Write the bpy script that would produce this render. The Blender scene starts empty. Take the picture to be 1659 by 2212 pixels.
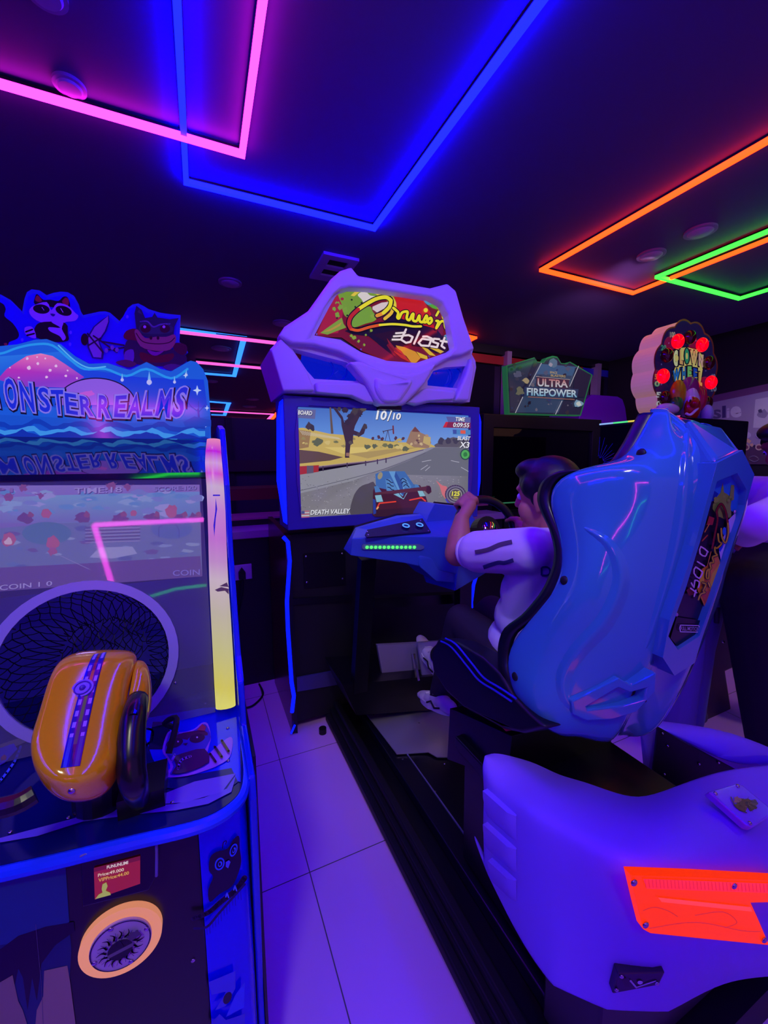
import bpy, bmesh, math, random
from mathutils import Vector, Matrix
from mathutils.geometry import tessellate_polygon
random.seed(7)
V = Vector
# ------------------------------------------------------------------ camera
FPX, CX, CY, CAMH = 872.0, 829.5, 1106.0, 1.45
def _axes():
    d = V((433-CX, 1004-CY, FPX)).normalized()
    t = V((2805-CX, 988-CY, FPX)); t -= d*t.dot(d); t.normalize()
    u = -(d.cross(t))
    if u.y > 0: u = -u
    return t, d, u
AX, AY, AZ = _axes()
CAM = V((0, 0, CAMH))
def ray(px, py):
    c = V((px-CX, py-CY, FPX)); return V((AX.dot(c), AY.dot(c), AZ.dot(c)))
def onP(px, py, p0, n):
    r = ray(px, py); return CAM + r*((V(p0)-CAM).dot(n)/r.dot(n))
def aY(px, py, y): return onP(px, py, (0, y, 0), V((0, 1, 0)))
def aX(px, py, x): return onP(px, py, (x, 0, 0), V((1, 0, 0)))
def aZ(px, py, z): return onP(px, py, (0, 0, z), V((0, 0, 1)))
scn = bpy.context.scene
cd = bpy.data.cameras.new('camera'); co = bpy.data.objects.new('camera', cd)
scn.collection.objects.link(co); scn.camera = co
cd.sensor_fit = 'VERTICAL'; cd.sensor_height = 36.0; cd.lens = FPX/2212*36.0; cd.clip_start = .02
def camcol(v): return V((AX.dot(v), AY.dot(v), AZ.dot(v)))
r_, u_, b_ = camcol(V((1, 0, 0))), camcol(V((0, -1, 0))), camcol(V((0, 0, -1)))
co.matrix_world = Matrix(((r_.x, u_.x, b_.x, 0), (r_.y, u_.y, b_.y, 0), (r_.z, u_.z, b_.z, CAMH), (0, 0, 0, 1)))
# ------------------------------------------------------------------ world, exposure
w = bpy.data.worlds.new('world'); scn.world = w; w.use_nodes = True
w.node_tree.nodes['Background'].inputs[0].default_value = (.30, .10, 1.0, 1)
w.node_tree.nodes['Background'].inputs[1].default_value = .55
scn.view_settings.view_transform = 'Standard'; scn.view_settings.look = 'None'
scn.view_settings.exposure = 0.0; scn.view_settings.gamma = 1.0
LED = dict(blue=(.02, .035, 70.0), pink=(11.0, .16, 8.5), pinkfar=(1.5, .15, .8), orange=(8.0, .2, .02), green=(.10, 4.0, .12),
           bluefar=(.05, .4, 2.5), rim=(.002, .012, 2.2))
# lit ceiling downlights of the hall (neutral white), each a spot under its own fitting, except the added last one
SPOTS = [((-.55, -.75, 2.86), (-.2, .85, .8), 60, 50, (1., .98, .70)), ((2.9, -.5, 2.86), (2.6, 1.0, .0), 40, 85, (1., .86, .8)),
         ((.05, -.5, 2.86), (.80, 1.12, 1.15), 60, 36, (1., .95, .9)), ((.9, -.3, 2.86), (1.0, 1.95, 2.0), 26, 44, (1., .9, .95)), ((4.6, 1.6, 2.86), (5.2, 2.2, .8), 40, 100, (1., .85, .9)), ((2.97, 1.99, 2.84), (4.0, 4.2, 2.2), 90, 80, (.95, .5, 1.))]  # last: lilac spot without own fitting, added to brighten the glazed partition
for i, (p, q, e, ang, c) in enumerate(SPOTS):
    ld = bpy.data.lights.new('hall_spot', 'SPOT'); ld.energy = e; ld.color = c; ld.spot_size = math.radians(ang); ld.spot_blend = .8; ld.shadow_soft_size = .16
    lo_ = bpy.data.objects.new('hall_spot', ld); scn.collection.objects.link(lo_); lo_.location = p
    lo_.rotation_euler = (V(q)-V(p)).to_track_quat('-Z', 'Y').to_euler()
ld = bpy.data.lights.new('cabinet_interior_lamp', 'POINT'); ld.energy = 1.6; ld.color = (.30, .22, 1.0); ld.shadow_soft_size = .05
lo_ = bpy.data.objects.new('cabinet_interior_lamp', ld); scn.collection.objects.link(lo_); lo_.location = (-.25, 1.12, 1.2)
# ------------------------------------------------------------------ helpers
def lin(c):
    return tuple((x/255/12.92 if x/255 <= .04045 else ((x/255+.055)/1.055)**2.4) for x in c)
MATS = {}
def mat(name, c=(128, 128, 128), rough=.5, metal=0., emis=None, es=1., spec=.5, coat=0., bump=0., bscale=60., trans=0.):
    if name in MATS: return MATS[name]
    m = bpy.data.materials.new(name); m.use_nodes = True; b = m.node_tree.nodes['Principled BSDF']
    b.inputs['Base Color'].default_value = (*lin(c), 1); b.inputs['Roughness'].default_value = rough
    b.inputs['Metallic'].default_value = metal; b.inputs['Specular IOR Level'].default_value = spec
    b.inputs['Coat Weight'].default_value = coat; b.inputs['Transmission Weight'].default_value = trans
    if emis: b.inputs['Emission Color'].default_value = (*emis, 1); b.inputs['Emission Strength'].default_value = es
    if bump:
        nt = m.node_tree; n = nt.nodes.new('ShaderNodeTexNoise'); n.inputs['Scale'].default_value = bscale
        tc = nt.nodes.new('ShaderNodeTexCoord'); nt.links.new(tc.outputs['Object'], n.inputs['Vector'])
        bp = nt.nodes.new('ShaderNodeBump'); bp.inputs['Strength'].default_value = bump
        nt.links.new(n.outputs['Fac'], bp.inputs['Height']); nt.links.new(bp.outputs[0], b.inputs['Normal'])
    MATS[name] = m; return m
def led(name, rgb):
    return mat(name, (10, 10, 10), .6, emis=rgb, es=1.)
def ink(es=0., rough=.3, spec=.5):
    k = 'printed_ink_%s_%s' % (es, rough)
    if k in MATS: return MATS[k]
    m = bpy.data.materials.new(k); m.use_nodes = True; nt = m.node_tree; b = nt.nodes['Principled BSDF']
    a = nt.nodes.new('ShaderNodeVertexColor'); a.layer_name = 'Col'
    b.inputs['Roughness'].default_value = rough; b.inputs['Specular IOR Level'].default_value = spec
    if es:
        b.inputs['Specular IOR Level'].default_value = spec if rough < .6 else .05
        nt.links.new(a.outputs[0], b.inputs['Emission Color']); b.inputs['Emission Strength'].default_value = es
        b.inputs['Base Color'].default_value = (.02, .02, .02, 1)
    else: nt.links.new(a.outputs[0], b.inputs['Base Color'])
    MATS[k] = m; return m
def link(o, parent=None):
    scn.collection.objects.link(o)
    if parent is not None:
        o.parent = parent
        if parent.type == 'EMPTY': o.matrix_parent_inverse = Matrix.Translation(-parent.location)
    return o
def thing(name, loc, label, cat, group=None):
    o = bpy.data.objects.new(name, None); o.location = loc; scn.collection.objects.link(o); o.empty_display_size = .1
    return tag(o, label, cat, group)
def tag(o, label, cat, group=None, kind=None):
    o['label'] = label; o['category'] = cat
    if group: o['group'] = group
    if kind: o['kind'] = kind
    return o
def bez(o, wd=.004, seg=2, ang=35):
    m = o.modifiers.new('b', 'BEVEL'); m.width = wd; m.segments = seg; m.limit_method = 'ANGLE'; m.angle_limit = math.radians(ang)
    return o
def sub(o, n=2):
    m = o.modifiers.new('s', 'SUBSURF'); m.levels = n; m.render_levels = n; return o
def sol(o, t, off=-1):
    m = o.modifiers.new('t', 'SOLIDIFY'); m.thickness = t; m.offset = off; return o
class MB:
    def __init__(s): s.v = []; s.f = []; s.m = []; s.cur = 0
    def add(s, vs, fs):
        k = len(s.v); s.v += [V(p) for p in vs]; s.f += [tuple(i+k for i in f) for f in fs]; s.m += [s.cur]*len(fs); return s
    def hexa(s, p):   # 8 pts: bottom 4 ccw, top 4
        return s.add(p, [(3, 2, 1, 0), (4, 5, 6, 7), (0, 1, 5, 4), (1, 2, 6, 5), (2, 3, 7, 6), (3, 0, 4, 7)])
    def box(s, a, b):
        x0, y0, z0 = a; x1, y1, z1 = b
        return s.hexa([(x0, y0, z0), (x1, y0, z0), (x1, y1, z0), (x0, y1, z0), (x0, y0, z1), (x1, y0, z1), (x1, y1, z1), (x0, y1, z1)])
    def beam(s, p, q, w_, h_, up=V((0, 0, 1))):
        p, q = V(p), V(q); d = (q-p).normalized(); sx = d.cross(up).normalized()*w_/2; sz = sx.cross(d).normalized()*h_/2
        return s.hexa([p-sx-sz, p+sx-sz, q+sx-sz, q-sx-sz, p-sx+sz, p+sx+sz, q+sx+sz, q-sx+sz])
    def prism(s, pts, vec, holes=()):
        loops = [[V(p) for p in pts]]+[[V(p) for p in h] for h in holes]
        # project to 2d plane for triangulation
        n = V((0, 0, 0)); L = loops[0]
        for i in range(len(L)): n += L[i].cross(L[(i+1) % len(L)])
        n.normalize(); e = (L[1]-L[0]).normalized(); g = n.cross(e)
        flat = [[V((p.dot(e), p.dot(g), 0)) for p in lp] for lp in loops]
        tri = tessellate_polygon(flat); al = [p for lp in loops for p in lp]; N = len(al); vec = V(vec)
        fs = [tuple(t) for t in tri]+[tuple(i+N for i in reversed(t)) for t in tri]; k = 0
        for lp in loops:
            c = len(lp)
            for i in range(c): fs.append((k+i, k+(i+1) % c, k+(i+1) % c+N, k+i+N))
            k += c
        return s.add(al+[p+vec for p in al], fs)
    def tube(s, pts, r, n=8, closed=False, caps=True, rs=None):
        pts = [V(p) for p in pts]; N = len(pts); rings = []; prev = None
        for i, p in enumerate(pts):
            if closed: d = pts[(i+1) % N]-pts[i-1]
            else: d = pts[min(i+1, N-1)]-pts[max(i-1, 0)]
            d = d.normalized() if d.length > 1e-9 else V((0, 0, 1))
            if prev is None: a = d.orthogonal().normalized()
            else:
                a = prev-d*prev.dot(d); a = a.normalized() if a.length > 1e-6 else d.orthogonal().normalized()
            prev = a; b = d.cross(a); rr = rs[i] if rs else r
            rings.append([p+a*rr*math.cos(t*2*math.pi/n)+b*rr*math.sin(t*2*math.pi/n) for t in range(n)])
        return s.loft(rings, True, closed, caps)
    def loft(s, rings, ringclosed=True, closed=False, caps=True):
        n = len(rings[0]); N = len(rings); fs = []
        for i in range(N if closed else N-1):
            j = (i+1) % N
            for t in range(n if ringclosed else n-1):
                u = (t+1) % n; fs.append((i*n+t, i*n+u, j*n+u, j*n+t))
        if caps and not closed and ringclosed: fs.append(tuple(reversed(range(n)))); fs.append(tuple((N-1)*n+t for t in range(n)))
        return s.add([p for r in rings for p in r], fs)
    def sph(s, c, r, n=12, m=8, R=None):
        if not hasattr(r, '__len__'): r = (r, r, r)
        c = V(c); vs = [V((0, 0, 1))]; fs = []
        for i in range(1, m):
            for j in range(n):
                a = math.pi*i/m; b = 2*math.pi*j/n; vs.append(V((math.sin(a)*math.cos(b), math.sin(a)*math.sin(b), math.cos(a))))
        vs.append(V((0, 0, -1)))
        vs = [V((p.x*r[0], p.y*r[1], p.z*r[2])) for p in vs]
        if R: vs = [R @ p for p in vs]
        for j in range(n): fs.append((0, 1+j, 1+(j+1) % n))
        for i in range(m-2):
            for j in range(n): a = 1+i*n; fs.append((a+j, a+n+j, a+n+(j+1) % n, a+(j+1) % n))
        a = 1+(m-2)*n
        for j in range(n): fs.append((a+j, len(vs)-1, a+(j+1) % n))
        return s.add([c+p for p in vs], fs)
    def cyl(s, p, q, r, n=20, r2=None):
        return s.tube([p, q], r, n, rs=[r, r if r2 is None else r2])
    def build(s, name, ma, parent=None, smooth=False, auto=False):
        me = bpy.data.meshes.new(name); me.from_pydata([tuple(p) for p in s.v], [], s.f)
        for m in (ma if isinstance(ma, (list, tuple)) else [ma]): me.materials.append(m)
        for i, p in enumerate(me.polygons): p.material_index = s.m[i]
        bm = bmesh.new(); bm.from_mesh(me); bmesh.ops.recalc_face_normals(bm, faces=bm.faces); bm.to_mesh(me); bm.free()
        if smooth: me.shade_smooth()
        if auto: me.shade_smooth(); me.set_sharp_from_angle(angle=math.radians(40))
        return link(bpy.data.objects.new(name, me), parent)
def cr(pts, n=5, closed=False):    # Catmull-Rom through points (any dimension)
    P = [V(p) for p in pts]; N = len(P); out = []
    for i in range(N if closed else N-1):
        a, b, c, d = (P[(i-1) % N], P[i], P[(i+1) % N], P[(i+2) % N]) if closed else (P[max(i-1, 0)], P[i], P[i+1], P[min(i+2, N-1)])
        for k in range(n):
            t = k/n; out.append(.5*((2*b)+(c-a)*t+(2*a-5*b+4*c-d)*t*t+(3*b-a-3*c+d)*t**3))
    if not closed: out.append(P[-1])
    return out
_TXT = {}
def txt(s_, shear=0., off=0.):
    k = (s_, shear, off)
    if k in _TXT: return _TXT[k]
    cu = bpy.data.curves.new('t', 'FONT'); cu.body = s_; cu.shear = shear; cu.offset = off; cu.resolution_u = 3
    o = bpy.data.objects.new('t', cu); scn.collection.objects.link(o); dg = bpy.context.evaluated_depsgraph_get()
    me = bpy.data.meshes.new_from_object(o.evaluated_get(dg)); vs = [v.co.copy() for v in me.vertices]; fs = [tuple(p.vertices) for p in me.polygons]
    bpy.data.objects.remove(o); bpy.data.curves.remove(cu); bpy.data.meshes.remove(me)
    x0 = min(v.x for v in vs); x1 = max(v.x for v in vs); y0 = min(v.y for v in vs); y1 = max(v.y for v in vs)
    _TXT[k] = ([((v.x-x0)/(x1-x0), (v.y-y0)/(y1-y0)) for v in vs], fs); return _TXT[k]
class Art:
    """flat printed or lit artwork: coloured shapes laid on one surface"""
    def __init__(s, fmap, n, es=0., rough=.3, eps=.00018, base=.0006, stretch=False):
        s.f = fmap; s.n = V(n).normalized(); s.es = es; s.rough = rough; s.v = []; s.fc = []; s.c = []; s.k = 0; s.eps = eps; s.base = base
    def _lay(s, pts2, faces, cols, same):
        if not same: s.k += 1
        o = s.n*(s.base+s.eps*s.k); b = len(s.v); s.v += [s.f(p[0], p[1])+o for p in pts2]
        for i, f in enumerate(faces):
            s.fc.append(tuple(b+j for j in f)); s.c.append(cols(f) if callable(cols) else [cols]*len(f))
    def poly(s, pts, c, same=False, n=0):
        if n: pts = cr(pts, n, True)
        c = lin(c); fl = [V((p[0], -p[1], 0)) for p in pts]; s._lay(pts, tessellate_polygon([fl]), c, same); return s
    def grad(s, q, c4, same=False, g=1):   # quad with a colour at each corner
        cl = [lin(c) for c in c4]; s._lay(q, [tuple(range(len(q)))], lambda f: [cl[i] for i in f], same); return s
    def stroke(s, pts, wd, c, same=False, n=0, closed=False):
        pts = [(p[0], p[1]) for p in pts]
        if n: pts = [(p.x, p.y) for p in cr([V((a, b)) for a, b in pts], n, closed)]
        if closed: pts = pts+[pts[0]]
        c = lin(c); vs = []; fs = []
        ws = wd if hasattr(wd, '__len__') else None
        for i, p in enumerate(pts):
            r = (ws[0]+(ws[1]-ws[0])*i/(len(pts)-1) if ws else wd)/2; k = len(vs)
            vs += [(p[0]+r*math.cos(a*math.pi/4), p[1]+r*math.sin(a*math.pi/4)) for a in range(8)]; fs.append(tuple(range(k, k+8)))
            if i:
                q = pts[i-1]; dx, dy = p[0]-q[0], p[1]-q[1]; L = math.hypot(dx, dy) or 1; nx, ny = -dy/L*r, dx/L*r; k = len(vs)
                vs += [(q[0]+nx, q[1]+ny), (p[0]+nx, p[1]+ny), (p[0]-nx, p[1]-ny), (q[0]-nx, q[1]-ny)]; fs.append((k, k+1, k+2, k+3))
        s._lay(vs, fs, c, same); return s
    def ell(s, cx, cy, rx, ry, c, rot=0, n=20, same=False):
        t = math.radians(rot)
        s._lay([(cx+rx*math.cos(a)*math.cos(t)-ry*math.sin(a)*math.sin(t), cy+rx*math.cos(a)*math.sin(t)+ry*math.sin(a)*math.cos(t)) for a in [2*math.pi*i/n for i in range(n)]], [tuple(range(n))], lin(c), same); return s
    def text(s, t, q, c, shear=0., off=0., same=False, gr=None):   # q = bl, br, tr, tl
        vs, fs = txt(t, shear, off); pts = []
        for u, v in vs:
            pts.append(tuple((q[0][i]*(1-u)+q[1][i]*u)*(1-v)+(q[3][i]*(1-u)+q[2][i]*u)*v for i in (0, 1)))
        if gr:
            a, b = lin(c), lin(gr); cc = [tuple(a[i]*(1-v)+b[i]*v for i in range(3)) for u, v in vs]
            s._lay(pts, fs, lambda f: [cc[i] for i in f], same)
        else: s._lay(pts, fs, lin(c), same)
        return s
    def splat(s, cx, cy, r, c, n=11, j=.55, same=False, sx=1., sy=1.):
        s.poly([(cx+sx*r*(1-j*random.random())*math.cos(a), cy+sy*r*(1-j*random.random())*math.sin(a)) for a in [2*math.pi*i/n for i in range(n)]], c, same); return s
    def build(s, name, parent):
        me = bpy.data.meshes.new(name); me.from_pydata([tuple(p) for p in s.v], [], s.fc)
        at = me.color_attributes.new('Col', 'FLOAT_COLOR', 'CORNER')
        for p in me.polygons:
            cs = s.c[p.index]
            for i, li in enumerate(p.loop_indices):
                v = cs[i] if isinstance(cs[0], tuple) else cs
                at.data[li].color = (*v, 1)
        me.materials.append(ink(s.es, s.rough)); o = link(bpy.data.objects.new(name, me), parent)
        # faces turned towards the side the artwork is seen from
        for p in me.polygons: pass
        fl = [p.index for p in me.polygons if p.normal.dot(s.n) < 0]
        if fl:
            bm = bmesh.new(); bm.from_mesh(me); bm.faces.ensure_lookup_table(); bmesh.ops.reverse_faces(bm, faces=[bm.faces[i] for i in fl]); bm.to_mesh(me); bm.free()
        return o
def pts(l, s_, ox, oy): return [(ox+x*s_, oy+y*s_) for x, y in l]
def struct(o): o['kind'] = 'structure'; return o
def voxel(name, mb, ma, parent, vs=.008, sm=4, dec=None):
    o = mb.build(name, ma, None); m = o.modifiers.new('r', 'REMESH'); m.mode = 'VOXEL'; m.voxel_size = vs; m.use_smooth_shade = True
    m = o.modifiers.new('s', 'SMOOTH'); m.iterations = sm; m.factor = .5
    dg = bpy.context.evaluated_depsgraph_get(); me = bpy.data.meshes.new_from_object(o.evaluated_get(dg))
    bpy.data.objects.remove(o); me.name = name; me.shade_smooth()
    if not me.materials: me.materials.append(ma)
    return link(bpy.data.objects.new(name, me), parent)
# ------------------------------------------------------------------ common materials
M_black = mat('black_painted_steel', (9, 9, 14), .35)
M_blackm = mat('black_matte_board', (14, 12, 18), .6)
M_rubber = mat('black_rubber', (10, 10, 12), .55)
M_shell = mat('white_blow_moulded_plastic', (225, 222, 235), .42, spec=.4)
M_bump = mat('bumper_plastic_glow_tint', (150, 112, 236), .42, spec=.4)  # white plastic, its blue glow from inside painted into the base colour
M_seat = mat('light_blue_gelcoat', (62, 132, 176), .12, coat=.6)
M_dash = mat('mid_blue_plastic', (58, 96, 190), .3)
M_bezel = mat('blue_violet_bezel', (70, 70, 170), .4)
M_steel = mat('brushed_steel', (190, 180, 215), .32, metal=.6, bump=.05, bscale=200)
M_chrome = mat('chrome', (220, 220, 225), .06, metal=1.)
M_screw = mat('screw_metal', (200, 195, 200), .25, metal=1.)
def screw(parent, p, n, r=.004, name='screw'):
    mb = MB(); n = V(n).normalized(); R = n.to_track_quat('Z', 'Y').to_matrix(); mb.sph(V(p), (r, r, r*.5), 10, 6, R); return mb.build(name, M_screw, parent, smooth=True)
# ================================================================== THE ROOM
def tile_mat():
    m = bpy.data.materials.new('glazed_floor_tile'); m.use_nodes = True; nt = m.node_tree; b = nt.nodes['Principled BSDF']
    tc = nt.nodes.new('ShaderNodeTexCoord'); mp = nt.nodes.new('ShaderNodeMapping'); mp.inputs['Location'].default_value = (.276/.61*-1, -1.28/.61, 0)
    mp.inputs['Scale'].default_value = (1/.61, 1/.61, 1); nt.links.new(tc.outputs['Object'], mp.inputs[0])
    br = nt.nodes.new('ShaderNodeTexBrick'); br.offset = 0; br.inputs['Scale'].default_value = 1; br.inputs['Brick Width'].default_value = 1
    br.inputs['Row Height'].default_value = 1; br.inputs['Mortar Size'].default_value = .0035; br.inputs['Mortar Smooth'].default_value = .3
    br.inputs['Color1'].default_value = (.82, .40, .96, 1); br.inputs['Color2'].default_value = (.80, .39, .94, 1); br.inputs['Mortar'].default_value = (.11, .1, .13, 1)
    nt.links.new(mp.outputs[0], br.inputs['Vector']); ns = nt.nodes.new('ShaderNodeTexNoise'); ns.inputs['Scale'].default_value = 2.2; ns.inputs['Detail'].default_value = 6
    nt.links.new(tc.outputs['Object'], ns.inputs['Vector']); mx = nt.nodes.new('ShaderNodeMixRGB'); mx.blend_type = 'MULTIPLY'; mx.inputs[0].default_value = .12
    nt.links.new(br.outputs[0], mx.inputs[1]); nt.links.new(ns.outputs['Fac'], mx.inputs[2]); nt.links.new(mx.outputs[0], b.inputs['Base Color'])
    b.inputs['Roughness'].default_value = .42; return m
CEIL = 2.9
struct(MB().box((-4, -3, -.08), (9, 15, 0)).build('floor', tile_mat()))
struct(MB().box((-4, -3, CEIL), (9, 15, CEIL+.1)).build('ceiling', mat('dark_painted_ceiling', (94, 70, 126), .6, bump=.03, bscale=30)))
M_wall = mat('dark_purple_wall_paint', (60, 44, 70), .7)
struct(MB().box((-4.1, -3, 0), (-4, 15, CEIL)).build('wall_left', M_wall))
struct(MB().box((-4, 14.7, 0), (9, 14.8, CEIL)).build('wall_back', M_wall))
M_glassdark = mat('tinted_partition_glass', (26, 20, 34), .08)
# glazed partition right of the big cabinet
struct(MB().box((2.85, 4.2, 2.80), (9, 4.34, CEIL)).build('trim_1', mat('black_bulkhead', (20, 16, 26), .5)))
M_frame = mat('pale_aluminium_mullion', (170, 150, 175), .4, metal=.3)
pm = MB().box((2.85, 4.27, .0), (9, 4.29, 2.80)).build('window_1', M_glassdark); struct(pm)
for px in (1095, 1290):
    x = aY(px, 780, 4.2).x; MB().box((x-.035, 4.15, 0), (x+.035, 4.26, 2.84)).build('mullion', M_frame, pm)
def rail(pxl, y, z, h, m, name='rail'):
    return MB().box((pxl[0], y-.02, z-h/2), (pxl[1], y+.02, z+h/2)).build(name, m, pm)
rail((2.86, 5.0), 4.24, aY(1060, 775, 4.2).z, .1, mat('red_painted_rail', (150, 30, 30), .5))
rail((5.0, 9), 4.24, aY(1340, 810, 4.2).z, .09, mat('blue_painted_rail', (40, 40, 190), .4))
# right-hand mural wall
struct(MB().box((5.5, -3, 0), (5.6, 4.2, CEIL)).build('wall_right', mat('black_upper_wall', (24, 18, 30), .6)))
a = Art(lambda x, y: aX(x, y, 5.49), (-1, 0, 0), es=0, rough=.5)
lo = [aX(1460, 876, 5.49), aX(1800, 808, 5.49)]
a.poly([(1440, 888), (1700, 833), (1700, 962), (1440, 968)], (165, 150, 185))
a.poly([(1440, 876), (1700, 820), (1700, 836), (1440, 890)], (120, 70, 120))
for c, o in (((225, 215, 235), 0),):
    a.text('s', [(1539, 905), (1558, 904), (1558, 884), (1539, 885)], (95, 80, 130), off=.02)
    a.text('l', [(1560, 903), (1568, 902), (1568, 876), (1560, 877)], (70, 55, 120), off=.03)
    a.text('i', [(1570, 903), (1576, 902), (1576, 881), (1570, 882)], (200, 190, 215), off=.02)
    a.text('e', [(1578, 903), (1602, 901), (1602, 877), (1578, 878)], (215, 210, 225), off=.05)
a.poly([(1632, 863), (1700, 850), (1700, 925), (1627, 924)], (205, 200, 215)); a.splat(1648, 893, 14, (150, 140, 170)); a.splat(1643, 888, 6, (80, 70, 110)); a.ell(1665, 890, 6, 8, (90, 80, 120))
a.poly([(1440, 968), (1700, 962), (1700, 1003), (1440, 1003)], (90, 60, 95))
for i in range(16):
    a.splat(1585+i*7.5+random.uniform(-3, 3), 950+random.uniform(-14, 20), random.uniform(4, 9), random.choice([(220, 200, 210), (190, 150, 130), (110, 70, 60), (60, 40, 70), (230, 190, 150)]))
for i, x in enumerate((1588, 1612, 1640)):
    a.ell(x, 966, 8, 7, (215, 185, 165)); a.ell(x, 966, 5, 4, (120, 60, 90)); a.ell(x+2, 940, 9, 7, (200, 190, 215))
a.stroke([(1618, 990), (1630, 985), (1640, 992), (1630, 997)], 2, (170, 150, 180), n=4, closed=True)
mural = a.build('wall_mural', None); tag(mural, 'pale lilac printed banner with letters along right wall, behind the standing person', 'banner')
# ------------------------------------------------------------------ neon tube frames on the ceiling
def strip(px_list, col, label, grp='neon light tubes on the ceiling', wd=.025, world=None, closed=False, z=CEIL-.022):
    P = world if world else [aZ(x, y, z) for x, y in px_list]
    P = [V((p[0], p[1], z)) for p in P]; root = thing('neon_light_tube', (sum(p.x for p in P)/len(P), sum(p.y for p in P)/len(P), CEIL), label, 'light', grp)
    prs = list(zip(P, P[1:]))+([(P[-1], P[0])] if closed else [])
    for q0, q1 in prs:
        d = (q1-q0).normalized()*wd/2
        MB().beam(q0-d, q1+d, wd, .022).build('diffuser', led('neon_'+col, LED[col]), root)
        MB().beam(q0-d+V((0, 0, .016)), q1+d+V((0, 0, .016)), wd*1.15, .01).build('channel', M_blackm, root)
    return root
cbl = aZ(402, 393, CEIL-.022); cbr = aZ(808, 493, CEIL-.022)
strip(None, 'blue', 'big blue neon rectangle on ceiling above the racing machine', world=[(cbl.x, -1.6), (cbl.x, cbl.y), (cbr.x, cbr.y), (cbr.x, -1.6)])
cp = aZ(523, 333, CEIL-.03)
strip(None, 'pink', 'pink neon corner crossing the blue rectangle, top left of ceiling', world=[(cp.x, -1.3), (cp.x, cp.y), (-1.9, cp.y), (-1.9, -1.3)], z=CEIL-.03)
o1 = aZ(1170, 583, CEIL-.022); o2 = aZ(1368, 633, CEIL-.022)
strip(None, 'orange', 'orange neon rectangle on ceiling at upper right', world=[(o1.x, -1.6), (o1.x, o1.y), (o2.x, o2.y), (o2.x, -1.6)])
g1 = aZ(1420, 598, CEIL-.03); g2 = aZ(1597, 645, CEIL-.03)
strip(None, 'green', 'green neon rectangle overlapping the orange one at far right', world=[(g1.x, -1.3), (g1.x, g1.y), (g2.x, g2.y), (g2.x, -1.3)], z=CEIL-.03)
strip([(380, 711), (527, 730), (506, 812), (430, 806)], 'bluefar', 'light blue neon bracket on ceiling beyond the fantasy sign', wd=.06)
strip([(380, 716), (620, 744)], 'pinkfar', 'pink neon line just under the light blue bracket', wd=.06, z=CEIL-.04)
strip([(430, 783), (640, 802)], 'pinkfar', 'single pink neon line crossing the light blue bracket lower down', wd=.075, z=CEIL-.04)
strip([(445, 867), (494, 871), (485, 897), (460, 896)], 'bluefar', 'small distant blue neon bracket beyond the first bracket', wd=.09)
strip([(455, 888), (592, 895), (576, 910), (455, 903)], 'pinkfar', 'farthest pink neon frame between the two cabinets', wd=.12, z=CEIL-.04)
strip([(640, 888), (603, 888), (582, 911), (640, 913)], 'orange', 'distant orange neon bracket just left of the racing screen', wd=.1, z=CEIL-.05)
strip([(960, 715), (1024, 730), (990, 748)], 'orange', 'short orange neon tip peeking out right of the racing marquee', wd=.05)
strip([(1010, 831), (1090, 795)], 'bluefar', 'distant blue neon diagonal right of the racing marquee', wd=.06)
strip([(1000, 812), (1086, 821), (1048, 834)], 'green', 'distant green neon corner right of the racing marquee', wd=.06, z=CEIL-.04)
# tubes of the same grid behind the viewpoint (seen only as reflections)
strip(None, 'blue', 'blue neon rectangle on ceiling behind the viewpoint, left side', world=[(-2.9, -2.6), (-2.9, 1.2), (-2.2, 1.2), (-2.2, -2.6)], closed=True)
# ------------------------------------------------------------------ ceiling downlights and vent
M_dl = mat('unlit_downlight_glass', (190, 180, 205), .5); M_dlr = mat('white_downlight_trim', (160, 150, 180), .5)
DLS = [(150, 182, .046, 'round unlit downlight at top left beside the pink neon'), (497, 609, .075, 'round unlit downlight left of the racing marquee top'),
       (1513, 498, .075, 'round unlit downlight above the green neon'), (1407, 549, .075, 'round unlit downlight inside the orange neon rectangle'),
       (478, 752, .1, 'round unlit downlight under the light blue neon bracket'), (610, 697, .085, 'round unlit downlight touching left edge of racing marquee'),
       (545, 862, .12, 'far small downlight above the farthest pink neon'), (539, 878, .14, 'tiny distant downlight nearest the farthest pink neon'),
       (455, 823, .1, 'dim downlight beside the right edge of the fantasy sign'), (96, -22, .05, 'round downlight cut by the top edge of the photo')]
for px, py, r, lb in DLS:
    c = aZ(px, py, CEIL); t = thing('downlight', c, lb, 'ceiling light', 'round ceiling downlights')
    MB().cyl(c+V((0, 0, .0)), c+V((0, 0, -.012)), r*1.18, 28).build('trim_ring', M_dlr, t, auto=True)
    MB().cyl(c+V((0, 0, -.0125)), c+V((0, 0, -.02)), r*.92, 28, r*.8).build('lens', M_dl, t, auto=True)
c = aZ(720, 577, CEIL); t = thing('ceiling_speaker', c, 'square slotted ceiling grille above the racing marquee', 'vent')
MB().prism([c+V((sx*.13, sy*.2, -.002)) for sx, sy in ((-1, -1), (1, -1), (1, 1), (-1, 1))], (0, 0, -.02), holes=[[c+V((sx*.07, oy+sy*.05, -.002)) for sx, sy in ((-1, -1), (1, -1), (1, 1), (-1, 1))] for oy in (-.09, .06)]).build('frame', mat('grille_white', (205, 195, 225), .5), t)
MB().box((c.x-.11, c.y-.17, CEIL-.008), (c.x+.11, c.y+.17, CEIL-.001)).build('grille', M_blackm, t)
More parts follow.
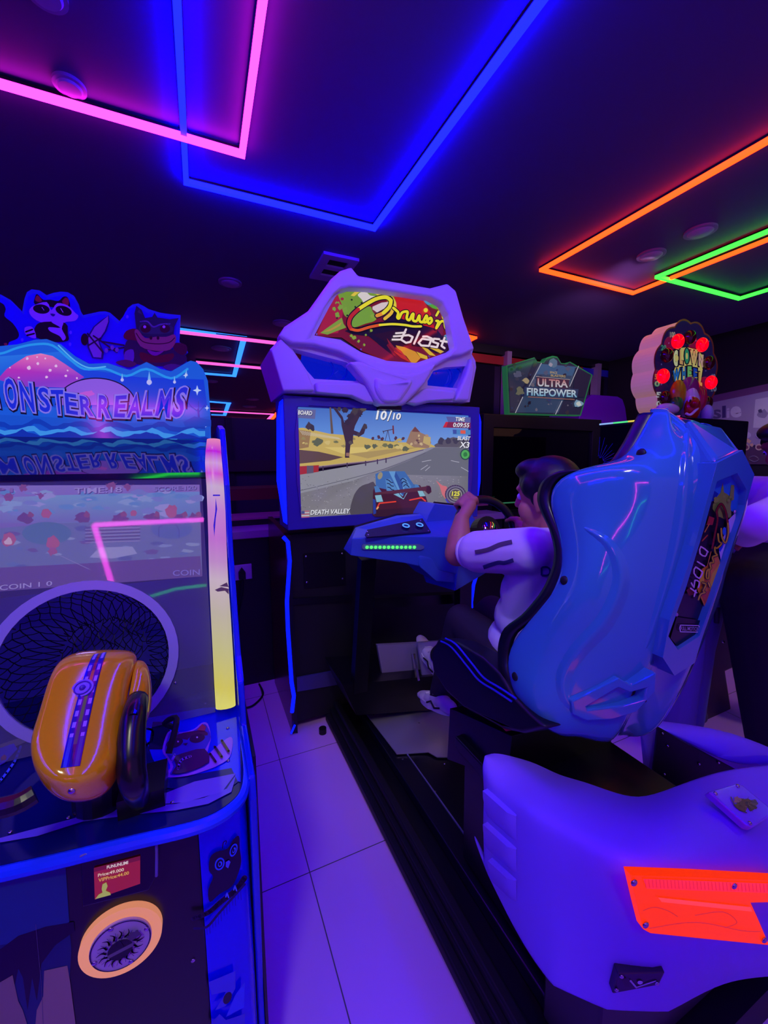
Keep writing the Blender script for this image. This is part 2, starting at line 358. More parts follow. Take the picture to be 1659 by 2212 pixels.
# ------------------------------------------------------------------ half wall with counter, behind the gap
hy = 2.67; x0, x1 = -.35, 2.3
t = thing('service_counter', (.8, hy+.1, 0), 'black-fronted low counter with pale top in the gap between the two front machines', 'counter')
MB().box((x0, hy, .0), (x1, hy+.5, .985)).build('front_panel', mat('black_laminate', (16, 14, 20), .45), t)
bez(MB().box((x0, hy-.03, .985), (x1, hy+.5, 1.035)).build('countertop', mat('pale_counter_top', (185, 150, 175), .35), t), .004)
MB().box((x0, hy+.2, 1.036), (x1, hy+.5, 1.075)).build('ledge', M_black, t)
MB().box((x0, hy+.19, 1.076), (x1, hy+.5, 1.088)).build('edge_strip', mat('pink_edge_strip', (190, 100, 130), .4), t)
so = thing('wall_socket', aY(520, 1234, hy), 'white double wall socket with black plug on the counter front', 'socket')
s0, s1 = aY(485, 1256, hy), aY(543, 1217, hy)
bez(MB().box((s0.x, hy-.012, s0.z), (s1.x, hy-.001, s1.z)).build('face_plate', mat('white_socket_plastic', (215, 205, 225), .4), so), .003)
MB().box((s0.x+.025, hy-.016, s0.z+.025), (s0.x+.07, hy-.0125, s1.z-.025)).build('switch', mat('white_switch', (195, 185, 215), .4), so)
pc = aY(522, 1240, hy); pl = tag(MB().box((pc.x-.02, hy-.055, pc.z-.022), (pc.x+.02, hy-.0165, pc.z+.02)).prism([pc+V((-.02, -.05, .02)), pc+V((.02, -.05, .02)), pc+V((0, -.05, .05))], (0, .03, 0)).tube(cr([(pc.x, hy-.04, pc.z-.01), (pc.x-.005, hy-.06, pc.z-.1), (pc.x-.05, hy-.05, pc.z-.3), (pc.x-.09, hy-.04, pc.z-.5), (pc.x-.1, hy-.05, .012)], 6), .006).build('power_plug', M_rubber), 'black plug and lead hanging from the wall socket', 'plug'); 
cb = tag(MB().tube(cr([aZ(560, 1478, .008), aZ(568, 1500, .008), aZ(548, 1523, .008), aZ(525, 1530, .008), aZ(505, 1530, .008)], 6), .006).build('floor_cable', M_rubber), 'thin black cable curling on the floor below the counter', 'cable')
# racking / dark panels further back in the gap
t = thing('dark_partition', (1.2, 5.0, 0), 'dark panelled partition with olive bar, far back in the gap', 'partition')
MB().box((.1, 5.0, 0), (2.6, 5.1, 1.98)).build('panel', mat('dark_partition_panel', (46, 34, 58), .6), t)
for xx in (.28, .9): MB().box((xx, 4.95, 0), (xx+.07, 4.999, 1.98)).build('upright', M_blackm, t)
MB().box((.1, 4.9, 1.37), (2.6, 4.949, 1.5)).build('cross_bar', mat('olive_bar', (54, 52, 30), .5), t)
t = thing('red_bench', (1.0, 3.5, 0), 'dark red edged low table behind the pale counter', 'table')
MB().box((-.1, 3.35, 1.17), (2.2, 3.8, 1.26)).build('apron', mat('dark_red_laminate', (110, 20, 30), .4), t)
for xx in (.0, 2.05): MB().box((xx, 3.4, 0), (xx+.08, 3.5, 1.17)).build('leg', M_black, t)
# ================================================================== RACING MACHINE
RM = thing('racing_arcade_machine', (.97, 1.3, 0), 'large motion racing arcade machine with blue seat, white bumper and lit racing marquee', 'arcade machine')
S4 = .3134
def z4(l): return pts(l, S4, 560, 560)
outl = z4([(150, 520), (180, 470), (345, 360), (500, 140), (560, 85), (635, 60), (680, 120), (1180, 205), (1300, 175), (1350, 220), (1400, 400), (1475, 620), (1465, 655), (1490, 700), (1495, 745), (1450, 985), (1180, 985), (1080, 1010), (1020, 992), (985, 1010), (835, 1005), (800, 1000), (740, 993), (630, 945), (390, 925), (160, 915), (75, 620), (150, 540)])
signh = z4([(380, 525), (480, 335), (530, 250), (560, 225), (620, 205), (760, 210), (1180, 275), (1250, 310), (1290, 380), (1335, 610), (1300, 640), (1080, 715), (880, 700), (700, 640), (560, 555)])
eyeL = z4([(225, 615), (290, 630), (480, 680), (600, 710), (700, 790), (700, 835), (660, 840), (380, 825), (330, 770)])
eyeR = z4([(1200, 770), (1280, 745), (1440, 735), (1420, 800), (1370, 890), (1160, 870), (1160, 840)])
Yf = 1.95
def py_(l, y): return [aY(a, b, y) for a, b in l]
mq = MB().prism(py_(outl, Yf), (0, .34, 0), holes=[py_(signh, Yf), py_(eyeL, Yf), py_(eyeR, Yf)]).build('marquee_shell', M_shell, RM)
bez(mq, .014, 3)
def raised(name, out, y, dep, holes=(), bw=.018, inset=None):
    """piece standing proud of the shell, its front face drawn in slightly so that its flanks slope"""
    c = [sum(p[0] for p in out)/len(out), sum(p[1] for p in out)/len(out)]
    mb = MB(); mb.prism(py_(out, y), (0, dep, 0), holes=[py_(h, y) for h in holes])
    return bez(mb.build(name, M_shell, mq), bw, 4, 25)
# helmet ring round the sign
ring_out = z4([(165, 510), (345, 365), (500, 145), (560, 90), (630, 68), (678, 124), (1180, 208), (1300, 180), (1345, 225), (1395, 400), (1468, 625), (1330, 655), (1250, 670), (1120, 735), (1000, 750), (880, 745), (700, 690), (560, 600), (380, 560)])
signo = z4([(350, 545), (460, 325), (515, 238), (555, 205), (620, 188), (760, 195), (1190, 258), (1268, 300), (1310, 380), (1352, 610), (1310, 655), (1080, 735), (870, 722), (690, 660), (545, 575)])
rh = raised('helmet_frame', z4([(130, 530), (175, 462), (340, 352), (497, 132), (560, 76), (638, 50), (684, 110), (1182, 196), (1302, 164), (1360, 215), (1412, 400), (1488, 620), (1400, 660), (1335, 668), (1230, 730), (1100, 790), (1000, 800), (860, 795), (720, 720), (560, 640), (380, 590), (225, 580)]), 1.905, .07, holes=[signo], bw=.022)
# brow and nose running down between the lamps
raised('nose', z4([(700, 700), (860, 770), (1000, 790), (1110, 770), (1230, 715), (1200, 765), (1150, 850), (1100, 905), (1020, 985), (985, 1005), (840, 1005), (800, 960), (740, 850), (690, 790), (620, 705)]), 1.88, .09, bw=.03)
raised('nose_ridge', z4([(800, 800), (880, 835), (1000, 838), (1080, 815), (1040, 900), (980, 985), (850, 985), (800, 900)]), 1.862, .05, bw=.03)
raised('cheek', z4([(150, 545), (225, 620), (330, 775), (385, 905), (165, 908), (80, 620)]), 1.915, .06, bw=.016)
raised('cheek', z4([(1466, 670), (1490, 745), (1447, 975), (1350, 975), (1390, 880), (1430, 790)]), 1.915, .06, bw=.014)
raised('lower_jaw', z4([(390, 845), (690, 850), (745, 870), (800, 990), (740, 985), (635, 938), (395, 915)]), 1.91, .06, bw=.014)
raised('lower_jaw', z4([(1150, 885), (1365, 905), (1345, 965), (1185, 975), (1085, 1000), (1030, 985)]), 1.91, .06, bw=.014)
# sign
a = Art(lambda x, y: aY(x, y, 1.985), (0, -1, 0), es=.8, rough=.06)
Z = lambda l: pts(l, .19288, 680, 600)
SGN = Z([(-15, 660), (60, 480), (150, 290), (250, 150), (350, 105), (520, 105), (1200, 210), (1380, 290), (1450, 380), (1570, 800), (1480, 860), (1150, 970), (850, 960), (520, 820), (300, 670)])
a.poly(SGN, (120, 20, 40))
a.poly(Z([(300, 130), (500, 120), (1200, 225), (1300, 400), (1350, 600), (1100, 520), (880, 420), (800, 260), (700, 160)]), (205, 30, 30))
a.poly(Z([(20, 640), (100, 450), (160, 300), (260, 180), (330, 300), (300, 480), (260, 620)]), (170, 30, 60))
a.poly(Z([(260, 170), (360, 120), (780, 140), (900, 250), (905, 330), (860, 350), (780, 230), (640, 260), (500, 350), (400, 440), (330, 420), (300, 300)]), (120, 160, 50), n=3)
a.poly(Z([(480, 190), (560, 150), (620, 200), (700, 210), (640, 250), (560, 290), (520, 240)]), (225, 215, 215), n=3)
a.poly(Z([(660, 140), (770, 150), (870, 215), (910, 290), (905, 340), (850, 280), (780, 200), (700, 200)]), (235, 215, 60), n=3)
a.poly(Z([(400, 200), (480, 130), (560, 135), (500, 160), (440, 210)]), (230, 200, 70))
for x, y, r in ((290, 330, 40), (250, 420, 36), (215, 350, 30), (340, 360, 38), (320, 240, 28), (250, 290, 30)): a.splat(*Z([(x, y)])[0], r*.193, (125, 165, 55), 13)
for x, y, r in ((305, 240, 20), (250, 300, 18), (270, 380, 16), (235, 330, 12)): a.ell(*Z([(x, y)])[0], r*.193, r*.16, (165, 35, 60), n=10)
a.poly(Z([(60, 620), (170, 540), (300, 450), (320, 520), (350, 560), (240, 600), (140, 640)]), (130, 160, 55))
a.poly(Z([(90, 610), (200, 560), (300, 500), (280, 540), (170, 600)]), (190, 150, 60))
for x, y in ((410, 250), (450, 330), (395, 430), (360, 425), (520, 285), (245, 455)): a.ell(*Z([(x, y)])[0], 2.2, 2.2, (30, 40, 30), n=8)
# dark body of the swirl
a.poly(Z([(330, 600), (420, 560), (700, 540), (880, 420), (880, 330), (960, 460), (1150, 520), (1300, 560), (1420, 600), (1450, 720), (1300, 700), (900, 600), (850, 700), (800, 760), (900, 900), (820, 880), (700, 740), (600, 660), (420, 640)]), (24, 14, 40))
a.poly(Z([(640, 640), (900, 590), (1420, 700), (1530, 790), (1470, 850), (1350, 850), (1200, 780), (1000, 760), (960, 800), (880, 790), (760, 700)]), (40, 14, 30))
a.poly(Z([(350, 650), (560, 660), (720, 760), (900, 900), (1050, 960), (840, 955), (560, 830)]), (112, 22, 50))
a.poly(Z([(900, 760), (1000, 780), (1120, 830), (1180, 900), (1120, 965), (1080, 960), (1020, 880), (940, 830)]), (222, 150, 30))
a.poly(Z([(900, 780), (960, 820), (1030, 910), (1080, 960), (960, 900), (880, 830)]), (200, 50, 30))
for q in ([(1180, 770), (1260, 800), (1350, 880), (1280, 870)], [(1280, 790), (1380, 800), (1440, 830), (1400, 850)], [(1130, 830), (1250, 880), (1260, 920), (1180, 900)]): a.poly(Z(q), (225, 185, 40))
a.poly(Z([(800, 680), (900, 800), (980, 870), (900, 840), (830, 760)]), (140, 30, 40))
a.ell(*Z([(1285, 270)])[0], 15, 9, (80, 150, 200), rot=25); a.poly(Z([(1260, 310), (1370, 290), (1360, 360), (1310, 345)]), (90, 170, 60))
a.poly(Z([(1380, 290), (1440, 340), (1530, 600), (1570, 800), (1520, 790), (1480, 640), (1400, 420), (1360, 340)]), (230, 215, 50))
a.poly(Z([(1290, 420), (1400, 380), (1440, 560), (1420, 660), (1340, 560), (1300, 500)]), (120, 25, 50))
a.ell(*Z([(1470, 690)])[0], 8, 10, (90, 150, 200))
# the inner lens of the C and its loop
a.poly(Z([(400, 520), (450, 420), (560, 340), (620, 330), (640, 380), (680, 440), (660, 490), (560, 520), (440, 560)]), (120, 165, 50), n=3)
a.poly(Z([(640, 330), (740, 285), (825, 275), (790, 340), (690, 395), (640, 360)]), (225, 205, 210))
Cpath = [(880, 360), (850, 400), (770, 470)], [(690, 430), (760, 400), (830, 330), (845, 260), (790, 225), (690, 240), (590, 290), (480, 360), (400, 440), (375, 520), (400, 580), (480, 595), (600, 560), (720, 535), (860, 525), (1000, 535), (1090, 550), (1180, 550)]
a.stroke(Z(Cpath[1]), 12.5, (16, 10, 30), n=5); a.stroke(Z([(870, 350), (850, 410), (775, 465)]), 11, (16, 10, 30), n=4)
k = Z(Cpath[1])
a.stroke(k[3:8], 8, (236, 224, 50), n=5); a.stroke(k[7:11], 8, (190, 40, 50), n=5); a.stroke(k[10:14], 6, (225, 90, 40), n=5, same=True); a.stroke(k[13:], 5, (236, 224, 50), n=5)
a.stroke(k[0:4], 8, (235, 150, 50), n=4); a.stroke(k[1:4], 8, (236, 224, 50), n=4); a.stroke(Z([(865, 350), (845, 405), (775, 465)]), 7, (236, 190, 60), n=4)
rus = Z([(870, 345), (900, 370), (925, 400), (915, 450), (935, 460), (965, 400), (1010, 385), (1030, 395), (1020, 460), (1050, 480), (1080, 420), (1095, 415), (1090, 480), (1130, 490), (1160, 430), (1165, 490), (1200, 500), (1240, 430), (1250, 480), (1270, 520), (1300, 490), (1285, 455), (1240, 500), (1215, 505)])
a.stroke(rus, 9.5, (16, 10, 30), n=4); a.stroke(rus, 5.6, (238, 226, 40), n=4)
a.ell(*Z([(1232, 370)])[0], 4.6, 4.8, (238, 226, 40))
nn = Z([(1375, 385), (1350, 430)]); a.stroke(nn, 8, (16, 10, 30)); a.stroke(nn, 5, (238, 226, 40))
nn = Z([(1350, 490), (1375, 500), (1350, 570), (1400, 500), (1440, 500), (1450, 560), (1485, 610)]); a.stroke(nn, 9.5, (16, 10, 30), n=4); a.stroke(nn, 5.6, (238, 226, 40), n=4)
# the word blast
W = (244, 226, 232); wl = [[(1010, 585), (955, 700), (1010, 735), (1060, 725), (1085, 670), (1040, 650), (970, 655)], [(1160, 610), (1100, 745)], [(1290, 705), (1265, 770), (1180, 765), (1150, 735), (1190, 690), (1295, 705), (1300, 690), (1245, 665), (1200, 665)],
      [(1380, 695), (1320, 690), (1310, 725), (1370, 745), (1355, 785), (1290, 775)], [(1440, 680), (1405, 770), (1440, 795)], [(1395, 715), (1475, 725)]]
for p in wl: a.stroke(Z(p), 7, (60, 14, 30))
for p in wl: a.stroke(Z(p), 4.4, W)
for p in ([(890, 630), (1000, 622)], [(865, 665), (980, 658)], [(850, 700), (960, 700)]): a.stroke(Z(p), (1.2, 4), W)
for x, y, r in ((430, 680, 30), (480, 720, 22), (400, 660, 24), (620, 600, 22), (560, 650, 16), (540, 760, 18), (630, 440, 26), (660, 470, 20)): a.splat(*Z([(x, y)])[0], r*.193, (140, 170, 50), 11)
sg = a.build('marquee_sign', mq)
MB().prism(py_(signh, 1.99), (0, .02, 0)).build('sign_back', M_black, sg)
for x, y in ((683, 722), (735, 765), (780, 755), (925, 651), (690, 725), (755, 630)): pass
for p in ((684, 722), (780, 755), (858, 636), (927, 770)): screw(mq, aY(*p, 1.98), (0, -1, 0), .006)
# lamp windows in the mask
M_lampblue = mat('lit_blue_lamp_panel', (5, 8, 60), .05, emis=(.0, .012, .85), es=.55, spec=.8)
M_red = mat('red_backing', (150, 10, 20), .3)
for e, rd, cc in ((eyeL, [(630, 752), (652, 757), (650, 778), (637, 768)], (708, 797)), (eyeR, [(1011, 789), (1004, 812), (996, 806), (999, 790)], (966, 813))):
    hl = MB().prism(py_([(cc[0]+(x-cc[0])*1.03, cc[1]+(y-cc[1])*1.03) for x, y in e], 2.02), (0, .02, 0)).build('headlamp', M_lampblue, mq)
    MB().prism(py_(rd, 2.012), (0, .006, 0)).build('red_corner', M_red, hl)
    c0 = aY(*cc, 2.01); r0 = .05
    mb = MB()
    for q in range(2): mb.tube([c0+V(((q*.07-.02)+r0*math.cos(t), -.002, r0*math.sin(t))) for t in [i*math.pi/14-math.pi/2 for i in range(15)]], .0025, 6)
    mb.build('lens_ring', mat('blue_ring', (30, 60, 220), .2), hl)
    for dx in (-.02, .3): screw(hl, aY(e[0][0]+6, e[0][1]+5, 2.0), (0, -1, 0), .005); break
bez(MB().prism(py_([(820, 874), (868, 877), (868, 886), (820, 884)], 1.93), (0, .04, 0)).build('sensor_bar', M_black, RM), .002)
# monitor housing
scrO = [(644, 879), (1014, 899), (1011, 1088), (649, 1118)]
f0, f1 = aY(612, 863, 1.98), aY(1037, 1083, 1.98); zt = 1.775; zb = aY(622, 1146, 1.98).z; X0, X1 = .374, 1.515
hs = [aY(x, y, 1.98) for x, y in ((644, 878.5), (1014, 898.5), (1011, 1100), (649, 1118))]
hx0, hx1, hz0, hz1 = hs[0].x, hs[1].x, hs[3].z, hs[0].z
bz = MB().prism([(X0, 1.98, zt), (X1, 1.98, zt), (X1, 1.98, zb), (X0, 1.98, zb)], (0, .22, 0), holes=[[(hx0, 1.98, hz0), (hx1, 1.98, hz0), (hx1, 1.98, hz1), (hx0, 1.98, hz1)]]).build('monitor_housing', M_bezel, RM); bez(bz, .004)
M_bez2 = mat('lighter_violet_bezel_facet', (105, 80, 165), .4)
for sx, xa, xb, xc in ((1, X0+.012, hx0-.004, X0+.05), (-1, X1-.012, hx1+.004, X1-.05)):
    MB().prism([(xb, 1.979, hz1+.0), (xc, 1.979, hz1-.12), (xc, 1.979, hz0+.18), (xb, 1.979, hz0)], (0, -.006, 0)).build('side_facet', M_bez2, bz)
MB().prism([(hx0+.05, 1.979, hz1+.008), (hx1-.05, 1.979, hz1+.008), (hx1-.2, 1.979, zt-.01), (hx0+.2, 1.979, zt-.01)], (0, -.006, 0)).build('top_facet', M_bezel, bz)
M_rim = led('blue_edge_light', LED['rim'])
for side in (0, 1):
    l = [(613, 862), (605, 902), (605, 1040), (620, 1133)] if side == 0 else [(1035, 889), (1039.5, 911), (1038, 1040), (1033, 1076)]
    P = [aY(x, y, 1.99) for x, y in l]; xi = X0 if side == 0 else X1
    MB().prism(P+[V((xi, 1.99, P[-1].z)), V((xi, 1.99, P[0].z))], (0, .10, 0)).build('light_edge', M_rim, bz)
# the racing picture on the screen
YS = 1.99
a = Art(lambda x, y: aY(x, y, YS), (0, -1, 0), es=.92, rough=.12, eps=.00012)
Z = lambda l: pts(l, .24111, 640, 860)
a.grad(Z([(0, 60), (1570, 130), (1560, 460), (0, 300)]), [(62, 106, 190), (70, 120, 205), (120, 160, 225), (90, 140, 215)])
a.poly(Z([(0, 270), (60, 265), (300, 320), (560, 340), (700, 375), (900, 395), (1180, 400), (1260, 440), (1100, 480), (700, 560), (420, 600), (0, 640)]), (196, 170, 88), n=0)
a.poly(Z([(0, 280), (130, 300), (110, 440), (0, 460)]), (150, 118, 72)); a.poly(Z([(0, 460), (200, 480), (420, 530), (300, 560), (0, 590)]), (95, 72, 66))
a.poly(Z([(250, 440), (700, 440), (600, 500), (420, 500)]), (214, 190, 104)); a.poly(Z([(470, 500), (900, 450), (1100, 440), (900, 480), (640, 540)]), (170, 146, 84))
for i in range(26):
    x = random.uniform(30, 1100); y = 390+random.uniform(-40, 60); a.splat(*Z([(x, y)])[0], random.uniform(2, 6), random.choice([(150, 135, 80), (110, 112, 70), (180, 160, 96), (206, 184, 110)]), 9, sx=1.6)
for x, y in ((190, 395), (630, 435), (700, 430), (840, 435), (975, 455)): a.splat(*Z([(x, y)])[0], 7 if x > 190 else 12, (92, 98, 70), 11, sx=1.3)
for i in range(22): a.stroke(Z([(30+i*16, 290+i*3), (60+i*16, 330+i*2)]), .8, (205, 200, 190), same=i > 0)
a.poly(Z([(980, 400), (1020, 300), (1060, 255), (1110, 310), (1180, 340), (1205, 400), (1180, 450), (1050, 440)]), (150, 118, 92)); a.poly(Z([(1030, 300), (1060, 255), (1105, 305)]), (110, 66, 56)); a.poly(Z([(1140, 340), (1200, 350), (1195, 430), (1130, 400)]), (190, 165, 100))
for i in range(9): a.splat(*Z([(random.uniform(1000, 1170), random.uniform(330, 420))])[0], random.uniform(2, 5), random.choice([(200, 175, 130), (100, 70, 66), (170, 140, 110)]))
for x, y in ((735, 350), (765, 365), (885, 360), (950, 365), (680, 360)): a.splat(*Z([(x, y)])[0], 5, (80, 52, 60))
a.poly(Z([(1230, 420), (1300, 380), (1400, 350), (1560, 380), (1560, 470), (1240, 445)]), (88, 84, 92)); 
for x in (1290, 1350, 1420, 1500): a.splat(*Z([(x, 385)])[0], 9, (62, 60, 72))
# asphalt
a.grad(Z([(0, 690), (700, 570), (1200, 440), (1570, 440), (1570, 1010), (1570, 1100), (0, 1100)]), [(120, 118, 125), (112, 112, 120), (135, 135, 150), (110, 110, 122), (105, 103, 110), (120, 116, 122), (128, 124, 130)])
a.poly(Z([(0, 690), (700, 570), (1150, 462), (1150, 476), (860, 600), (500, 740), (0, 860)]), (142, 142, 152)); a.poly(Z([(1230, 445), (1570, 440), (1570, 700), (700, 680), (1000, 560)]), (104, 106, 116))
a.stroke(Z([(20, 830), (400, 740), (800, 630), (1150, 490)]), 1.2, (84, 84, 96), n=3)
for i in range(260):
    x = random.uniform(10, 1545); y = random.uniform(700, 1000); a.ell(*Z([(x, y)])[0], 1.5, .7, random.choice([(150, 148, 156), (96, 94, 100), (165, 162, 170), (110, 108, 114)]), n=5, same=i > 0)
for p in ([(1110, 640), (1170, 600)], [(1150, 650), (1190, 615)], [(1470, 620), (1540, 660)], [(1380, 560), (1450, 575)], [(1120, 570), (1200, 555)]): a.stroke(Z(p), 1.3, (170, 170, 184))
a.poly(Z([(490, 1060), (500, 900), (560, 800), (640, 765), (700, 770), (720, 1040)]), (78, 72, 80), n=3)
a.poly(Z([(0, 612), (200, 600), (195, 660), (0, 690)]), (160, 44, 50)); a.poly(Z([(90, 605), (150, 605), (150, 670), (90, 678)]), (92, 84, 110))
a.stroke(Z([(200, 622), (450, 592), (720, 560), (980, 500), (1130, 465)]), (3.4, 1.4), (84, 66, 96), n=4); a.stroke(Z([(200, 612), (450, 582), (720, 552), (980, 495)]), (1.5, .7), (150, 130, 150), n=4)
for x, y in ((235, 625), (450, 595), (615, 578), (720, 563), (797, 552)): a.stroke(Z([(x, y-12), (x, y+24)]), 2.6, (66, 54, 78))
a.poly(Z([(292, 85), (306, 85), (328, 320), (305, 320)]), (98, 82, 66))
TR = (56, 42, 48)
a.poly(Z([(430, 530), (435, 400), (400, 250), (395, 190), (320, 85), (350, 88), (410, 170), (430, 240), (470, 150), (500, 100), (545, 95), (620, 90), (560, 170), (520, 250), (510, 290), (560, 310), (600, 230), (625, 240), (600, 320), (560, 345), (505, 330), (500, 380), (505, 410), (480, 410), (468, 530)]), TR)
for x, y, r in ((430, 110, 9), (520, 120, 11), (480, 170, 10), (590, 100, 8), (450, 220, 9), (610, 260, 8), (550, 330, 6), (480, 400, 6), (380, 100, 6), (560, 150, 7)): a.splat(*Z([(x, y)])[0], r, random.choice([(66, 58, 54), (48, 40, 46), (86, 78, 66)]), 15)
a.poly(Z([(440, 490), (468, 490), (470, 520), (438, 520)]), (150, 110, 90)); a.poly(Z([(435, 515), (475, 535), (430, 535)]), TR)
a.splat(*Z([(110, 250)])[0], 11, (64, 56, 60)); a.splat(*Z([(140, 270)])[0], 8, (54, 50, 52))
PJ = (60, 44, 50); a.stroke(Z([(770, 300), (860, 280)]), 1.6, PJ); a.stroke(Z([(858, 252), (862, 318)]), 3, (110, 44, 40)); a.stroke(Z([(812, 292), (788, 380)]), 1.1, PJ); a.stroke(Z([(812, 292), (832, 385)]), 1.1, PJ); a.stroke(Z([(768, 296), (775, 316)]), 1.5, PJ)
# the car
a.poly(Z([(675, 1045), (680, 830), (700, 780), (720, 770), (960, 800), (1030, 770), (1100, 780), (1150, 880), (1190, 1000), (1130, 1040), (700, 1060)]), (66, 26, 40))
a.poly(Z([(705, 790), (700, 680), (760, 655), (960, 655), (1020, 740), (1060, 800), (960, 850), (720, 800)]), (58, 104, 170))
a.poly(Z([(820, 655), (880, 655), (960, 800), (945, 880), (920, 860), (890, 800)]), (96, 150, 205)); a.poly(Z([(880, 655), (940, 760), (955, 870), (935, 860), (870, 700)]), (44, 80, 150))
a.poly(Z([(790, 730), (830, 720), (890, 810), (900, 835), (800, 828)]), (80, 132, 190)); a.poly(Z([(930, 720), (970, 710), (1020, 790), (1010, 810), (960, 800)]), (80, 132, 190))
a.ell(*Z([(742, 695)])[0], 5, 8, (150, 140, 110), rot=20)
for x, y in ((800, 730), (805, 762), (808, 796)): a.stroke(Z([(x, y), (x+22, y+6), (x+36, y+22), (x+56, y+26)]), 1.8, (20, 30, 60), n=2)
for x, y in ((925, 735), (935, 762), (950, 790)): a.stroke(Z([(x, y), (x+16, y-16), (x+36, y-8), (x+50, y+8)]), 1.8, (20, 30, 60), n=2)
a.poly(Z([(688, 790), (720, 785), (755, 840), (700, 850)]), (70, 120, 180)); a.poly(Z([(1045, 770), (1080, 775), (1110, 820), (1060, 820)]), (70, 120, 180))
a.poly(Z([(690, 845), (900, 820), (1150, 790), (1160, 780), (1195, 800), (1200, 840), (1170, 860), (1140, 830), (900, 850), (700, 862)]), (84, 40, 48)); a.ell(*Z([(1175, 820)])[0], 5, 9, (60, 28, 38))
a.poly(Z([(695, 870), (750, 865), (768, 925), (710, 930)]), (130, 180, 200)); a.poly(Z([(1075, 830), (1120, 830), (1145, 875), (1095, 880)]), (130, 180, 200)); a.poly(Z([(860, 860), (905, 850), (950, 905), (985, 845), (975, 850), (955, 890), (940, 900)]), (120, 175, 205))
a.stroke(Z([(712, 985), (735, 940), (880, 925)]), 2.8, (226, 62, 44)); a.stroke(Z([(1005, 912), (1110, 890), (1145, 920)]), 2.8, (226, 62, 44)); a.stroke(Z([(712, 990), (724, 975)]), 3, (226, 170, 110))
a.poly(Z([(690, 1000), (980, 980), (1180, 980), (1190, 1010), (1100, 1050), (700, 1060)]), (52, 24, 40)); a.poly(Z([(676, 900), (700, 910), (705, 1030), (680, 1040)]), (40, 60, 150))
# writing and gauges
a.poly(Z([(0, 100), (168, 108), (160, 190), (0, 180)]), (96, 100, 150))
WH = (232, 232, 240)
def T(s_, x0, y0, x1, y1, h, c=WH, sh=.18, off=.02, gr=None):
    for cc, dx, dy in (((30, 34, 60), 4, 5), (c, 0, 0)): a.text(s_, Z([(x0+dx, y0+dy), (x1+dx, y1+dy), (x1+dx, y1-h+dy), (x0+dx, y0-h+dy)]), cc, shear=sh, off=off)
T('BOARD', 8, 150, 135, 158, 38); T('10', 700, 195, 800, 200, 82, off=.03); T('/', 800, 208, 850, 210, 100); T('10', 850, 195, 925, 198, 60, off=.03)
a.poly(Z([(1328, 168), (1545, 175), (1545, 222), (1345, 215)]), (84, 92, 160)); a.poly(Z([(1325, 215), (1545, 222), (1545, 272), (1298, 266)]), (130, 36, 66)); a.poly(Z([(1325, 215), (1345, 216), (1330, 262), (1300, 262)]), (200, 40, 40))
T('TIME', 1412, 208, 1498, 212, 36); T('0:09:55', 1390, 262, 1535, 266, 40)
a.poly(Z([(1390, 283), (1545, 288), (1545, 332), (1385, 326)]), (70, 130, 190)); a.poly(Z([(1455, 290), (1500, 291), (1500, 322), (1455, 320)]), (220, 90, 60)); a.poly(Z([(1385, 285), (1420, 286), (1420, 322), (1390, 322)]), (60, 80, 160))
T('BLAST', 1428, 378, 1545, 382, 36); T('X3', 1445, 445, 1535, 448, 54)
a.ell(*Z([(1497, 505)])[0], 11, 12, (44, 70, 66)); a.ell(*Z([(1497, 505)])[0], 8.6, 9.6, (80, 170, 84)); a.splat(*Z([(1497, 505)])[0], 6, (50, 120, 60), 9, j=.3)
a.poly(Z([(1235, 735), (1290, 780), (1330, 790), (1350, 840), (1320, 900), (1290, 860), (1270, 790)]), (206, 110, 116)); 
c = Z([(1410, 862)])[0]
a.ell(*c, 23, 21, (84, 66, 100)); a.ell(*c, 20, 18, (120, 116, 140)); a.ell(*c, 17.5, 15.5, (70, 60, 86)); a.ell(*c, 14, 13, (150, 146, 150)); a.ell(*c, 12, 11, (90, 80, 80))
for i in range(16):
    t = math.radians(170+i*14); a.ell(c[0]+21.5*math.cos(t), c[1]+19.5*math.sin(t), 1.1, 1.1, (40, 36, 60), n=6, same=i > 0)
a.text('125', [(c[0]-8.5, c[1]+3), (c[0]+9, c[1]+3), (c[0]+9, c[1]-7), (c[0]-8.5, c[1]-7)], (236, 230, 70), shear=.15, off=.03); a.text('MPH', [(c[0]-4, c[1]+9), (c[0]+5, c[1]+9), (c[0]+5, c[1]+5), (c[0]-4, c[1]+5)], (220, 210, 60))
T('4', 1485, 890, 1515, 890, 38)
a.stroke(Z([(1325, 905), (1350, 940), (1390, 950)]), 3, (60, 60, 190), n=3)
T('DEATH VALLEY', 118, 1042, 472, 1028, 42, sh=.2, off=.015)
for i in range(5): a.poly(Z([(38, 1008+i*13), (108, 1005+i*13), (108, 1011+i*13), (38, 1014+i*13)]), (205, 90, 110) if i % 2 == 0 else (215, 205, 220), same=i > 0)
a.poly(Z([(38, 1008), (66, 1007), (66, 1034), (38, 1035)]), (70, 76, 130))
scr = a.build('screen', RM)
MB().box((hx0-.01, YS+.001, hz0-.01), (hx1+.01, YS+.02, hz1+.01)).build('screen_back', M_black, scr)
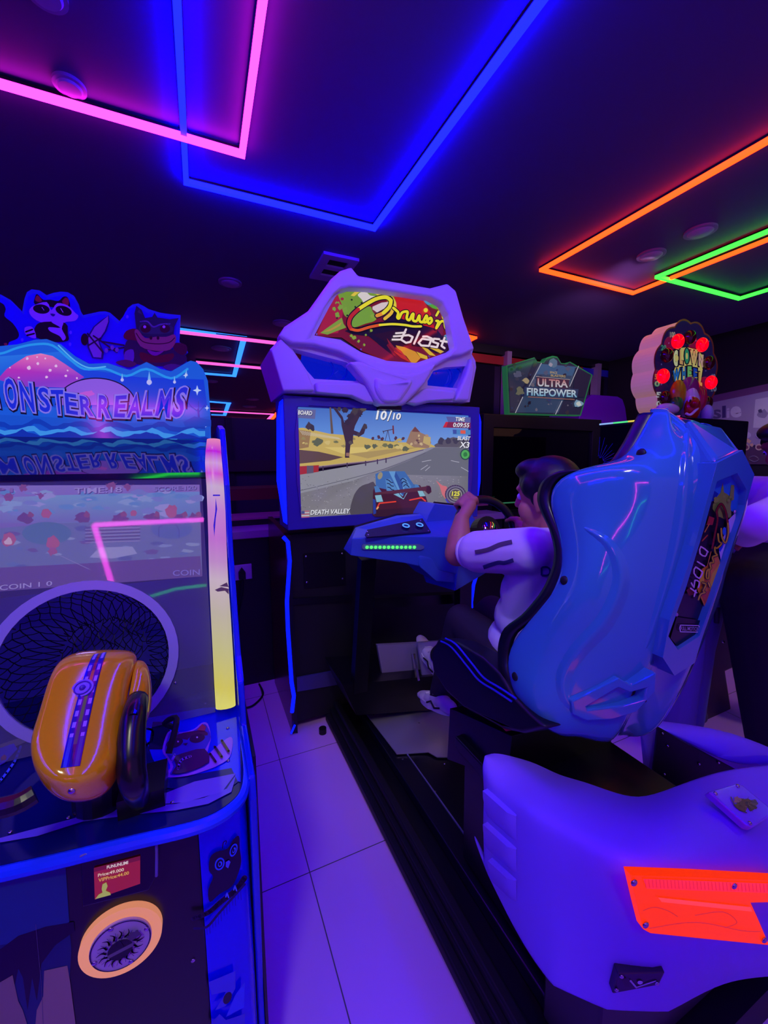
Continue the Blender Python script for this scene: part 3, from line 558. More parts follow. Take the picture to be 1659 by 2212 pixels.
# lower cabinet
LC = bez(MB().box((.40, 2.07, .05), (1.50, 2.62, 1.09)).build('lower_cabinet', M_blackm, RM), .004)
def Q(l, y): return py_(l, y)
MB().prism(Q([(655, 1196), (745, 1190), (746, 1262), (657, 1270)], 2.066), (0, -.006, 0)).build('access_panel', M_black, LC)
for p in ((661, 1202), (739, 1196), (663, 1258), (740, 1250)): screw(LC, aY(*p, 2.055), (0, -1, 0), .006)
MB().prism(Q([(640, 1462), (735, 1445), (740, 1475), (641, 1492)], 2.066), (0, -.012, 0)).build('kick_bar', mat('violet_steel_bar', (80, 70, 130), .4, metal=.4), LC)
MB().prism(Q([(632, 1292), (760, 1285), (760, 1298), (632, 1306)], 2.068), (0, -.01, 0)).build('panel_seam', M_black, LC)
sidep = [(611, 1159), (621, 1170), (625, 1211), (619, 1298), (621, 1356), (629, 1472), (634, 1501), (630, 1536), (636, 1564), (628, 1582)]
SP = [aY(x, y, 2.045) for x, y in sidep]
sp = MB().prism([V((p.x, 2.045, p.z)) for p in SP]+[V((.40, 2.045, 0.003)), V((.40, 2.045, SP[0].z))], (0, .01, 0)).build('side_moulding', M_black, LC)
M_side = mat('dark_red_side_art', (70, 14, 24), .25)
MB().prism([V((.372, 2.05, .004)), V((.372, 2.05, 1.09)), V((.372, 2.62, 1.12)), V((.372, 2.62, .004))], (.027, 0, 0)).build('side_panel', M_side, LC)
MB().tube([V((p.x, 2.035, p.z)) for p in SP[:8]], .0105, 8).build('edge_light', M_rim, LC)
MB().tube([V((p.x, 2.035, p.z)) for p in SP[8:]], .006, 8).build('edge_light', M_rim, LC)
RP = [aY(x, y, 2.045) for x, y in ((1031, 1231), (1021, 1262), (1016, 1300), (1018, 1340), (1022, 1460))]
MB().tube([V((p.x, 2.035, p.z)) for p in RP], .0105, 8).build('edge_light', M_rim, LC)
for p in ((697, 1572), (1500, 1500)):
    q = aZ(697, 1576, .02); MB().cyl((q.x, q.y, 0), (q.x, q.y, .03), .02, 14).build('caster', M_rubber, LC); break
# ---- tilting frames (the motion rig leans to the right)
class Fr:
    def __init__(s, o, deg):
        t = math.radians(deg); s.o = V((o[0], 0, o[1])); s.ea = V((math.cos(t), 0, -math.sin(t))); s.eb = V((math.sin(t), 0, math.cos(t)))
    def loc(s, p): q = p-s.o; return V((q.dot(s.ea), q.y, q.dot(s.eb)))
    def w(s, a, y, b): return s.o+s.ea*a+s.eb*b+V((0, y, 0))
    def A(s, px, py, a): return s.loc(onP(px, py, s.w(a, 0, 0), s.ea))
    def Yp(s, px, py, y): return s.loc(aY(px, py, y))
# ---- base frame
BF = thing('_', (0, 0, 0), 'x', 'x'); bpy.data.objects.remove(BF)
base = bez(MB().box((.62, .50, .035), (1.40, 2.06, .10)).build('base_frame', M_black, RM), .006)
for i, (xa, za, zb_) in enumerate(((.565, .012, .05), (.59, .05, .082), (.612, .082, .115))):
    bez(MB().box((xa, .47, za), (xa+.035, 2.08, zb_)).build('side_rail', M_rubber if i % 2 else M_blackm, base), .008, 3)
    bez(MB().box((1.455-(xa-.565)-.035, .47, za), (1.455-(xa-.565), 2.08, zb_)).build('side_rail', M_blackm, base), .008, 3)
MB().box((.565, .40, .012), (1.455, .50, .11)).build('rear_rail', M_blackm, base)
deck = bez(MB().box((.70, .55, .10), (1.30, 1.95, .145)).build('rig_deck', mat('dark_blue_black_deck', (14, 13, 30), .3), RM), .004)
MB().box((.775, .75, .146), (.78, 1.72, .151)).build('deck_edge_line', mat('bare_metal_edge', (150, 140, 200), .3, metal=.6), deck)
fz = .152
MB().prism([aZ(x, y, fz) for x, y in ((780, 1529), (879, 1518), (985, 1512), (972, 1637), (944, 1637), (925, 1626), (857, 1630))], (0, 0, .004)).build('foot_plate', M_steel, deck)
for p in ((807, 1545), (905, 1562), (870, 1640), (960, 1650), (940, 1710), (995, 1790), (1028, 1815), (1030, 1840)): screw(deck, aZ(p[0], p[1], .157 if p[1] < 1640 else .147), (0, 0, 1), .005)
# pedals
pdl = MB().prism([aX(x, y, .80) if 0 else aY(x, y, 1.78) for x, y in ((815, 1394), (908, 1389), (914, 1474), (831, 1485))], (0, .02, 0)).build('heel_board', M_steel, RM)
MB().prism([aY(x, y, 1.72) for x, y in ((903, 1388), (960, 1384), (965, 1480), (914, 1475))], (0, .012, 0)).build('pedal_plate', M_steel, RM)
MB().beam(aY(893, 1412, 1.75), aY(903, 1470, 1.70), .012, .02).build('pedal_arm', M_screw, RM)
MB().prism([aY(x, y, 1.70) for x, y in ((740, 1480), (990, 1455), (990, 1530), (770, 1545))], (0, .3, 0)).build('pedal_box', M_black, RM)
# steering column and console
for q in ((793, 1205, 775, 1490), (1000, 1240, 1000, 1480)): MB().beam(aY(q[0], q[1], 1.62), aY(q[2], q[3], 1.72), .07, .05, V((0, 1, 0))).build('console_stand', M_black, RM)
MB().beam(aY(805, 1300, 1.75), aY(990, 1290, 1.75), .05, .05).build('cross_tube', M_black, RM)
XC = .97
def mir(p): return V((2*XC-p.x, p.y, p.z-.075))
backL = aY(767, 1139, 1.60); bfL = aY(771, 1141, 1.57); mL = aY(760, 1163, 1.46); cL = aY(757, 1200, 1.47); uL = V((cL.x+.02, 1.62, cL.z-.005))
backM = aY(857, 1113, 1.60); bfM = aY(866, 1117, 1.57); mM = aY(872, 1158, 1.43); cM = aY(872, 1216, 1.44); uM = V((cM.x, 1.64, cM.z-.02))
backC = aY(990, 1102, 1.60); bfC = aY(985, 1108, 1.57); mC = aY(983, 1160, 1.40); cC = aY(985, 1240, 1.41); uC = V((cC.x, 1.66, cC.z-.03))
rings = [[backL, bfL, mL, cL, uL], [backM, bfM, mM, cM, uM], [backC, bfC, mC, cC, uC]]
rings += [[mir(p) for p in r] for r in reversed(rings)]
cons = bez(MB().loft(rings).build('console', M_dash, RM), .012, 3, 25)
belly = [aY(x, y, 1.42) for x, y in ((905, 1222), (944, 1257), (996, 1262), (1032, 1230), (1040, 1205), (905, 1200))]
bez(MB().prism(belly, (0, .2, 0)).build('console_belly', M_dash, cons), .012, 3)
hood = [aY(x, y, 1.52) for x, y in ((921, 1125), (926, 1112), (939, 1088), (1012, 1096), (1030, 1130), (1030, 1150), (921, 1150))]
bez(MB().prism(hood, (0, .14, 0)).build('console_hood', M_dash, cons), .01, 3)
MB().tube([aY(x, y, 1.61) for x, y in ((757, 1170), (767, 1138), (857, 1112), (922, 1112), (938, 1086), (1012, 1094))], .006, 8).build('rubber_edge', M_rubber, cons)
n1 = (mM-bfM).cross(mC-mM).normalized()
if n1.y > 0: n1 = -n1
def onC(x, y): return onP(x, y, mM+n1*.003, n1)
bp = MB().prism([onC(x, y) for x, y in ((788, 1157), (793, 1147), (912, 1122), (930, 1151), (792, 1163))], n1*.006).build('button_panel', mat('purple_black_button_panel', (40, 26, 70), .25), cons)
for p in ((793, 1151), (795, 1158), (908, 1127), (925, 1149)): screw(bp, onC(*p)+n1*.006, n1, .004)
for i, p in enumerate(((875.5, 1142), (905, 1140))):
    c = onC(*p)+n1*.006; bt = MB().cyl(c, c+n1*.008, .0165, 24).build('start_button' if i else 'view_button', mat('dark_blue_button', (16, 22, 90), .15), cons, auto=True)
    e1 = n1.orthogonal().normalized(); e2 = n1.cross(e1)
    MB().tube([c+n1*.009+(e1*math.cos(t)+e2*math.sin(t))*.0135 for t in [k*2*math.pi/24 for k in range(24)]], .0026, 8, closed=True).build('lit_ring', mat('lit_button_ring', (20, 30, 60), .3, emis=(.08, .3, 1.), es=1.2), bt)
n2 = (cM-mM).cross(cC-cM).normalized()
if n2.y > 0: n2 = -n2
def onF(x, y): return onP(x, y, mM+n2*.003, n2)
sl = MB().prism([onF(x, y) for x, y in ((781, 1178), (784, 1175), (905, 1175), (915, 1179), (915, 1184), (908, 1187), (784, 1186), (781, 1183))], n2*.006).build('light_slot', mat('clear_light_cover', (110, 130, 150), .2), cons)
for i in range(12):
    c = onF(792+i*9.25, 1181)+n2*.008; MB().sph(c, (.0068, .004, .0062), 10, 6).build('green_lamp', mat('lit_green_lamp', (10, 60, 20), .3, emis=(.06, 1., .10), es=2.2), sl, smooth=True)
# wheel
wc = aX(1052, 1147, .97); wn = V((0, -.93, .30)).normalized(); we = V((1, 0, -.1)).normalized(); we = (we-wn*we.dot(wn)).normalized(); wu = wn.cross(we)
if wu.z < 0: wu = -wu
RW = .132
whl = MB().tube([wc+(we*math.cos(t)+wu*math.sin(t)*(.93 if math.sin(t) > 0 else .86))*RW for t in [k*2*math.pi/40 for k in range(40)]], .0155, 12, closed=True).build('steering_wheel', mat('black_leatherette', (14, 12, 20), .38), RM, smooth=True)
MB().beam(wc-we*.12, wc-we*.03, .012, .05, wn).beam(wc+we*.12, wc+we*.03, .012, .05, wn).beam(wc-wu*.11, wc-wu*.03, .012, .06, wn).cyl(wc-wn*.03, wc+wn*.012, .055, 24).build('spokes', M_black, whl)
MB().sph(wc+wn*.018, (.036, .036, .016), 24, 12, wn.to_track_quat('Z', 'Y').to_matrix()).build('chrome_hub', M_chrome, whl, smooth=True)
MB().cyl(wc-wn*.03, wc-wn*.22, .03, 16).build('steering_shaft', M_black, RM)
# ---- seat
SF = Fr((.944, 1.07), 10.5)
FSEAT = SF
aw = .235
rim_px = [(1411, 893), (1395, 922), (1373, 963), (1344, 1003), (1307, 1016), (1270, 1017), (1233, 1020), (1205, 1034), (1190, 1055), (1186, 1085), (1198, 1118), (1213, 1148), (1224, 1190), (1222, 1225), (1211, 1256), (1196, 1285), (1178, 1308), (1150, 1338), (1112, 1366), (1099, 1400), (1098, 1430), (1101, 1460), (1123, 1517)]
rim_a = [.10, .11, .125, .15, .19, .215, .235, .24, .24, .24, .235, .232, .23, .232, .235, .24, .24, .24, .24, .24, .24, .24, .22]
RIM = [SF.A(x, y, -a_) for (x, y), a_ in zip(rim_px, rim_a)]   # (a, Y, b)
# rows of the shell from head to base: left rim, side swell, valley, ridge, spine edge, spine centre
def spine(b):   # depth of the panel plane at height b
    return .5-(b/.335)*.033
rows = []
sel = [0, 2, 3, 5, 7, 9, 11, 13, 15, 17, 19, 21, 22]
for i in sel:
    p = RIM[i]; b = p.z
    hb = max(-.2, min(.46, b))
    e = .064+.02*math.sin(max(0, min(1, (b+.05)/.5))*math.pi)*.4
    ys = spine(b) if b > -.06 else .50+(-.06-b)*.25
    if b > .40: ys = .475+(b-.40)*1.1
    A0 = p.x; sw = (-A0)
    r = [(A0, p.y, b), (A0*1.03, p.y-.05, b+.004), (A0*1.0, p.y*.55+ys*.45-.012, b+.006), (-(e+(sw-e)*.62), ys+.05, b+.004),
         (-(e+(sw-e)*.32), ys+.034, b), (-(e+.012), ys+.016, b), (-e*.9, ys+.03, b), (0, ys+.034, b)]
    rows.append(r)
tipb = rows[0][0][2]
full = []
for r in rows:
    left = [SF.w(*p) for p in r]; right = [SF.w(-p[0], p[1], p[2]) for p in reversed(r[:-1])]; full.append(left+right)
# close the base: last rows curl under
last = rows[-1]
for k, (dy, db, sc_) in enumerate(((.02, -.035, .8), (.07, -.05, .5))):
    rr = [(p[0]*sc_, p[1]+(dy if j > 2 else 0), p[2]+db) for j, p in enumerate(last)]
    full.append([SF.w(*p) for p in rr]+[SF.w(-p[0], p[1], p[2]) for p in reversed(rr[:-1])])
top = [(p[0]*.75, p[1]+.03, p[2]+.015) for p in rows[0]]
full.insert(0, [SF.w(*p) for p in top]+[SF.w(-p[0], p[1], p[2]) for p in reversed(top[:-1])])
shell = MB().loft(full, ringclosed=False, caps=False).build('seat_shell', M_seat, RM, smooth=True)
# spine fin: a raised keel carrying the printed panel
sub(sol(shell, .012, -1), 2)
from mathutils.bvhtree import BVHTree
bpy.context.view_layer.update(); bvh_s = BVHTree.FromObject(shell, bpy.context.evaluated_depsgraph_get())
def ridge(path, wd, ht, name):
    rg = []; pp = cr([V(p) for p in path], 5); n_ = len(pp)
    for i, p in enumerate(pp):
        d = (pp[min(i+1, n_-1)]-pp[max(i-1, 0)]).normalized(); nx = V((-d.y, d.x)); k = math.sin(math.pi*(i+.5)/n_)**.6; ring = []
        for t in (-1, -.66, -.33, 0, .33, .66, 1):
            q = p+nx*t*wd*k*.5; h = bvh_s.ray_cast(CAM, ray(q.x, q.y).normalized())
            if not h[0]: return
            ring.append(h[0]+(CAM-h[0]).normalized()*(ht*k*(math.cos(t*math.pi)*.5+.5)-.0006))
        rg.append(ring)
    MB().loft(rg, ringclosed=False, caps=False).build(name, M_seat, shell, smooth=True)
ridge([(1262, 1140), (1312, 1172), (1338, 1220), (1338, 1275), (1305, 1345), (1250, 1405), (1218, 1460), (1222, 1510), (1258, 1545)], 46, .011, 'moulded_swoosh')
ridge([(1487, 915), (1484, 990), (1478, 1080), (1460, 1190), (1430, 1300), (1395, 1400)], 40, .010, 'moulded_flute')
def S(a_, y, b): return SF.w(a_, y, b)
def sp_px(px, py, off=0.): # point on panel plane
    p0 = SF.w(0, spine(0)+off, 0); p1 = SF.w(0, spine(.3)+off, .3); n = (p1-p0).cross(SF.ea).normalized(); return onP(px, py, p0, n)
keel_out = [(1549, 1000), (1604, 972), (1630, 1025), (1600, 1124), (1542, 1300), (1516, 1381), (1501, 1432), (1457, 1460), (1432, 1421), (1447, 1340), (1500, 1180)]
pan = [(1593, 1022), (1613, 1058), (1609, 1100), (1570, 1210), (1511, 1374), (1465, 1404), (1444, 1374), (1482, 1270), (1520, 1146), (1549, 1040)]
kd = V((0, .055, 0))
keel = MB().prism([sp_px(x, y, -.012) for x, y in keel_out], kd, holes=[[sp_px(x, y, -.012) for x, y in pan]]).build('spine_keel', M_seat, shell); bez(keel, .012, 3, 25)
# head cap above the keel, sloping forward
capL = [sp_px(1549, 1000, -.012), sp_px(1604, 972, -.012)]
capT = [SF.w(*SF.A(1487, 904, -.085)), SF.w(*SF.A(1560, 922, .07))]
bez(MB().hexa([capL[0], capL[1], capT[1], capT[0], capL[0]+V((0, .06, -.02)), capL[1]+V((0, .06, -.02)), capT[1]+V((0, .05, -.05)), capT[0]+V((0, .05, -.05))]).build('head_cap', M_seat, shell), .01, 3)
# lower tail of the shell with its nameplate slot
tail = [(1178, 1530), (1240, 1500), (1338, 1463), (1370, 1480), (1424, 1455), (1417, 1491), (1373, 1539), (1320, 1555), (1270, 1561)]
tp = SF.w(0, .50, -.16)
def tl(px, py, d=0.): return onP(px, py, SF.w(-.07, .50+d, -.14), V((-.48, -.84, -.1)).normalized())
tailo = MB().prism([tl(x, y) for x, y in ((1235, 1515), (1338, 1464), (1365, 1480), (1420, 1452), (1417, 1491), (1373, 1539), (1318, 1556), (1268, 1558), (1240, 1545))], (0, .05, 0), holes=[[tl(x, y) for x, y in ((1268, 1527), (1336, 1486), (1362, 1497), (1398, 1487), (1392, 1512), (1355, 1523), (1270, 1533))]]).build('tail_moulding', M_seat, shell); bez(tailo, .010, 3, 25)
a = Art(lambda x, y: tl(x, y, .022), V((-.48, -.84, -.1)), es=0, rough=.3)
a.poly([(1262, 1530), (1335, 1480), (1362, 1492), (1403, 1482), (1396, 1516), (1355, 1528), (1266, 1538)], (14, 10, 20))
a.text('Cruis\'n', [(1305, 1512), (1372, 1506), (1374, 1498), (1309, 1503)], (120, 90, 70), shear=.4); a.text('blast', [(1330, 1520), (1362, 1516), (1362, 1509), (1330, 1513)], (120, 100, 110), shear=.3)
a.build('nameplate', tailo)
# printed panel on the spine
pn = (SF.w(0, spine(.3), .3)-SF.w(0, spine(0), 0)).cross(SF.ea).normalized(); pn = pn if pn.y < 0 else -pn
a = Art(lambda x, y: sp_px(x, y, .002), pn, es=0, rough=.25)
Z = lambda l: pts(l, .18982, 1420, 1000)
PAN = Z([(880, 90), (1010, 300), (960, 480), (700, 1160), (520, 1760), (480, 1960), (245, 2130), (120, 1980), (200, 1740), (420, 1000), (600, 420), (640, 200)])
a.poly(PAN, (30, 14, 40))
a.poly(Z([(880, 90), (1010, 300), (950, 500), (860, 560), (700, 460), (600, 420), (640, 200)]), (40, 130, 190))
a.poly(Z([(620, 300), (690, 350), (640, 430), (590, 440)]), (20, 50, 140))
a.splat(*Z([(740, 500)])[0], 36, (140, 175, 60), 17, j=.4, sx=.75, sy=1.)
a.poly(Z([(690, 430), (735, 220), (760, 420)]), (140, 175, 60)); a.poly(Z([(810, 400), (830, 250), (865, 250), (860, 420)]), (140, 175, 60))
for i in range(10): a.splat(*Z([(random.uniform(640, 850), random.uniform(380, 620))])[0], random.uniform(3, 7), (150, 185, 66), 9)
a.poly(Z([(780, 650), (870, 560), (860, 700), (800, 800), (740, 960), (700, 1100), (680, 1000), (740, 800)]), (205, 200, 215))
a.poly(Z([(670, 960), (740, 900), (720, 960), (690, 1010)]), (40, 60, 190))
a.poly(Z([(560, 1150), (650, 1000), (690, 1130), (640, 1330), (560, 1600), (520, 1640), (460, 1500), (430, 1430), (480, 1200)]), (225, 150, 30))
a.poly(Z([(600, 1250), (690, 1130), (690, 1200), (600, 1430), (560, 1420)]), (238, 215, 40)); a.poly(Z([(440, 1380), (500, 1200), (540, 1230), (500, 1350), (420, 1430)]), (238, 215, 40)); a.poly(Z([(470, 1480), (610, 1420), (545, 1640)]), (205, 100, 40))
a.poly(Z([(560, 600), (620, 620), (600, 700), (530, 700)]), (170, 50, 50)); a.stroke(Z([(510, 780), (560, 690)]), 2, (225, 160, 50)); a.stroke(Z([(480, 880), (540, 815)]), 2.4, (205, 90, 40))
a.poly(Z([(300, 1440), (340, 1400), (420, 1480), (330, 1500)]), (110, 20, 30)); a.poly(Z([(190, 1740), (520, 1790), (480, 1960), (245, 2130), (120, 1980)]), (6, 4, 12))
L1 = Z([(590, 960), (620, 800), (650, 640), (640, 540), (690, 460), (740, 540), (765, 680), (770, 800), (740, 900), (700, 840), (690, 740)])
a.stroke(L1, 5.4, (20, 10, 26), n=4); a.stroke(L1[:7], 3.6, (150, 40, 40), n=4); a.stroke(L1[6:], 3.4, (236, 222, 50), n=4)
a.ell(*Z([(725, 770)])[0], 4, 9, (40, 120, 190))
c1 = Z([(650, 800), (660, 880), (690, 910), (640, 960), (615, 950), (620, 1010), (640, 1040), (590, 1060), (600, 1120), (560, 1130), (570, 1190), (530, 1210), (520, 1290), (545, 1300), (550, 1210)])
a.stroke(c1, 6, (20, 10, 26), n=4); a.stroke(c1, 3.2, (238, 224, 44), n=4)
c1 = Z([(570, 1000), (530, 1160)]); a.stroke(c1, 1.6, (225, 150, 50))
c1 = Z([(540, 1350), (560, 1400)]); a.stroke(c1, 5, (20, 10, 26)); a.stroke(c1, 2.8, (238, 224, 44))
c1 = Z([(470, 1350), (510, 1370), (480, 1440), (500, 1460), (450, 1480), (425, 1540)]); a.stroke(c1, 6, (20, 10, 26), n=4); a.stroke(c1, 3.2, (238, 224, 44), n=4)
for p in ([(530, 1000), (450, 940), (440, 1020), (500, 1050), (520, 1010)], [(490, 1160), (410, 1110)], [(470, 1230), (390, 1170), (370, 1240), (430, 1300), (470, 1230)], [(420, 1400), (430, 1340), (380, 1320), (370, 1400), (340, 1350)], [(400, 1460), (330, 1410)], [(370, 1500), (390, 1430)]): a.stroke(Z(p), 3, (226, 200, 208), n=2)
lab = Z([(205, 1860), (215, 1825), (420, 1830), (440, 1860), (425, 1905), (215, 1900)]); a.stroke(lab, 1.6, (225, 222, 230), closed=True)
a.text('FULL MOTION', Z([(215, 1885), (425, 1892), (425, 1845), (215, 1840)]), (170, 168, 180), off=.01)
a.build('printed_panel', keel)
for p in Z([(222, 1725), (512, 1740), (882, 555)]): screw(keel, sp_px(p[0], p[1], -.002), pn, .005)
# black rim gasket along both edges
for sgn in (-1, 1):
    pp = cr([SF.w(p.x if sgn < 0 else -p.x, p.y, p.z) for p in RIM], 3); front = [q+V((0, .065, .0)) for q in pp]
    rg = []
    for q in pp:
        c = q+V((0, .013, 0)); rg.append([c+SF.ea*(.014*math.cos(t))*(-1)+V((0, .021*math.sin(t), 0)) for t in [k*2*math.pi/8 for k in range(8)]])
    MB().loft(rg).build('rim_padding', mat('black_vinyl_rim', (16, 14, 24), .35), shell, smooth=True)
for p, a_ in (((1385, 979), -.15), ((1219, 1254), -.238), ((1113, 1461), -.241)):
    q = SF.w(*SF.A(p[0], p[1], a_-.012)); MB().sph(q, (.005, .0105, .0105), 16, 8, (-SF.ea).to_track_quat('X', 'Z').to_matrix()).build('bolt_cap', M_rubber, shell, smooth=True)
# padded inner back, cushion and side bolsters
innr = []
for i in sel[1:-1]:
    p = RIM[i]; b = p.z; a0 = -p.x-.02; ys = spine(b)+.10
    innr.append([SF.w(-a0, p.y+.03, b), SF.w(-a0*.7, ys+.05, b), SF.w(0, ys+.02, b), SF.w(a0*.7, ys+.05, b), SF.w(a0, p.y+.03, b), SF.w(a0, p.y, b), SF.w(0, ys-.03, b), SF.w(-a0, p.y, b)])
sub(MB().loft(innr).build('back_cushion', mat('black_seat_vinyl', (16, 13, 26), .4), RM, smooth=True), 1)
M_vinyl = MATS['black_seat_vinyl']
bol = [(946, 1379), (990, 1388), (1040, 1418), (1082, 1458), (1108, 1505), (1150, 1548), (1178, 1572), (1130, 1585), (1085, 1575), (1040, 1550), (1000, 1528), (962, 1492), (935, 1450), (930, 1410)]
for xx, nm in ((.655, 0), (1.165, 1)):
    P = [aX(x, y, .655) for x, y in bol]
    if nm: P = [V((xx+.02, max(p.y, .70), p.z-.10)) for p in P]
    bez(MB().prism(P, (.075, 0, -.012)).build('seat_bolster', M_vinyl, RM, auto=True), .022, 4)
P = [aX(x, y, .73) for x, y in bol]; zb0 = min(p.z for p in P)
bez(MB().prism([aX(x, y, .73)+V((0, 0, -.02)) for x, y in ((960, 1400), (1040, 1440), (1090, 1490), (1130, 1530), (1120, 1575), (1040, 1545), (960, 1480), (945, 1430))], (.49, 0, -.085)).build('seat_cushion', M_vinyl, RM), .02, 3)
for ofs in (0, 10): MB().tube(cr([aX(x+ofs, y-ofs*.6, .650) for x, y in ((952, 1385), (975, 1398), (1010, 1440), (1035, 1470), (1070, 1492), (1105, 1515))], 5), .0028, 6).build('piping', mat('blue_piping', (40, 40, 190), .3), RM)
pl_ = MB()
ped = [aX(x, y, .70) for x, y in ((972, 1530), (1040, 1560), (1105, 1590), (1098, 1690), (966, 1640))]
bez(MB().prism(ped, (.40, 0, -.04)).build('seat_pedestal', M_black, RM), .006)
MB().box((.72, .56, .16), (1.10, .98, .55)).build('actuator_box', M_black, RM)
bez(MB().box((.68, .55, .56), (1.10, .98, .60)).build('seat_runner', M_black, RM), .004)
MB().cyl((1.0, .55, .15), (1.0, .55, .56), .03, 16).cyl((.84, .62, .15), (.84, .62, .56), .03, 16).build('actuator', M_steel, RM)
MB().prism([aX(x, y, .693) for x, y in ((1075, 1561), (1093, 1560), (1108, 1577), (1093, 1580))], (.006, 0, 0)).build('red_tag', mat('red_tag_plastic', (220, 30, 50), .4), RM)
# ---- rear bumper
F2 = Fr((.943, .648), 7.6)
L0 = [(1047, 1637, .775), (1075, 1634, .76), (1110, 1643, .735), (1155, 1655, .705), (1210, 1685, .66), (1258, 1695, .62), (1338, 1726, .56), (1397, 1736, .52), (1477, 1703, .50), (1556, 1675, .48), (1628, 1663, .455), (1720, 1655, .44)]
L1_ = [(1046, 1650, .765), (1062, 1690, .72), (1080, 1705, .69), (1105, 1724, .65), (1150, 1752, .58), (1210, 1790, .52), (1300, 1838, .44), (1370, 1862, .395), (1480, 1872, .36), (1580, 1878, .345), (1640, 1880, .335), (1740, 1885, .325)]
L2_ = [(1047, 1760, .75), (1062, 1795, .71), (1080, 1830, .68), (1110, 1880, .62), (1160, 1935, .55), (1225, 1985, .49), (1315, 2025, .425), (1385, 2050, .38), (1490, 2062, .345), (1585, 2072, .33), (1645, 2076, .322), (1745, 2085, .315)]
L3_ = [(1050, 1862, .74), (1068, 1900, .70), (1088, 1940, .66), (1118, 2000, .61), (1155, 2068, .55), (1200, 2120, .49), (1310, 2168, .425), (1440, 2173, .40), (1545, 2112, .385), (1610, 2100, .375), (1660, 2096, .37), (1750, 2095, .36)]
def rowpts(L): return [aY(x, y, yy) for x, y, yy in L]
R0, R1, R2, R3 = map(rowpts, (L0, L1_, L2_, L3_))
inn = [p+V((.006, .02, -.10)) for p in R0]; und = [p+V((.03, .10, .0)) for p in R3]
R0b = [a_*.93+b*.07 for a_, b in zip(R0, R1)]; Rm = [(a_*.5+b*.5)+V((0, 0, .012)) for a_, b in zip(R0, R1)]
Rm2 = [(a_+b)*.5+V((0, -.008, 0)) for a_, b in zip(R1, R2)]; R3b = [a_*.92+b*.08 for a_, b in zip(R3, R2)]
R1a = [a_*.93+b*.07 for a_, b in zip(R1, R0)]; R1b = [a_*.93+b*.07 for a_, b in zip(R1, R2)]
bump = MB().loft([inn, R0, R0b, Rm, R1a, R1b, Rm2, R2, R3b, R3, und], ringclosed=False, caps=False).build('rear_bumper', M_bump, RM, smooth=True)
me_ = bump.data; crs = me_.attributes.new('crease_edge', 'FLOAT', 'EDGE'); W_ = len(L0)
for e in me_.edges:
    a_, b_ = e.vertices
    if a_//W_ == b_//W_ and a_//W_ in (1, 9): crs.data[e.index].value = .75
    if a_//W_ != b_//W_ and a_ % W_ == b_ % W_ and a_ % W_ in (5, 6, 7) and min(a_, b_)//W_ >= 7: crs.data[e.index].value = .6
sub(sol(bump, .010, 1), 2)
# right arm of the bumper beyond the opening
fa = [(1381, 1562, .80), (1421, 1564, .80), (1490, 1572, .72), (1556, 1583, .66), (1620, 1603, .60), (1700, 1640, .52)]
top_o = [aY(x, y, yy) for x, y, yy in fa]
fin = [(1384, 1575, .785), (1421, 1574, .765), (1480, 1606, .70), (1540, 1639, .64), (1600, 1670, .55), (1700, 1655, .46)]
top_i = [aY(x, y, yy) for x, y, yy in fin]
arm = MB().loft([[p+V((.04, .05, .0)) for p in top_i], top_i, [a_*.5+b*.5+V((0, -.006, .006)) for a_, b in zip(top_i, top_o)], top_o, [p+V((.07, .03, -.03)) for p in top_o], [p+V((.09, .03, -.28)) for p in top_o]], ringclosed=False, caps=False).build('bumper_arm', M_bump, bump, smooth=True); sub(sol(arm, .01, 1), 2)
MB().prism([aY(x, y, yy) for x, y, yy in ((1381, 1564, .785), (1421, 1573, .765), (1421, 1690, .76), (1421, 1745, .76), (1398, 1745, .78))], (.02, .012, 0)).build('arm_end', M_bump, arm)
fp_ = [aY(x, y, .73 if x < 1450 else .62) for x, y in ((1421, 1572), (1596, 1670), (1560, 1760), (1420, 1760), (1422, 1694), (1409, 1686))]
armp = MB().prism([onP(x, y, aY(1421, 1572, .745), V((-.62, -.78, .08)).normalized()) for x, y in ((1421, 1572), (1500, 1616), (1598, 1669), (1570, 1760), (1418, 1765), (1421, 1696), (1409, 1686))], (.006, .008, 0)).build('black_gusset', M_black, bump)
nn_ = V((-.62, -.78, .08)).normalized()
for p in ((1430, 1583), (1551, 1646), (1509, 1649), (1421, 1686), (1434, 1671), (1441, 1610)): screw(armp, onP(p[0], p[1], aY(1421, 1572, .745), nn_)+nn_*.004, nn_, .004)
# louvres on the left flank
bpy.context.view_layer.update(); from mathutils.bvhtree import BVHTree
bvb = BVHTree.FromObject(bump, bpy.context.evaluated_depsgraph_get())
def onB(x, y):
    h = bvb.ray_cast(CAM, ray(x, y).normalized()); return h[0], h[1]
for y0, yb in ((1706, 1768), (1778, 1838), (1846, 1900)):
    rg = []
    for t in range(7):
        x = 1053+t*10.5; ya = y0+t*9.5; yc = yb+t*(9.5 if t < 6 else 8); rows_ = []
        for k in range(5):
            h, n = onB(x, ya+(yc-ya)*k/4)
            if h is None: break
            if n.dot(CAM-h) < 0: n = -n
            rows_.append(h+n*((.013, .012, .009, .005, -.002)[k]*(1 if t < 6 else .1)))
        if len(rows_) == 5:
            h, n = onB(x, ya-3); n = (n if n is not None else V((0, -1, 0))); rg.append([(h if h else rows_[0])-rows_[0]*0+(V((0, 0, 0)))]+rows_)
    if len(rg) > 2: MB().loft(rg, ringclosed=False, caps=False).build('louvre', M_bump, bump, auto=True)
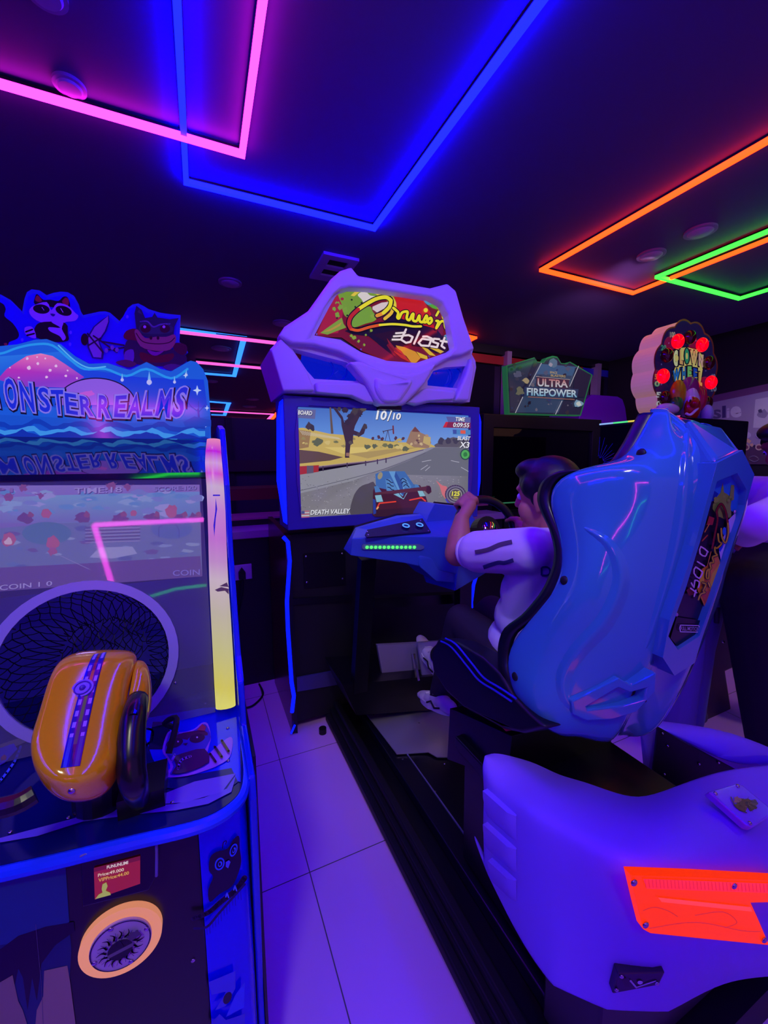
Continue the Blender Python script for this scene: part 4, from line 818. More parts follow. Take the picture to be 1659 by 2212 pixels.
# tail lamp
tn = (R1[8]-R2[7]).cross(R1[10]-R2[7]).normalized(); tn = tn if tn.y < 0 else -tn
t0 = aY(1480, 1960, .347)
def tlp(x, y, d=0.): return onP(x, y, t0+tn*d, tn)
M_tl = mat('lit_red_orange_lens', (20, 2, 0), .45, emis=(1.0, .03, .0), es=1., spec=.08)
lens = [(1362, 1890), (1500, 1894), (1700, 1903), (1700, 1948), (1622, 1950), (1640, 1990), (1662, 2042), (1520, 2028), (1404, 2016), (1390, 2008), (1378, 1960)]
tlamp = bez(MB().prism([tlp(x, y, .012) for x, y in lens], -tn*.014).build('tail_lamp', M_tl, bump), .003)
a = Art(lambda x, y: tlp(x, y, .0125), tn, es=1., rough=.7)
a.grad([(1388, 1897), (1700, 1909), (1700, 1930), (1396, 1919)], [(255, 40, 30), (255, 45, 40), (255, 40, 34), (255, 36, 20)])
for i in range(34): a.stroke([(1392+i*8, 1899+i*.32), (1394+i*8, 1915+i*.32)], 1.6, (225, 20, 30), same=i > 0)
a.poly([(1420, 1937), (1620, 1958), (1624, 1968), (1428, 1947)], (255, 62, 46)); 
for q in ([(1388, 1965), (1412, 1958), (1440, 1965), (1462, 1978)], [(1500, 1975), (1560, 1968), (1590, 1990), (1565, 2002)], [(1400, 2003), (1500, 1990), (1600, 2008), (1640, 2010)]): a.stroke(q, 1.8, (205, 25, 5), n=5)
a.rough = .5; a.build('lens_pattern', tlamp)
for p in ((1370, 1907), (1586, 1914), (1395, 1998), (1651, 2031)): screw(tlamp, tlp(p[0], p[1], .014), tn, .006)
# emblem plate on top of the bumper, maker plate below
q0 = aY(1600, 1740, .395); pn2 = V((-.1, -.5, .86)).normalized()
def ep(x, y, d=0.): return onP(x, y, q0+pn2*d, pn2)
plq = bez(MB().prism([ep(x, y, .014) for x, y in ((1531, 1710), (1594, 1692), (1606, 1697), (1668, 1748), (1664, 1762), (1627, 1787), (1614, 1784))], -pn2*.02).build('emblem_plate', mat('clear_violet_plate', (150, 120, 220), .12), bump), .003)
a = Art(lambda x, y: ep(x, y, .0145), pn2, es=0, rough=.3)
a.splat(1605, 1736, 24, (100, 74, 50), 22, j=.6, sy=.8); a.splat(1622, 1740, 17, (52, 24, 50), 18, j=.6, sy=.8); a.splat(1592, 1728, 10, (170, 140, 100), 12); a.splat(1630, 1735, 8, (60, 50, 80), 12)
a.stroke([(1578, 1722), (1590, 1745), (1612, 1756)], 2, (50, 30, 40), n=4)
for i in range(26):
    t = random.uniform(0, 6.28); r0 = random.uniform(4, 12); r1 = r0+random.uniform(6, 16); a.stroke([(1608+r0*math.cos(t), 1737+.7*r0*math.sin(t)), (1612+r1*math.cos(t+.2), 1739+.7*r1*math.sin(t+.2))], (2.2, .5), random.choice([(40, 18, 40), (110, 84, 56), (60, 40, 60), (160, 130, 90)]))
a.build('emblem', plq)
for p in ((1546, 1714), (1594, 1698), (1620, 1778)): screw(plq, ep(p[0], p[1], .015), pn2, .004)
bn = (R2[6]-R3[6]).cross(R2[7]-R3[7]).normalized(); bn = bn if bn.y < 0 else -bn; b0 = (R3[6]*.62+R2[6]*.38)
bpy.context.view_layer.update(); from mathutils.bvhtree import BVHTree
bvb = BVHTree.FromObject(bump, bpy.context.evaluated_depsgraph_get())
mk3 = [bvb.ray_cast(CAM, ray(x, y).normalized())[0] for x, y in ((1335, 2106), (1434, 2103), (1330, 2143))]
bn = (mk3[1]-mk3[0]).cross(mk3[2]-mk3[0]).normalized(); bn = bn if bn.y < 0 else -bn; b0 = mk3[0]+bn*.003
def bpn(x, y, d=0.): return onP(x, y, b0+bn*d, bn)
mk = bez(MB().prism([bpn(x, y, .012) for x, y in ((1335, 2104), (1437, 2101), (1424, 2128), (1323, 2147))], -bn*.016).build('maker_plate', mat('grey_silver_plate', (66, 56, 74), .3, metal=.5), bump), .002)
a = Art(lambda x, y: bpn(x, y, .0125), bn, es=0, rough=.3)
a.stroke([(1362, 2118), (1374, 2132), (1416, 2118)], (5, 2.5), (190, 185, 215)); a.splat(1382, 2121, 5, (195, 190, 220), 8, sx=1.3, j=.2); a.poly([(1338, 2108), (1352, 2112), (1360, 2130), (1350, 2130)], (40, 30, 36)); a.build('maker_mark', mk)
for p in ((1343, 2110), (1419, 2125), (1332, 2139)): screw(mk, bpn(p[0], p[1], .014), bn, .004)
bez(MB().box((.66, .44, .16), (1.34, .58, .40)).build('bumper_mount', M_black, RM), .006)
# ================================================================== FANTASY SHOOTING MACHINE (left)
MM = thing('water_gun_arcade_machine', (-.35, 1.1, 0), 'blue fantasy arcade machine at left with yellow cannon, netted hole and glowing side lamp', 'arcade machine')
XR = .045; YG = 1.30; XL = -1.1
M_mblue = mat('saturated_blue_acrylic', (10, 40, 225), .15)
M_navy = mat('navy_laminate', (14, 14, 60), .2)
# cabinet body
bez(MB().box((XL, .76, .02), (XR-.02, 1.9, .84)).build('lower_body', M_navy, MM), .01, 3)
MB().box((XL, 1.5, .84), (XR-.02, 1.9, 1.6)).build('upper_body', M_navy, MM)
# header sign
a = Art(lambda x, y: aY(x, y, YG), (0, -1, 0), es=.85, rough=.1)
Z = lambda l: pts(l, .2532, 0, 620)
SO_ = Z([(-900, 560), (-400, 440), (-100, 520), (0, 505), (150, 490), (300, 450), (400, 445), (520, 490), (640, 590), (760, 655), (920, 650), (1110, 710), (1250, 640), (1370, 700), (1460, 720), (1600, 640)])+pts([(1220, 590), (1260, 600), (1300, 645), (1330, 720), (1345, 900), (1350, 1090)], .3376, 0, 580)+[(-240, 938)]
def edge(l): return [aY(x, y, YG+.001) for x, y in l]
hd = MB().prism(edge(SO_), (0, .09, 0)).build('header_sign', M_mblue, MM)
a.poly(SO_, (24, 92, 226))
a.poly(Z([(-500, 1100), (0, 1090), (420, 1110), (860, 1150), (1300, 1160), (1660, 1120), (1790, 1100), (1790, 1290), (-500, 1270)]), (20, 84, 214))
a.grad([(-240, 780), (0, 770), (130, 760), (200, 800), (300, 815), (440, 820), (448, 880), (-240, 880)], [(30, 120, 240), (40, 120, 236), (36, 110, 236), (20, 70, 230), (14, 60, 230), (10, 60, 226), (10, 66, 220), (24, 80, 224)])
a.stroke(Z([(-200, 560), (0, 570), (150, 520), (300, 490), (450, 500), (600, 620), (720, 700), (900, 700), (1080, 760), (1250, 700), (1460, 780), (1600, 700)]), 5, (40, 150, 245), n=4)
a.stroke(Z([(500, 500), (640, 630), (760, 690), (900, 680)]), 3, (90, 180, 250), n=4)
a.grad(Z([(-20, 790), (60, 700), (150, 640), (230, 590), (350, 568), (450, 590), (560, 660), (720, 770), (560, 860), (200, 850)]), [(150, 50, 200), (190, 50, 190), (210, 70, 190), (230, 110, 190), (240, 140, 190), (225, 110, 190), (200, 60, 190), (150, 60, 210), (150, 70, 220), (130, 60, 210)])
for x, y, r in ((235, 612, 14), (325, 655, 15), (250, 690, 20), (480, 675, 14), (430, 712, 16), (400, 770, 14), (565, 760, 13), (320, 600, 9), (390, 612, 9), (165, 775, 10), (90, 690, 8), (660, 780, 10), (580, 715, 9)): a.splat(*Z([(x, y)])[0], r*.2532, (232, 190, 240), 9, j=.3)
el = [(560+270*math.cos(t)+260, 1000-230*math.sin(t)) for t in [math.pi*k/24 for k in range(25)]]
a.poly(Z([(820+345*math.cos(t), 1010-235*math.sin(t)) for t in [math.pi*k/24 for k in range(25)]]), (10, 14, 50)); a.poly(Z([(820+335*math.cos(t), 1010-225*math.sin(t)) for t in [math.pi*k/24 for k in range(25)]]), (140, 92, 232)); a.splat(*Z([(750, 910)])[0], 14, (190, 90, 220), 13, sx=1.3, sy=.6)
for x, y, r in ((1045, 780, 1.), (1275, 790, 1.6), (1590, 740, .8), (1490, 800, .9)):
    c = Z([(x, y)])[0]; a.poly([(c[0], c[1]-11*r), (c[0]+2*r, c[1]), (c[0], c[1]+9*r), (c[0]-2*r, c[1])], (120, 180, 250)); a.ell(c[0], c[1]+4*r, 3.6*r, 3.6*r, (190, 190, 250), n=10)
for c, r in (((426, 844), 1.6), ((420, 909), 1.), ((447, 882), .9), ((401, 812), .9), ((442, 922), .8)): a.poly([(c[0], c[1]-7*r), (c[0]+1.6*r, c[1]-1.6*r), (c[0]+6*r, c[1]), (c[0]+1.6*r, c[1]+1.6*r), (c[0], c[1]+7*r), (c[0]-1.6*r, c[1]+1.6*r), (c[0]-6*r, c[1]), (c[0]-1.6*r, c[1]-1.6*r)], (190, 210, 255))
for k, (c, y0, am) in enumerate((((8, 60, 190), 1150, 26), ((60, 150, 240), 1200, 20), ((10, 50, 180), 1235, 18))):
    L = [(-300+i*50, y0+am*math.sin(i*.9+k)+random.uniform(-14, 14)+i*.9) for i in range(42)]; a.poly(Z(L+[(1790, 1296), (-300, 1290)]) if k == 2 else Z(L+[(p[0], p[1]+44) for p in reversed(L)]), c)
TRC = (14, 60, 190)
a.stroke([(428, 885), (430, 905), (428, 912)], 4, TRC); a.stroke([(430, 890), (415, 880), (405, 868)], 1.6, TRC); a.stroke([(430, 890), (442, 876)], 1.6, TRC); a.stroke([(429, 888), (429, 868)], 1.6, TRC); a.poly([(396, 912), (420, 900), (456, 908), (456, 922), (400, 922)], (14, 70, 200))
# lettering, each letter a slanted brush shape: dark outline, lilac rim, blue core
LT = [('M', 'M', -55, 818, 22, -2, 64, 62), ('O', 'O', 8, 815, 28, 34, 0, 70)]
# (char, bottom-left, bottom-right, top-right, top-left)
LL = [('M', (-44, 872), (4, 882), (-8, 828), (-52, 824)), ('O', (18, 884), (44, 889), (36, 818), (8, 816)), ('N', (50, 889), (80, 893), (72, 828), (42, 824)), ('S', (88, 891), (114, 894), (108, 838), (82, 836)), ('T', (120, 896), (142, 898), (140, 842), (110, 842)), ('E', (144, 895), (172, 899), (168, 852), (140, 848)), ('R', (176, 898), (206, 902), (200, 858), (172, 854)),
      ('R', (212, 904), (241, 906), (240, 855), (214, 853)), ('E', (246, 903), (272, 904), (277, 853), (250, 855)), ('A', (274, 904), (304, 905), (302, 850), (290, 850)), ('L', (304, 900), (332, 900), (324, 846), (316, 846)), ('M', (334, 900), (368, 905), (374, 840), (346, 843)), ('S', (368, 902), (394, 905), (410, 834), (384, 838))]
def grow(q, g): 
    cx = sum(p[0] for p in q)/4; cy = sum(p[1] for p in q)/4; return [(p[0]+(g if p[0] > cx else -g), p[1]+(g if p[1] > cy else -g)) for p in q]
for ps, (cc, g, of) in enumerate((((12, 12, 34), 4., .10), ((132, 118, 242), 2., .08), ((24, 44, 226), -1.4, .02))):
    for i, (ch, *q) in enumerate(LL):
        q = grow(q, g)
        if ps == 0: q = [(x+1.5, y+2) for x, y in q]
        a.text(ch, q, cc, off=of, same=i > 0)
a.build('header_artwork', hd)
# cut-out topper behind the header
YT = 1.372
TO = Z([(-700, 500), (-500, 200), (-250, 40), (-100, 80), (0, 60), (90, 110), (190, 210), (210, 100), (230, 45), (270, 20), (340, 30), (400, 70), (455, 50), (520, 40), (580, 45), (630, 75), (665, 140), (685, 205), (710, 240), (780, 225), (850, 210), (900, 208), (940, 220), (1020, 290), (1060, 240), (1090, 180), (1130, 150), (1180, 140), (1230, 165), (1270, 190), (1370, 220), (1450, 232), (1540, 240), (1530, 470), (1580, 500), (1605, 560), (1560, 590), (1600, 640), (1640, 900), (-700, 900)])
tb = MB().prism([aY(x, y, YT+.001) for x, y in TO], (0, .012, 0)).build('topper_board', mat('topper_blue_board', (14, 40, 190), .3), MM)
a = Art(lambda x, y: aY(x, y, YT), (0, -1, 0), es=.0, rough=.25, eps=.00014)
a.poly(TO, (40, 120, 220)); a.poly([((x-210)*.965+208, (y-780)*.955+782) for x, y in TO], (10, 30, 235))
WHT = (205, 190, 240); BK = (12, 10, 26)
def pl(l, c, n=3): a.poly(Z(l), c, n=n)
# bird shadow at the far left
pl([(-60, 150), (20, 140), (50, 190), (40, 250), (110, 310), (160, 390), (150, 440), (80, 470), (60, 500), (-60, 500)], BK); a.splat(*Z([(50, 490)])[0], 5, (200, 110, 50), 7)
# masked woodland animal
pl([(300, 90), (320, 62), (370, 110), (430, 110), (500, 120), (540, 85), (580, 92), (600, 170), (560, 190), (430, 170), (300, 150)], BK)
pl([(300, 110), (322, 72), (360, 118), (330, 130)], (190, 70, 60)); pl([(530, 130), (560, 92), (588, 110), (580, 160)], (190, 70, 60))
pl([(250, 210), (290, 160), (400, 130), (440, 200), (490, 140), (580, 160), (640, 220), (670, 250), (640, 290), (560, 300), (540, 320), (380, 310), (290, 270)], WHT)
a.ell(*Z([(355, 190)])[0], 18, 10, BK, rot=8); a.ell(*Z([(545, 205)])[0], 18, 10, BK, rot=18); a.stroke(Z([(360, 175), (378, 200)]), 1.4, (235, 230, 245)); a.stroke(Z([(520, 185), (540, 218)]), 1.4, (235, 230, 245))
pl([(430, 230), (475, 235), (455, 255)], (30, 40, 120), 2)
pl([(310, 330), (380, 300), (560, 310), (580, 400), (580, 460), (440, 470), (330, 440), (295, 400)], BK); pl([(440, 300), (540, 300), (530, 360), (565, 430), (540, 460), (510, 420), (430, 380), (420, 345), (520, 350)], WHT)
pl([(215, 350), (270, 340), (300, 380), (310, 440), (260, 430), (220, 400)], WHT); a.stroke(Z([(225, 385), (280, 365)]), 3.5, BK); a.stroke(Z([(235, 415), (295, 400)]), 3.5, BK)
# horn blade and green brute
a.poly(Z([(740, 440), (800, 340), (860, 290), (930, 245), (935, 300), (910, 380), (850, 470), (890, 560), (880, 620), (790, 610), (750, 520)]), (10, 30, 110)); a.poly(Z([(755, 440), (810, 345), (870, 295), (925, 250), (925, 300), (895, 380), (840, 460), (870, 560), (865, 605), (800, 600), (765, 520)]), (180, 170, 200))
a.ell(*Z([(725, 450)])[0], 8, 13, BK); 
for q in ([(750, 400), (880, 560)], [(760, 500), (860, 440)], [(800, 420), (1000, 560)], [(880, 470), (1060, 500)], [(900, 540), (1060, 520)]): a.stroke(Z(q), 3.4, (44, 26, 60))
for q in ((910, 545), (960, 520), (1000, 540)): a.ell(*Z([q])[0], 4, 5, (150, 150, 190))
GR = (34, 84, 70)
pl([(1080, 380), (1160, 360), (1200, 420), (1160, 470), (1060, 440)], (130, 26, 44)); pl([(1080, 470), (1150, 460), (1400, 520), (1560, 560), (1590, 640), (1460, 680), (1150, 660), (1060, 600)], (40, 60, 66)); pl([(1500, 480), (1590, 500), (1590, 570), (1540, 580), (1480, 530)], (90, 20, 40)); pl([(1200, 560), (1330, 590), (1480, 570), (1440, 640), (1230, 640)], (120, 24, 36))
a.poly(Z([(1150, 230), (1165, 165), (1210, 200), (1240, 270), (1300, 260), (1320, 225), (1345, 265), (1450, 280), (1525, 270), (1490, 340), (1480, 430), (1300, 450), (1170, 400)]), GR); a.poly(Z([(1175, 220), (1190, 195), (1215, 240)]), (70, 130, 90))
pl([(1190, 340), (1240, 310), (1320, 350), (1400, 320), (1480, 350), (1440, 400), (1220, 400)], (54, 112, 84))
a.stroke(Z([(1200, 300), (1260, 300), (1310, 345), (1370, 325), (1450, 320)]), 3, (160, 190, 210), n=4)
for x in (1245, 1408): a.ell(*Z([(x, 360)])[0], 11, 9, (70, 10, 24)); a.ell(*Z([(x-8, 345)])[0], 3.2, 3.2, (235, 220, 230)); 
pl([(1150, 390), (1180, 370), (1240, 440), (1330, 430), (1420, 430), (1490, 410), (1500, 470), (1450, 540), (1330, 550), (1200, 510)], (190, 140, 110)); a.stroke(Z([(1165, 400), (1220, 470), (1330, 490), (1440, 480), (1490, 440)]), 2, (80, 40, 40), n=4)
for x in (1290, 1350): a.ell(*Z([(x, 440)])[0], 3, 4, (60, 24, 24))
pl([(1260, 540), (1330, 560), (1400, 550), (1340, 590), (1290, 580)], (170, 60, 150)); pl([(1070, 560), (1140, 540), (1140, 640), (1070, 640)], (130, 110, 170))
pl([(990, 650), (1080, 625), (1170, 660), (1100, 690)], (110, 90, 80)); pl([(1390, 690), (1460, 660), (1560, 680), (1480, 720)], (100, 96, 110))
for c in ((1090, 262), (610, 395), (605, 495), (200, 458)): a.ell(*Z([c])[0], 3, 4, (120, 130, 250), n=8)
a.build('topper_artwork', tb)
# sloping smoked ledge in front of the header
z0 = aY(300, 944, YG).z; 
lg = MB().hexa([(XL, 1.07, 1.432-.012), (XR, 1.07, 1.432-.012), (XR, YG, z0-.014), (XL, YG, z0-.014), (XL, 1.07, 1.432), (XR, 1.07, 1.432), (XR, YG, z0-.002), (XL, YG, z0-.002)]).build('smoked_ledge', mat('smoked_glossy_acrylic', (26, 24, 60), .06, spec=1., coat=1.), MM)
# raked window: frame, screen behind it
P0 = V((0, 1.075, 1.425)); P1 = V((0, .985, .865)); gn = (P1-P0).cross(V((1, 0, 0))).normalized(); gn = gn if gn.y < 0 else -gn
def gp(x, y, d=0.): return onP(x, y, P0+gn*d, gn)
def gq(x, t, d=0.): q = P0+(P1-P0)*t; return V((x, q.y, q.z))+gn*d
HC = gp(190, 1430); R_H = (gp(365, 1405)-HC).length*1.0
uxv = V((1, 0, 0)); uyv = (P0-P1).normalized()
circ = lambda R, d=0., n=48, c=HC: [c+uxv*R*math.cos(t)+uyv*R*math.sin(t)+gn*d for t in [2*math.pi*k/n for k in range(n)]]
M_acr = bpy.data.materials.new('hazy_clear_acrylic'); M_acr.use_nodes = True; nt = M_acr.node_tree; b = nt.nodes['Principled BSDF']; tr = nt.nodes.new('ShaderNodeBsdfTransparent'); mx = nt.nodes.new('ShaderNodeMixShader')
b.inputs['Base Color'].default_value = (.26, .25, .36, 1); b.inputs['Roughness'].default_value = .03; b.inputs['Specular IOR Level'].default_value = .9
mx.inputs[0].default_value = .3; tr.inputs[0].default_value = (.92, .92, .98, 1); nt.links.new(tr.outputs[0], mx.inputs[1]); nt.links.new(b.outputs[0], mx.inputs[2]); nt.links.new(mx.outputs[0], nt.nodes['Material Output'].inputs[0])
win = MB().prism([gq(XL, 0), gq(XR-.045, 0), gq(XR-.045, 1), gq(XL, 1)], -gn*.004, holes=[circ(R_H)]).build('clear_window', M_acr, MM)
MB().prism(circ(R_H*1.13, .0005), gn*.004, holes=[circ(R_H*1.0, .0005)]).build('hole_rim', mat('frosted_clear_ring', (170, 165, 205), .25), MM)
for p in ((365, 1352), (378, 1475)): screw(win, gp(*p, .002), gn, .003)
# screen inside
sd = -.07
sx = gp(431, 1150, sd).x; stt = aY(0, 0, 1).x
def sp2(x, y): return gp(x, y, sd)
a = Art(sp2, gn, es=1.15, rough=.3)
SC = [(-330, 1052), (431, 1047), (437, 1243), (-330, 1330)]
a.grad([(-330, 1052), (0, 1049), (431, 1047), (437, 1243), (0, 1275), (-330, 1330)], [(130, 110, 180), (150, 130, 200), (150, 120, 190), (120, 80, 150), (96, 70, 130), (90, 60, 130)])
a.grad([(0, 1075), (120, 1070), (431, 1062), (433, 1120), (150, 1130), (0, 1130)], [(150, 150, 200), (130, 170, 205), (120, 160, 210), (110, 130, 180), (120, 140, 180), (130, 120, 180)])
for i in range(50): a.splat(random.uniform(0, 430), random.uniform(1062, 1110), random.uniform(5, 16), random.choice([(150, 175, 210), (100, 150, 200), (170, 165, 215), (130, 140, 200)]), 11, sx=1.7, sy=.6)
for x in (60, 180, 260, 330, 390, 420): a.splat(x, 1120, 16, (112, 70, 110), 13, sx=1.4); a.splat(x+10, 1112, 9, (150, 80, 100), 11)
a.poly([(0, 1142), (100, 1132), (432, 1120), (437, 1243), (0, 1275)], (112, 120, 160))
for i in range(46): a.splat(random.uniform(0, 430), random.uniform(1140, 1250), random.uniform(5, 14), random.choice([(140, 150, 190), (90, 100, 150), (110, 90, 140), (150, 160, 190), (100, 120, 170)]), 9, sx=1.8, sy=.5)
a.ell(108, 1152, 52, 24, (84, 120, 150)); a.ell(372, 1142, 44, 22, (90, 110, 165)); a.stroke([(345, 1160), (345, 1140), (360, 1130), (380, 1132), (388, 1145), (388, 1160)], 1.6, (70, 80, 140))
for i in range(5): a.stroke([(190, 1140+i*7), (305, 1136+i*7)], 2.4, (96, 80, 120)); a.stroke([(190, 1144+i*7), (305, 1140+i*7)], 1.2, (170, 150, 180))
for x, y, r in ((28, 1076, 11), (96, 1073, 9), (60, 1056, 12), (245, 1052, 14), (280, 1055, 10), (190, 1060, 6)): a.splat(x, y, r, (150, 80, 120), 12); a.stroke([(x-12, y-4), (x, y), (x+12, y-6)], 1.4, (130, 80, 120))
for x, y, r in ((108, 1110, 13), (372, 1105, 16), (30, 1165, 17), (122, 1172, 17), (292, 1110, 8)): a.splat(x, y, r, (190, 96, 110), 13, j=.35)
a.splat(30, 1170, 12, (225, 190, 200), 12); a.splat(122, 1190, 13, (170, 90, 120), 12)
a.poly([(0, 1225), (200, 1215), (433, 1200), (437, 1243), (0, 1275)], (104, 76, 130)); a.poly([(220, 1182), (290, 1180), (300, 1195), (250, 1205), (200, 1203)], (165, 165, 200)); a.stroke([(130, 1195), (200, 1228)], 1.4, (150, 140, 180))
def T2(s_, q, c=(178, 160, 214)): a.text(s_, [(x+1.4, y+1.4) for x, y in q], (84, 60, 120), off=.03); a.text(s_, q, c, off=.01)
T2('TIME:18', [(168, 1069), (268, 1066), (268, 1054), (168, 1057)]); T2('SCORE:120', [(335, 1064), (425, 1060), (425, 1051), (335, 1054)], (150, 134, 200)); T2('COIN 1 0', [(12, 1272), (122, 1262), (122, 1252), (12, 1261)]); T2('COIN', [(375, 1242), (432, 1240), (432, 1228), (375, 1230)], (140, 126, 205)); T2('P1', [(0, 1066), (40, 1066), (40, 1057), (0, 1057)], (150, 110, 170))
ms = a.build('screen', MM)
MB().prism([sp2(x, y)-gn*.001 for x, y in SC], -gn*.03).build('screen_back', M_black, ms)
# dark interior around and below the screen
MB().prism([gq(XL, -.01, sd-.04), gq(XR-.02, -.01, sd-.04), gq(XR-.02, 1.0, -.28), gq(XL, 1.0, -.28)], -gn*.01).build('inner_back', mat('deep_blue_interior', (70, 60, 170), .4), MM)
MB().box((XL, .90, .835), (XR-.03, 1.5, .842)).build('inner_floor', mat('deep_blue_interior', (70, 60, 170), .4), MM)
# net pouch behind the hole
net = MB(); C2 = HC-gn*.16-uyv*.05
def npnt(u, ring):
    k = ring/5.; r = R_H*(.985-.18*k*k-.45*max(0, k-.6)); sag = .16*k
    c = HC-gn*sag-uyv*.03*k; w_ = .012*math.sin(u*7+ring*2.1)
    return c+uxv*(r+w_*.4)*math.cos(u)+uyv*(r*(1-.12*k))*math.sin(u)-gn*.004
NN = 44
def nseg(a_, b_): net.tube([a_, (a_+b_)/2-uyv*.0015, b_], .0011, 4, caps=False)
for ring in range(5):
    for k in range(NN):
        u = 2*math.pi*(k+(ring % 2)*.5)/NN
        for d in (-.5, .5): nseg(npnt(u, ring), npnt(u+d*2*math.pi/NN, ring+1))
for i in range(14):       # back of the pouch
    for j in range(12):
        p = lambda i, j: HC-gn*(.165+.02*math.sin(i*1.3+j))+uxv*((i-6.5+(j % 2)*.5)*.0135+.004*math.sin(j*2.2+i))+uyv*((j-6.6)*.0115+.004*math.sin(i*1.7))
        if (i-6.5)**2+(j-5.5)**2 < 44: nseg(p(i, j), p(i+(j % 2), j+1)); nseg(p(i, j), p(i-1+(j % 2), j+1))
for k in range(30): u = 2*math.pi*k/30; q = npnt(u, 0); net.tube([q, q+(q-HC).normalized()*.009+gn*.006, q+(q-HC).normalized()*.013-uyv*.003+gn*.006], .0014, 5)
nt_ = net.build('net', M_rubber, MM); nt_['kind'] = 'stuff'; nt_['label'] = 'knotted black net'
# side lamp: tall glowing tube bowed slightly
cl = [((447, 949, 476, 950), (255, 150, 200)), ((444, 975, 478, 978), (205, 30, 225)), ((443, 1000, 480, 1003), (225, 170, 225)), ((444, 1022, 482, 1026), (222, 90, 220)), ((446, 1050, 484, 1054), (215, 185, 220)), ((448, 1100, 487, 1105), (210, 140, 225)), ((450, 1160, 489, 1165), (205, 120, 222)), ((451, 1210, 491, 1215), (205, 150, 215)), ((452, 1250, 493, 1255), (215, 190, 210)), ((455, 1320, 498, 1325), (205, 192, 176)), ((459, 1400, 503, 1405), (212, 205, 140)), ((463, 1480, 507, 1484), (228, 214, 96)), ((466, 1531, 509, 1523), (240, 232, 110))]
def lampd(i): return max(0, .005+.03*math.sin(i/12*math.pi))
a = Art(lambda x, y: V((x, y, 0)), (0, 0, 1), es=.78, rough=.3); a.f = None
vs, cs = [], []
ztp = gq(0, -.03).z
for i, ((xa, ya, xb, yb), c) in enumerate(cl):
    dd = .012+.012*math.sin(i/12*math.pi); A = gp(xa, ya, dd) if ya > 1020 else aY(xa, ya, gp(xa, 1020, dd).y+.0005*(1020-ya)); B = gp(xb, yb, dd) if ya > 1020 else aY(xb, yb, gp(xb, 1020, dd).y+.0005*(1020-ya))
    m = (A+B)/2; hw = (B-A)/2; row = []
    for k in range(7): t = math.pi*k/6; row.append(m-hw*math.cos(t)+gn*.014*math.sin(t))
    vs.append(row); cs.append(lin(c))
me = bpy.data.meshes.new('side_lamp'); N7 = 7; fl = [(i*N7+k, i*N7+k+1, (i+1)*N7+k+1, (i+1)*N7+k) for i in range(len(vs)-1) for k in range(6)]
me.from_pydata([tuple(p) for r in vs for p in r], [], fl+[tuple(range(7)), tuple((len(vs)-1)*7+k for k in range(7))]); at = me.color_attributes.new('Col', 'FLOAT_COLOR', 'POINT')
for i in range(len(vs)):
    for k in range(7): at.data[i*7+k].color = (*cs[i], 1)
me.materials.append(ink(.78, .3)); me.shade_smooth(); lp = link(bpy.data.objects.new('side_lamp', me), MM); lp['label'] = 'tall glowing lamp cover shading from pink at top to yellow at foot'
a = Art(lambda x, y: gp(x, y, .04), gn, es=0, rough=.5); a.poly([(464, 1274), (478, 1268), (494, 1272), (494, 1284), (486, 1276), (470, 1278)], (130, 110, 90)); a.poly([(474, 1266), (490, 1258), (494, 1268)], (130, 110, 90))
a.stroke([(461, 1070), (474, 1070)], 3, (70, 40, 200)); a.poly([(466, 1075), (469, 1100), (466, 1120), (463, 1160), (461, 1135), (465, 1105)], (60, 40, 200)); a.build('lamp_scuffs', lp)
# side panel: glossy blue edge profile standing proud on the right
pr = [(486, 918), (494, 960), (499, 1100), (500, 1130), (498, 1150), (506, 1340), (510, 1370), (513, 1400), (518, 1560), (522, 1700)]
PP = [aY(x, y, 1.02) for x, y in pr]
sdp = MB().prism([V((XR+.004, aX(479, 912, XR).y if 0 else 1.25, 1.56)), V((XR+.004, 1.13, 1.54)), V((XR+.004, 1.06, 1.40)), V((XR+.004, 1.05, 1.22)), V((XR+.004, .97, 1.0)), V((XR+.004, .92, .96)), V((XR+.004, .90, .87)), V((XR+.004, .745, .86)), V((XR+.004, .735, .82)), V((XR+.004, .80, .30)), V((XR+.004, .80, .02)), V((XR+.004, 1.9, .02)), V((XR+.004, 1.9, 1.56))], (.014, 0, 0)).build('side_panel', M_mblue, MM); bez(sdp, .004, 3)
# deck with rounded front corner and bright trim
zd = .86
dk = [aZ(x, y, zd) for x, y in ((520, 1560), (524, 1640), (525, 1680), (518, 1708), (500, 1730), (468, 1752), (430, 1768), (370, 1784), (300, 1799), (150, 1835), (0, 1869), (-250, 1927))]
DK = cr([V((min(p.x, XR), p.y, zd)) for p in dk], 4); back = [V((XL, DK[-1].y, zd)), V((XL, 1.35, zd)), V((XR-.002, 1.35, zd))]
deckm = MB().prism(DK+back, (0, 0, -.02)).build('gun_deck', mat('glossy_deep_blue_deck', (10, 14, 90), .08), MM)
MB().tube([p+V((0, -.002, -.012)) for p in DK], .0115, 10).build('deck_trim', mat('bright_blue_trim', (20, 70, 245), .3), MM)
a = Art(lambda x, y: aZ(x, y, zd+.0005), (0, 0, 1), es=0, rough=.1)
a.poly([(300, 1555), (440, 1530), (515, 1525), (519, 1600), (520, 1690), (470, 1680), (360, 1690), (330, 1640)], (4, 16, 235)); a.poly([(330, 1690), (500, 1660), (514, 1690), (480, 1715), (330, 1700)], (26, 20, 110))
a.poly([(330, 1560), (360, 1560), (372, 1590), (350, 1620), (320, 1620)], (16, 14, 60)); a.stroke([(318, 1575), (330, 1580), (328, 1600), (314, 1612)], 5, (20, 16, 60), n=4)
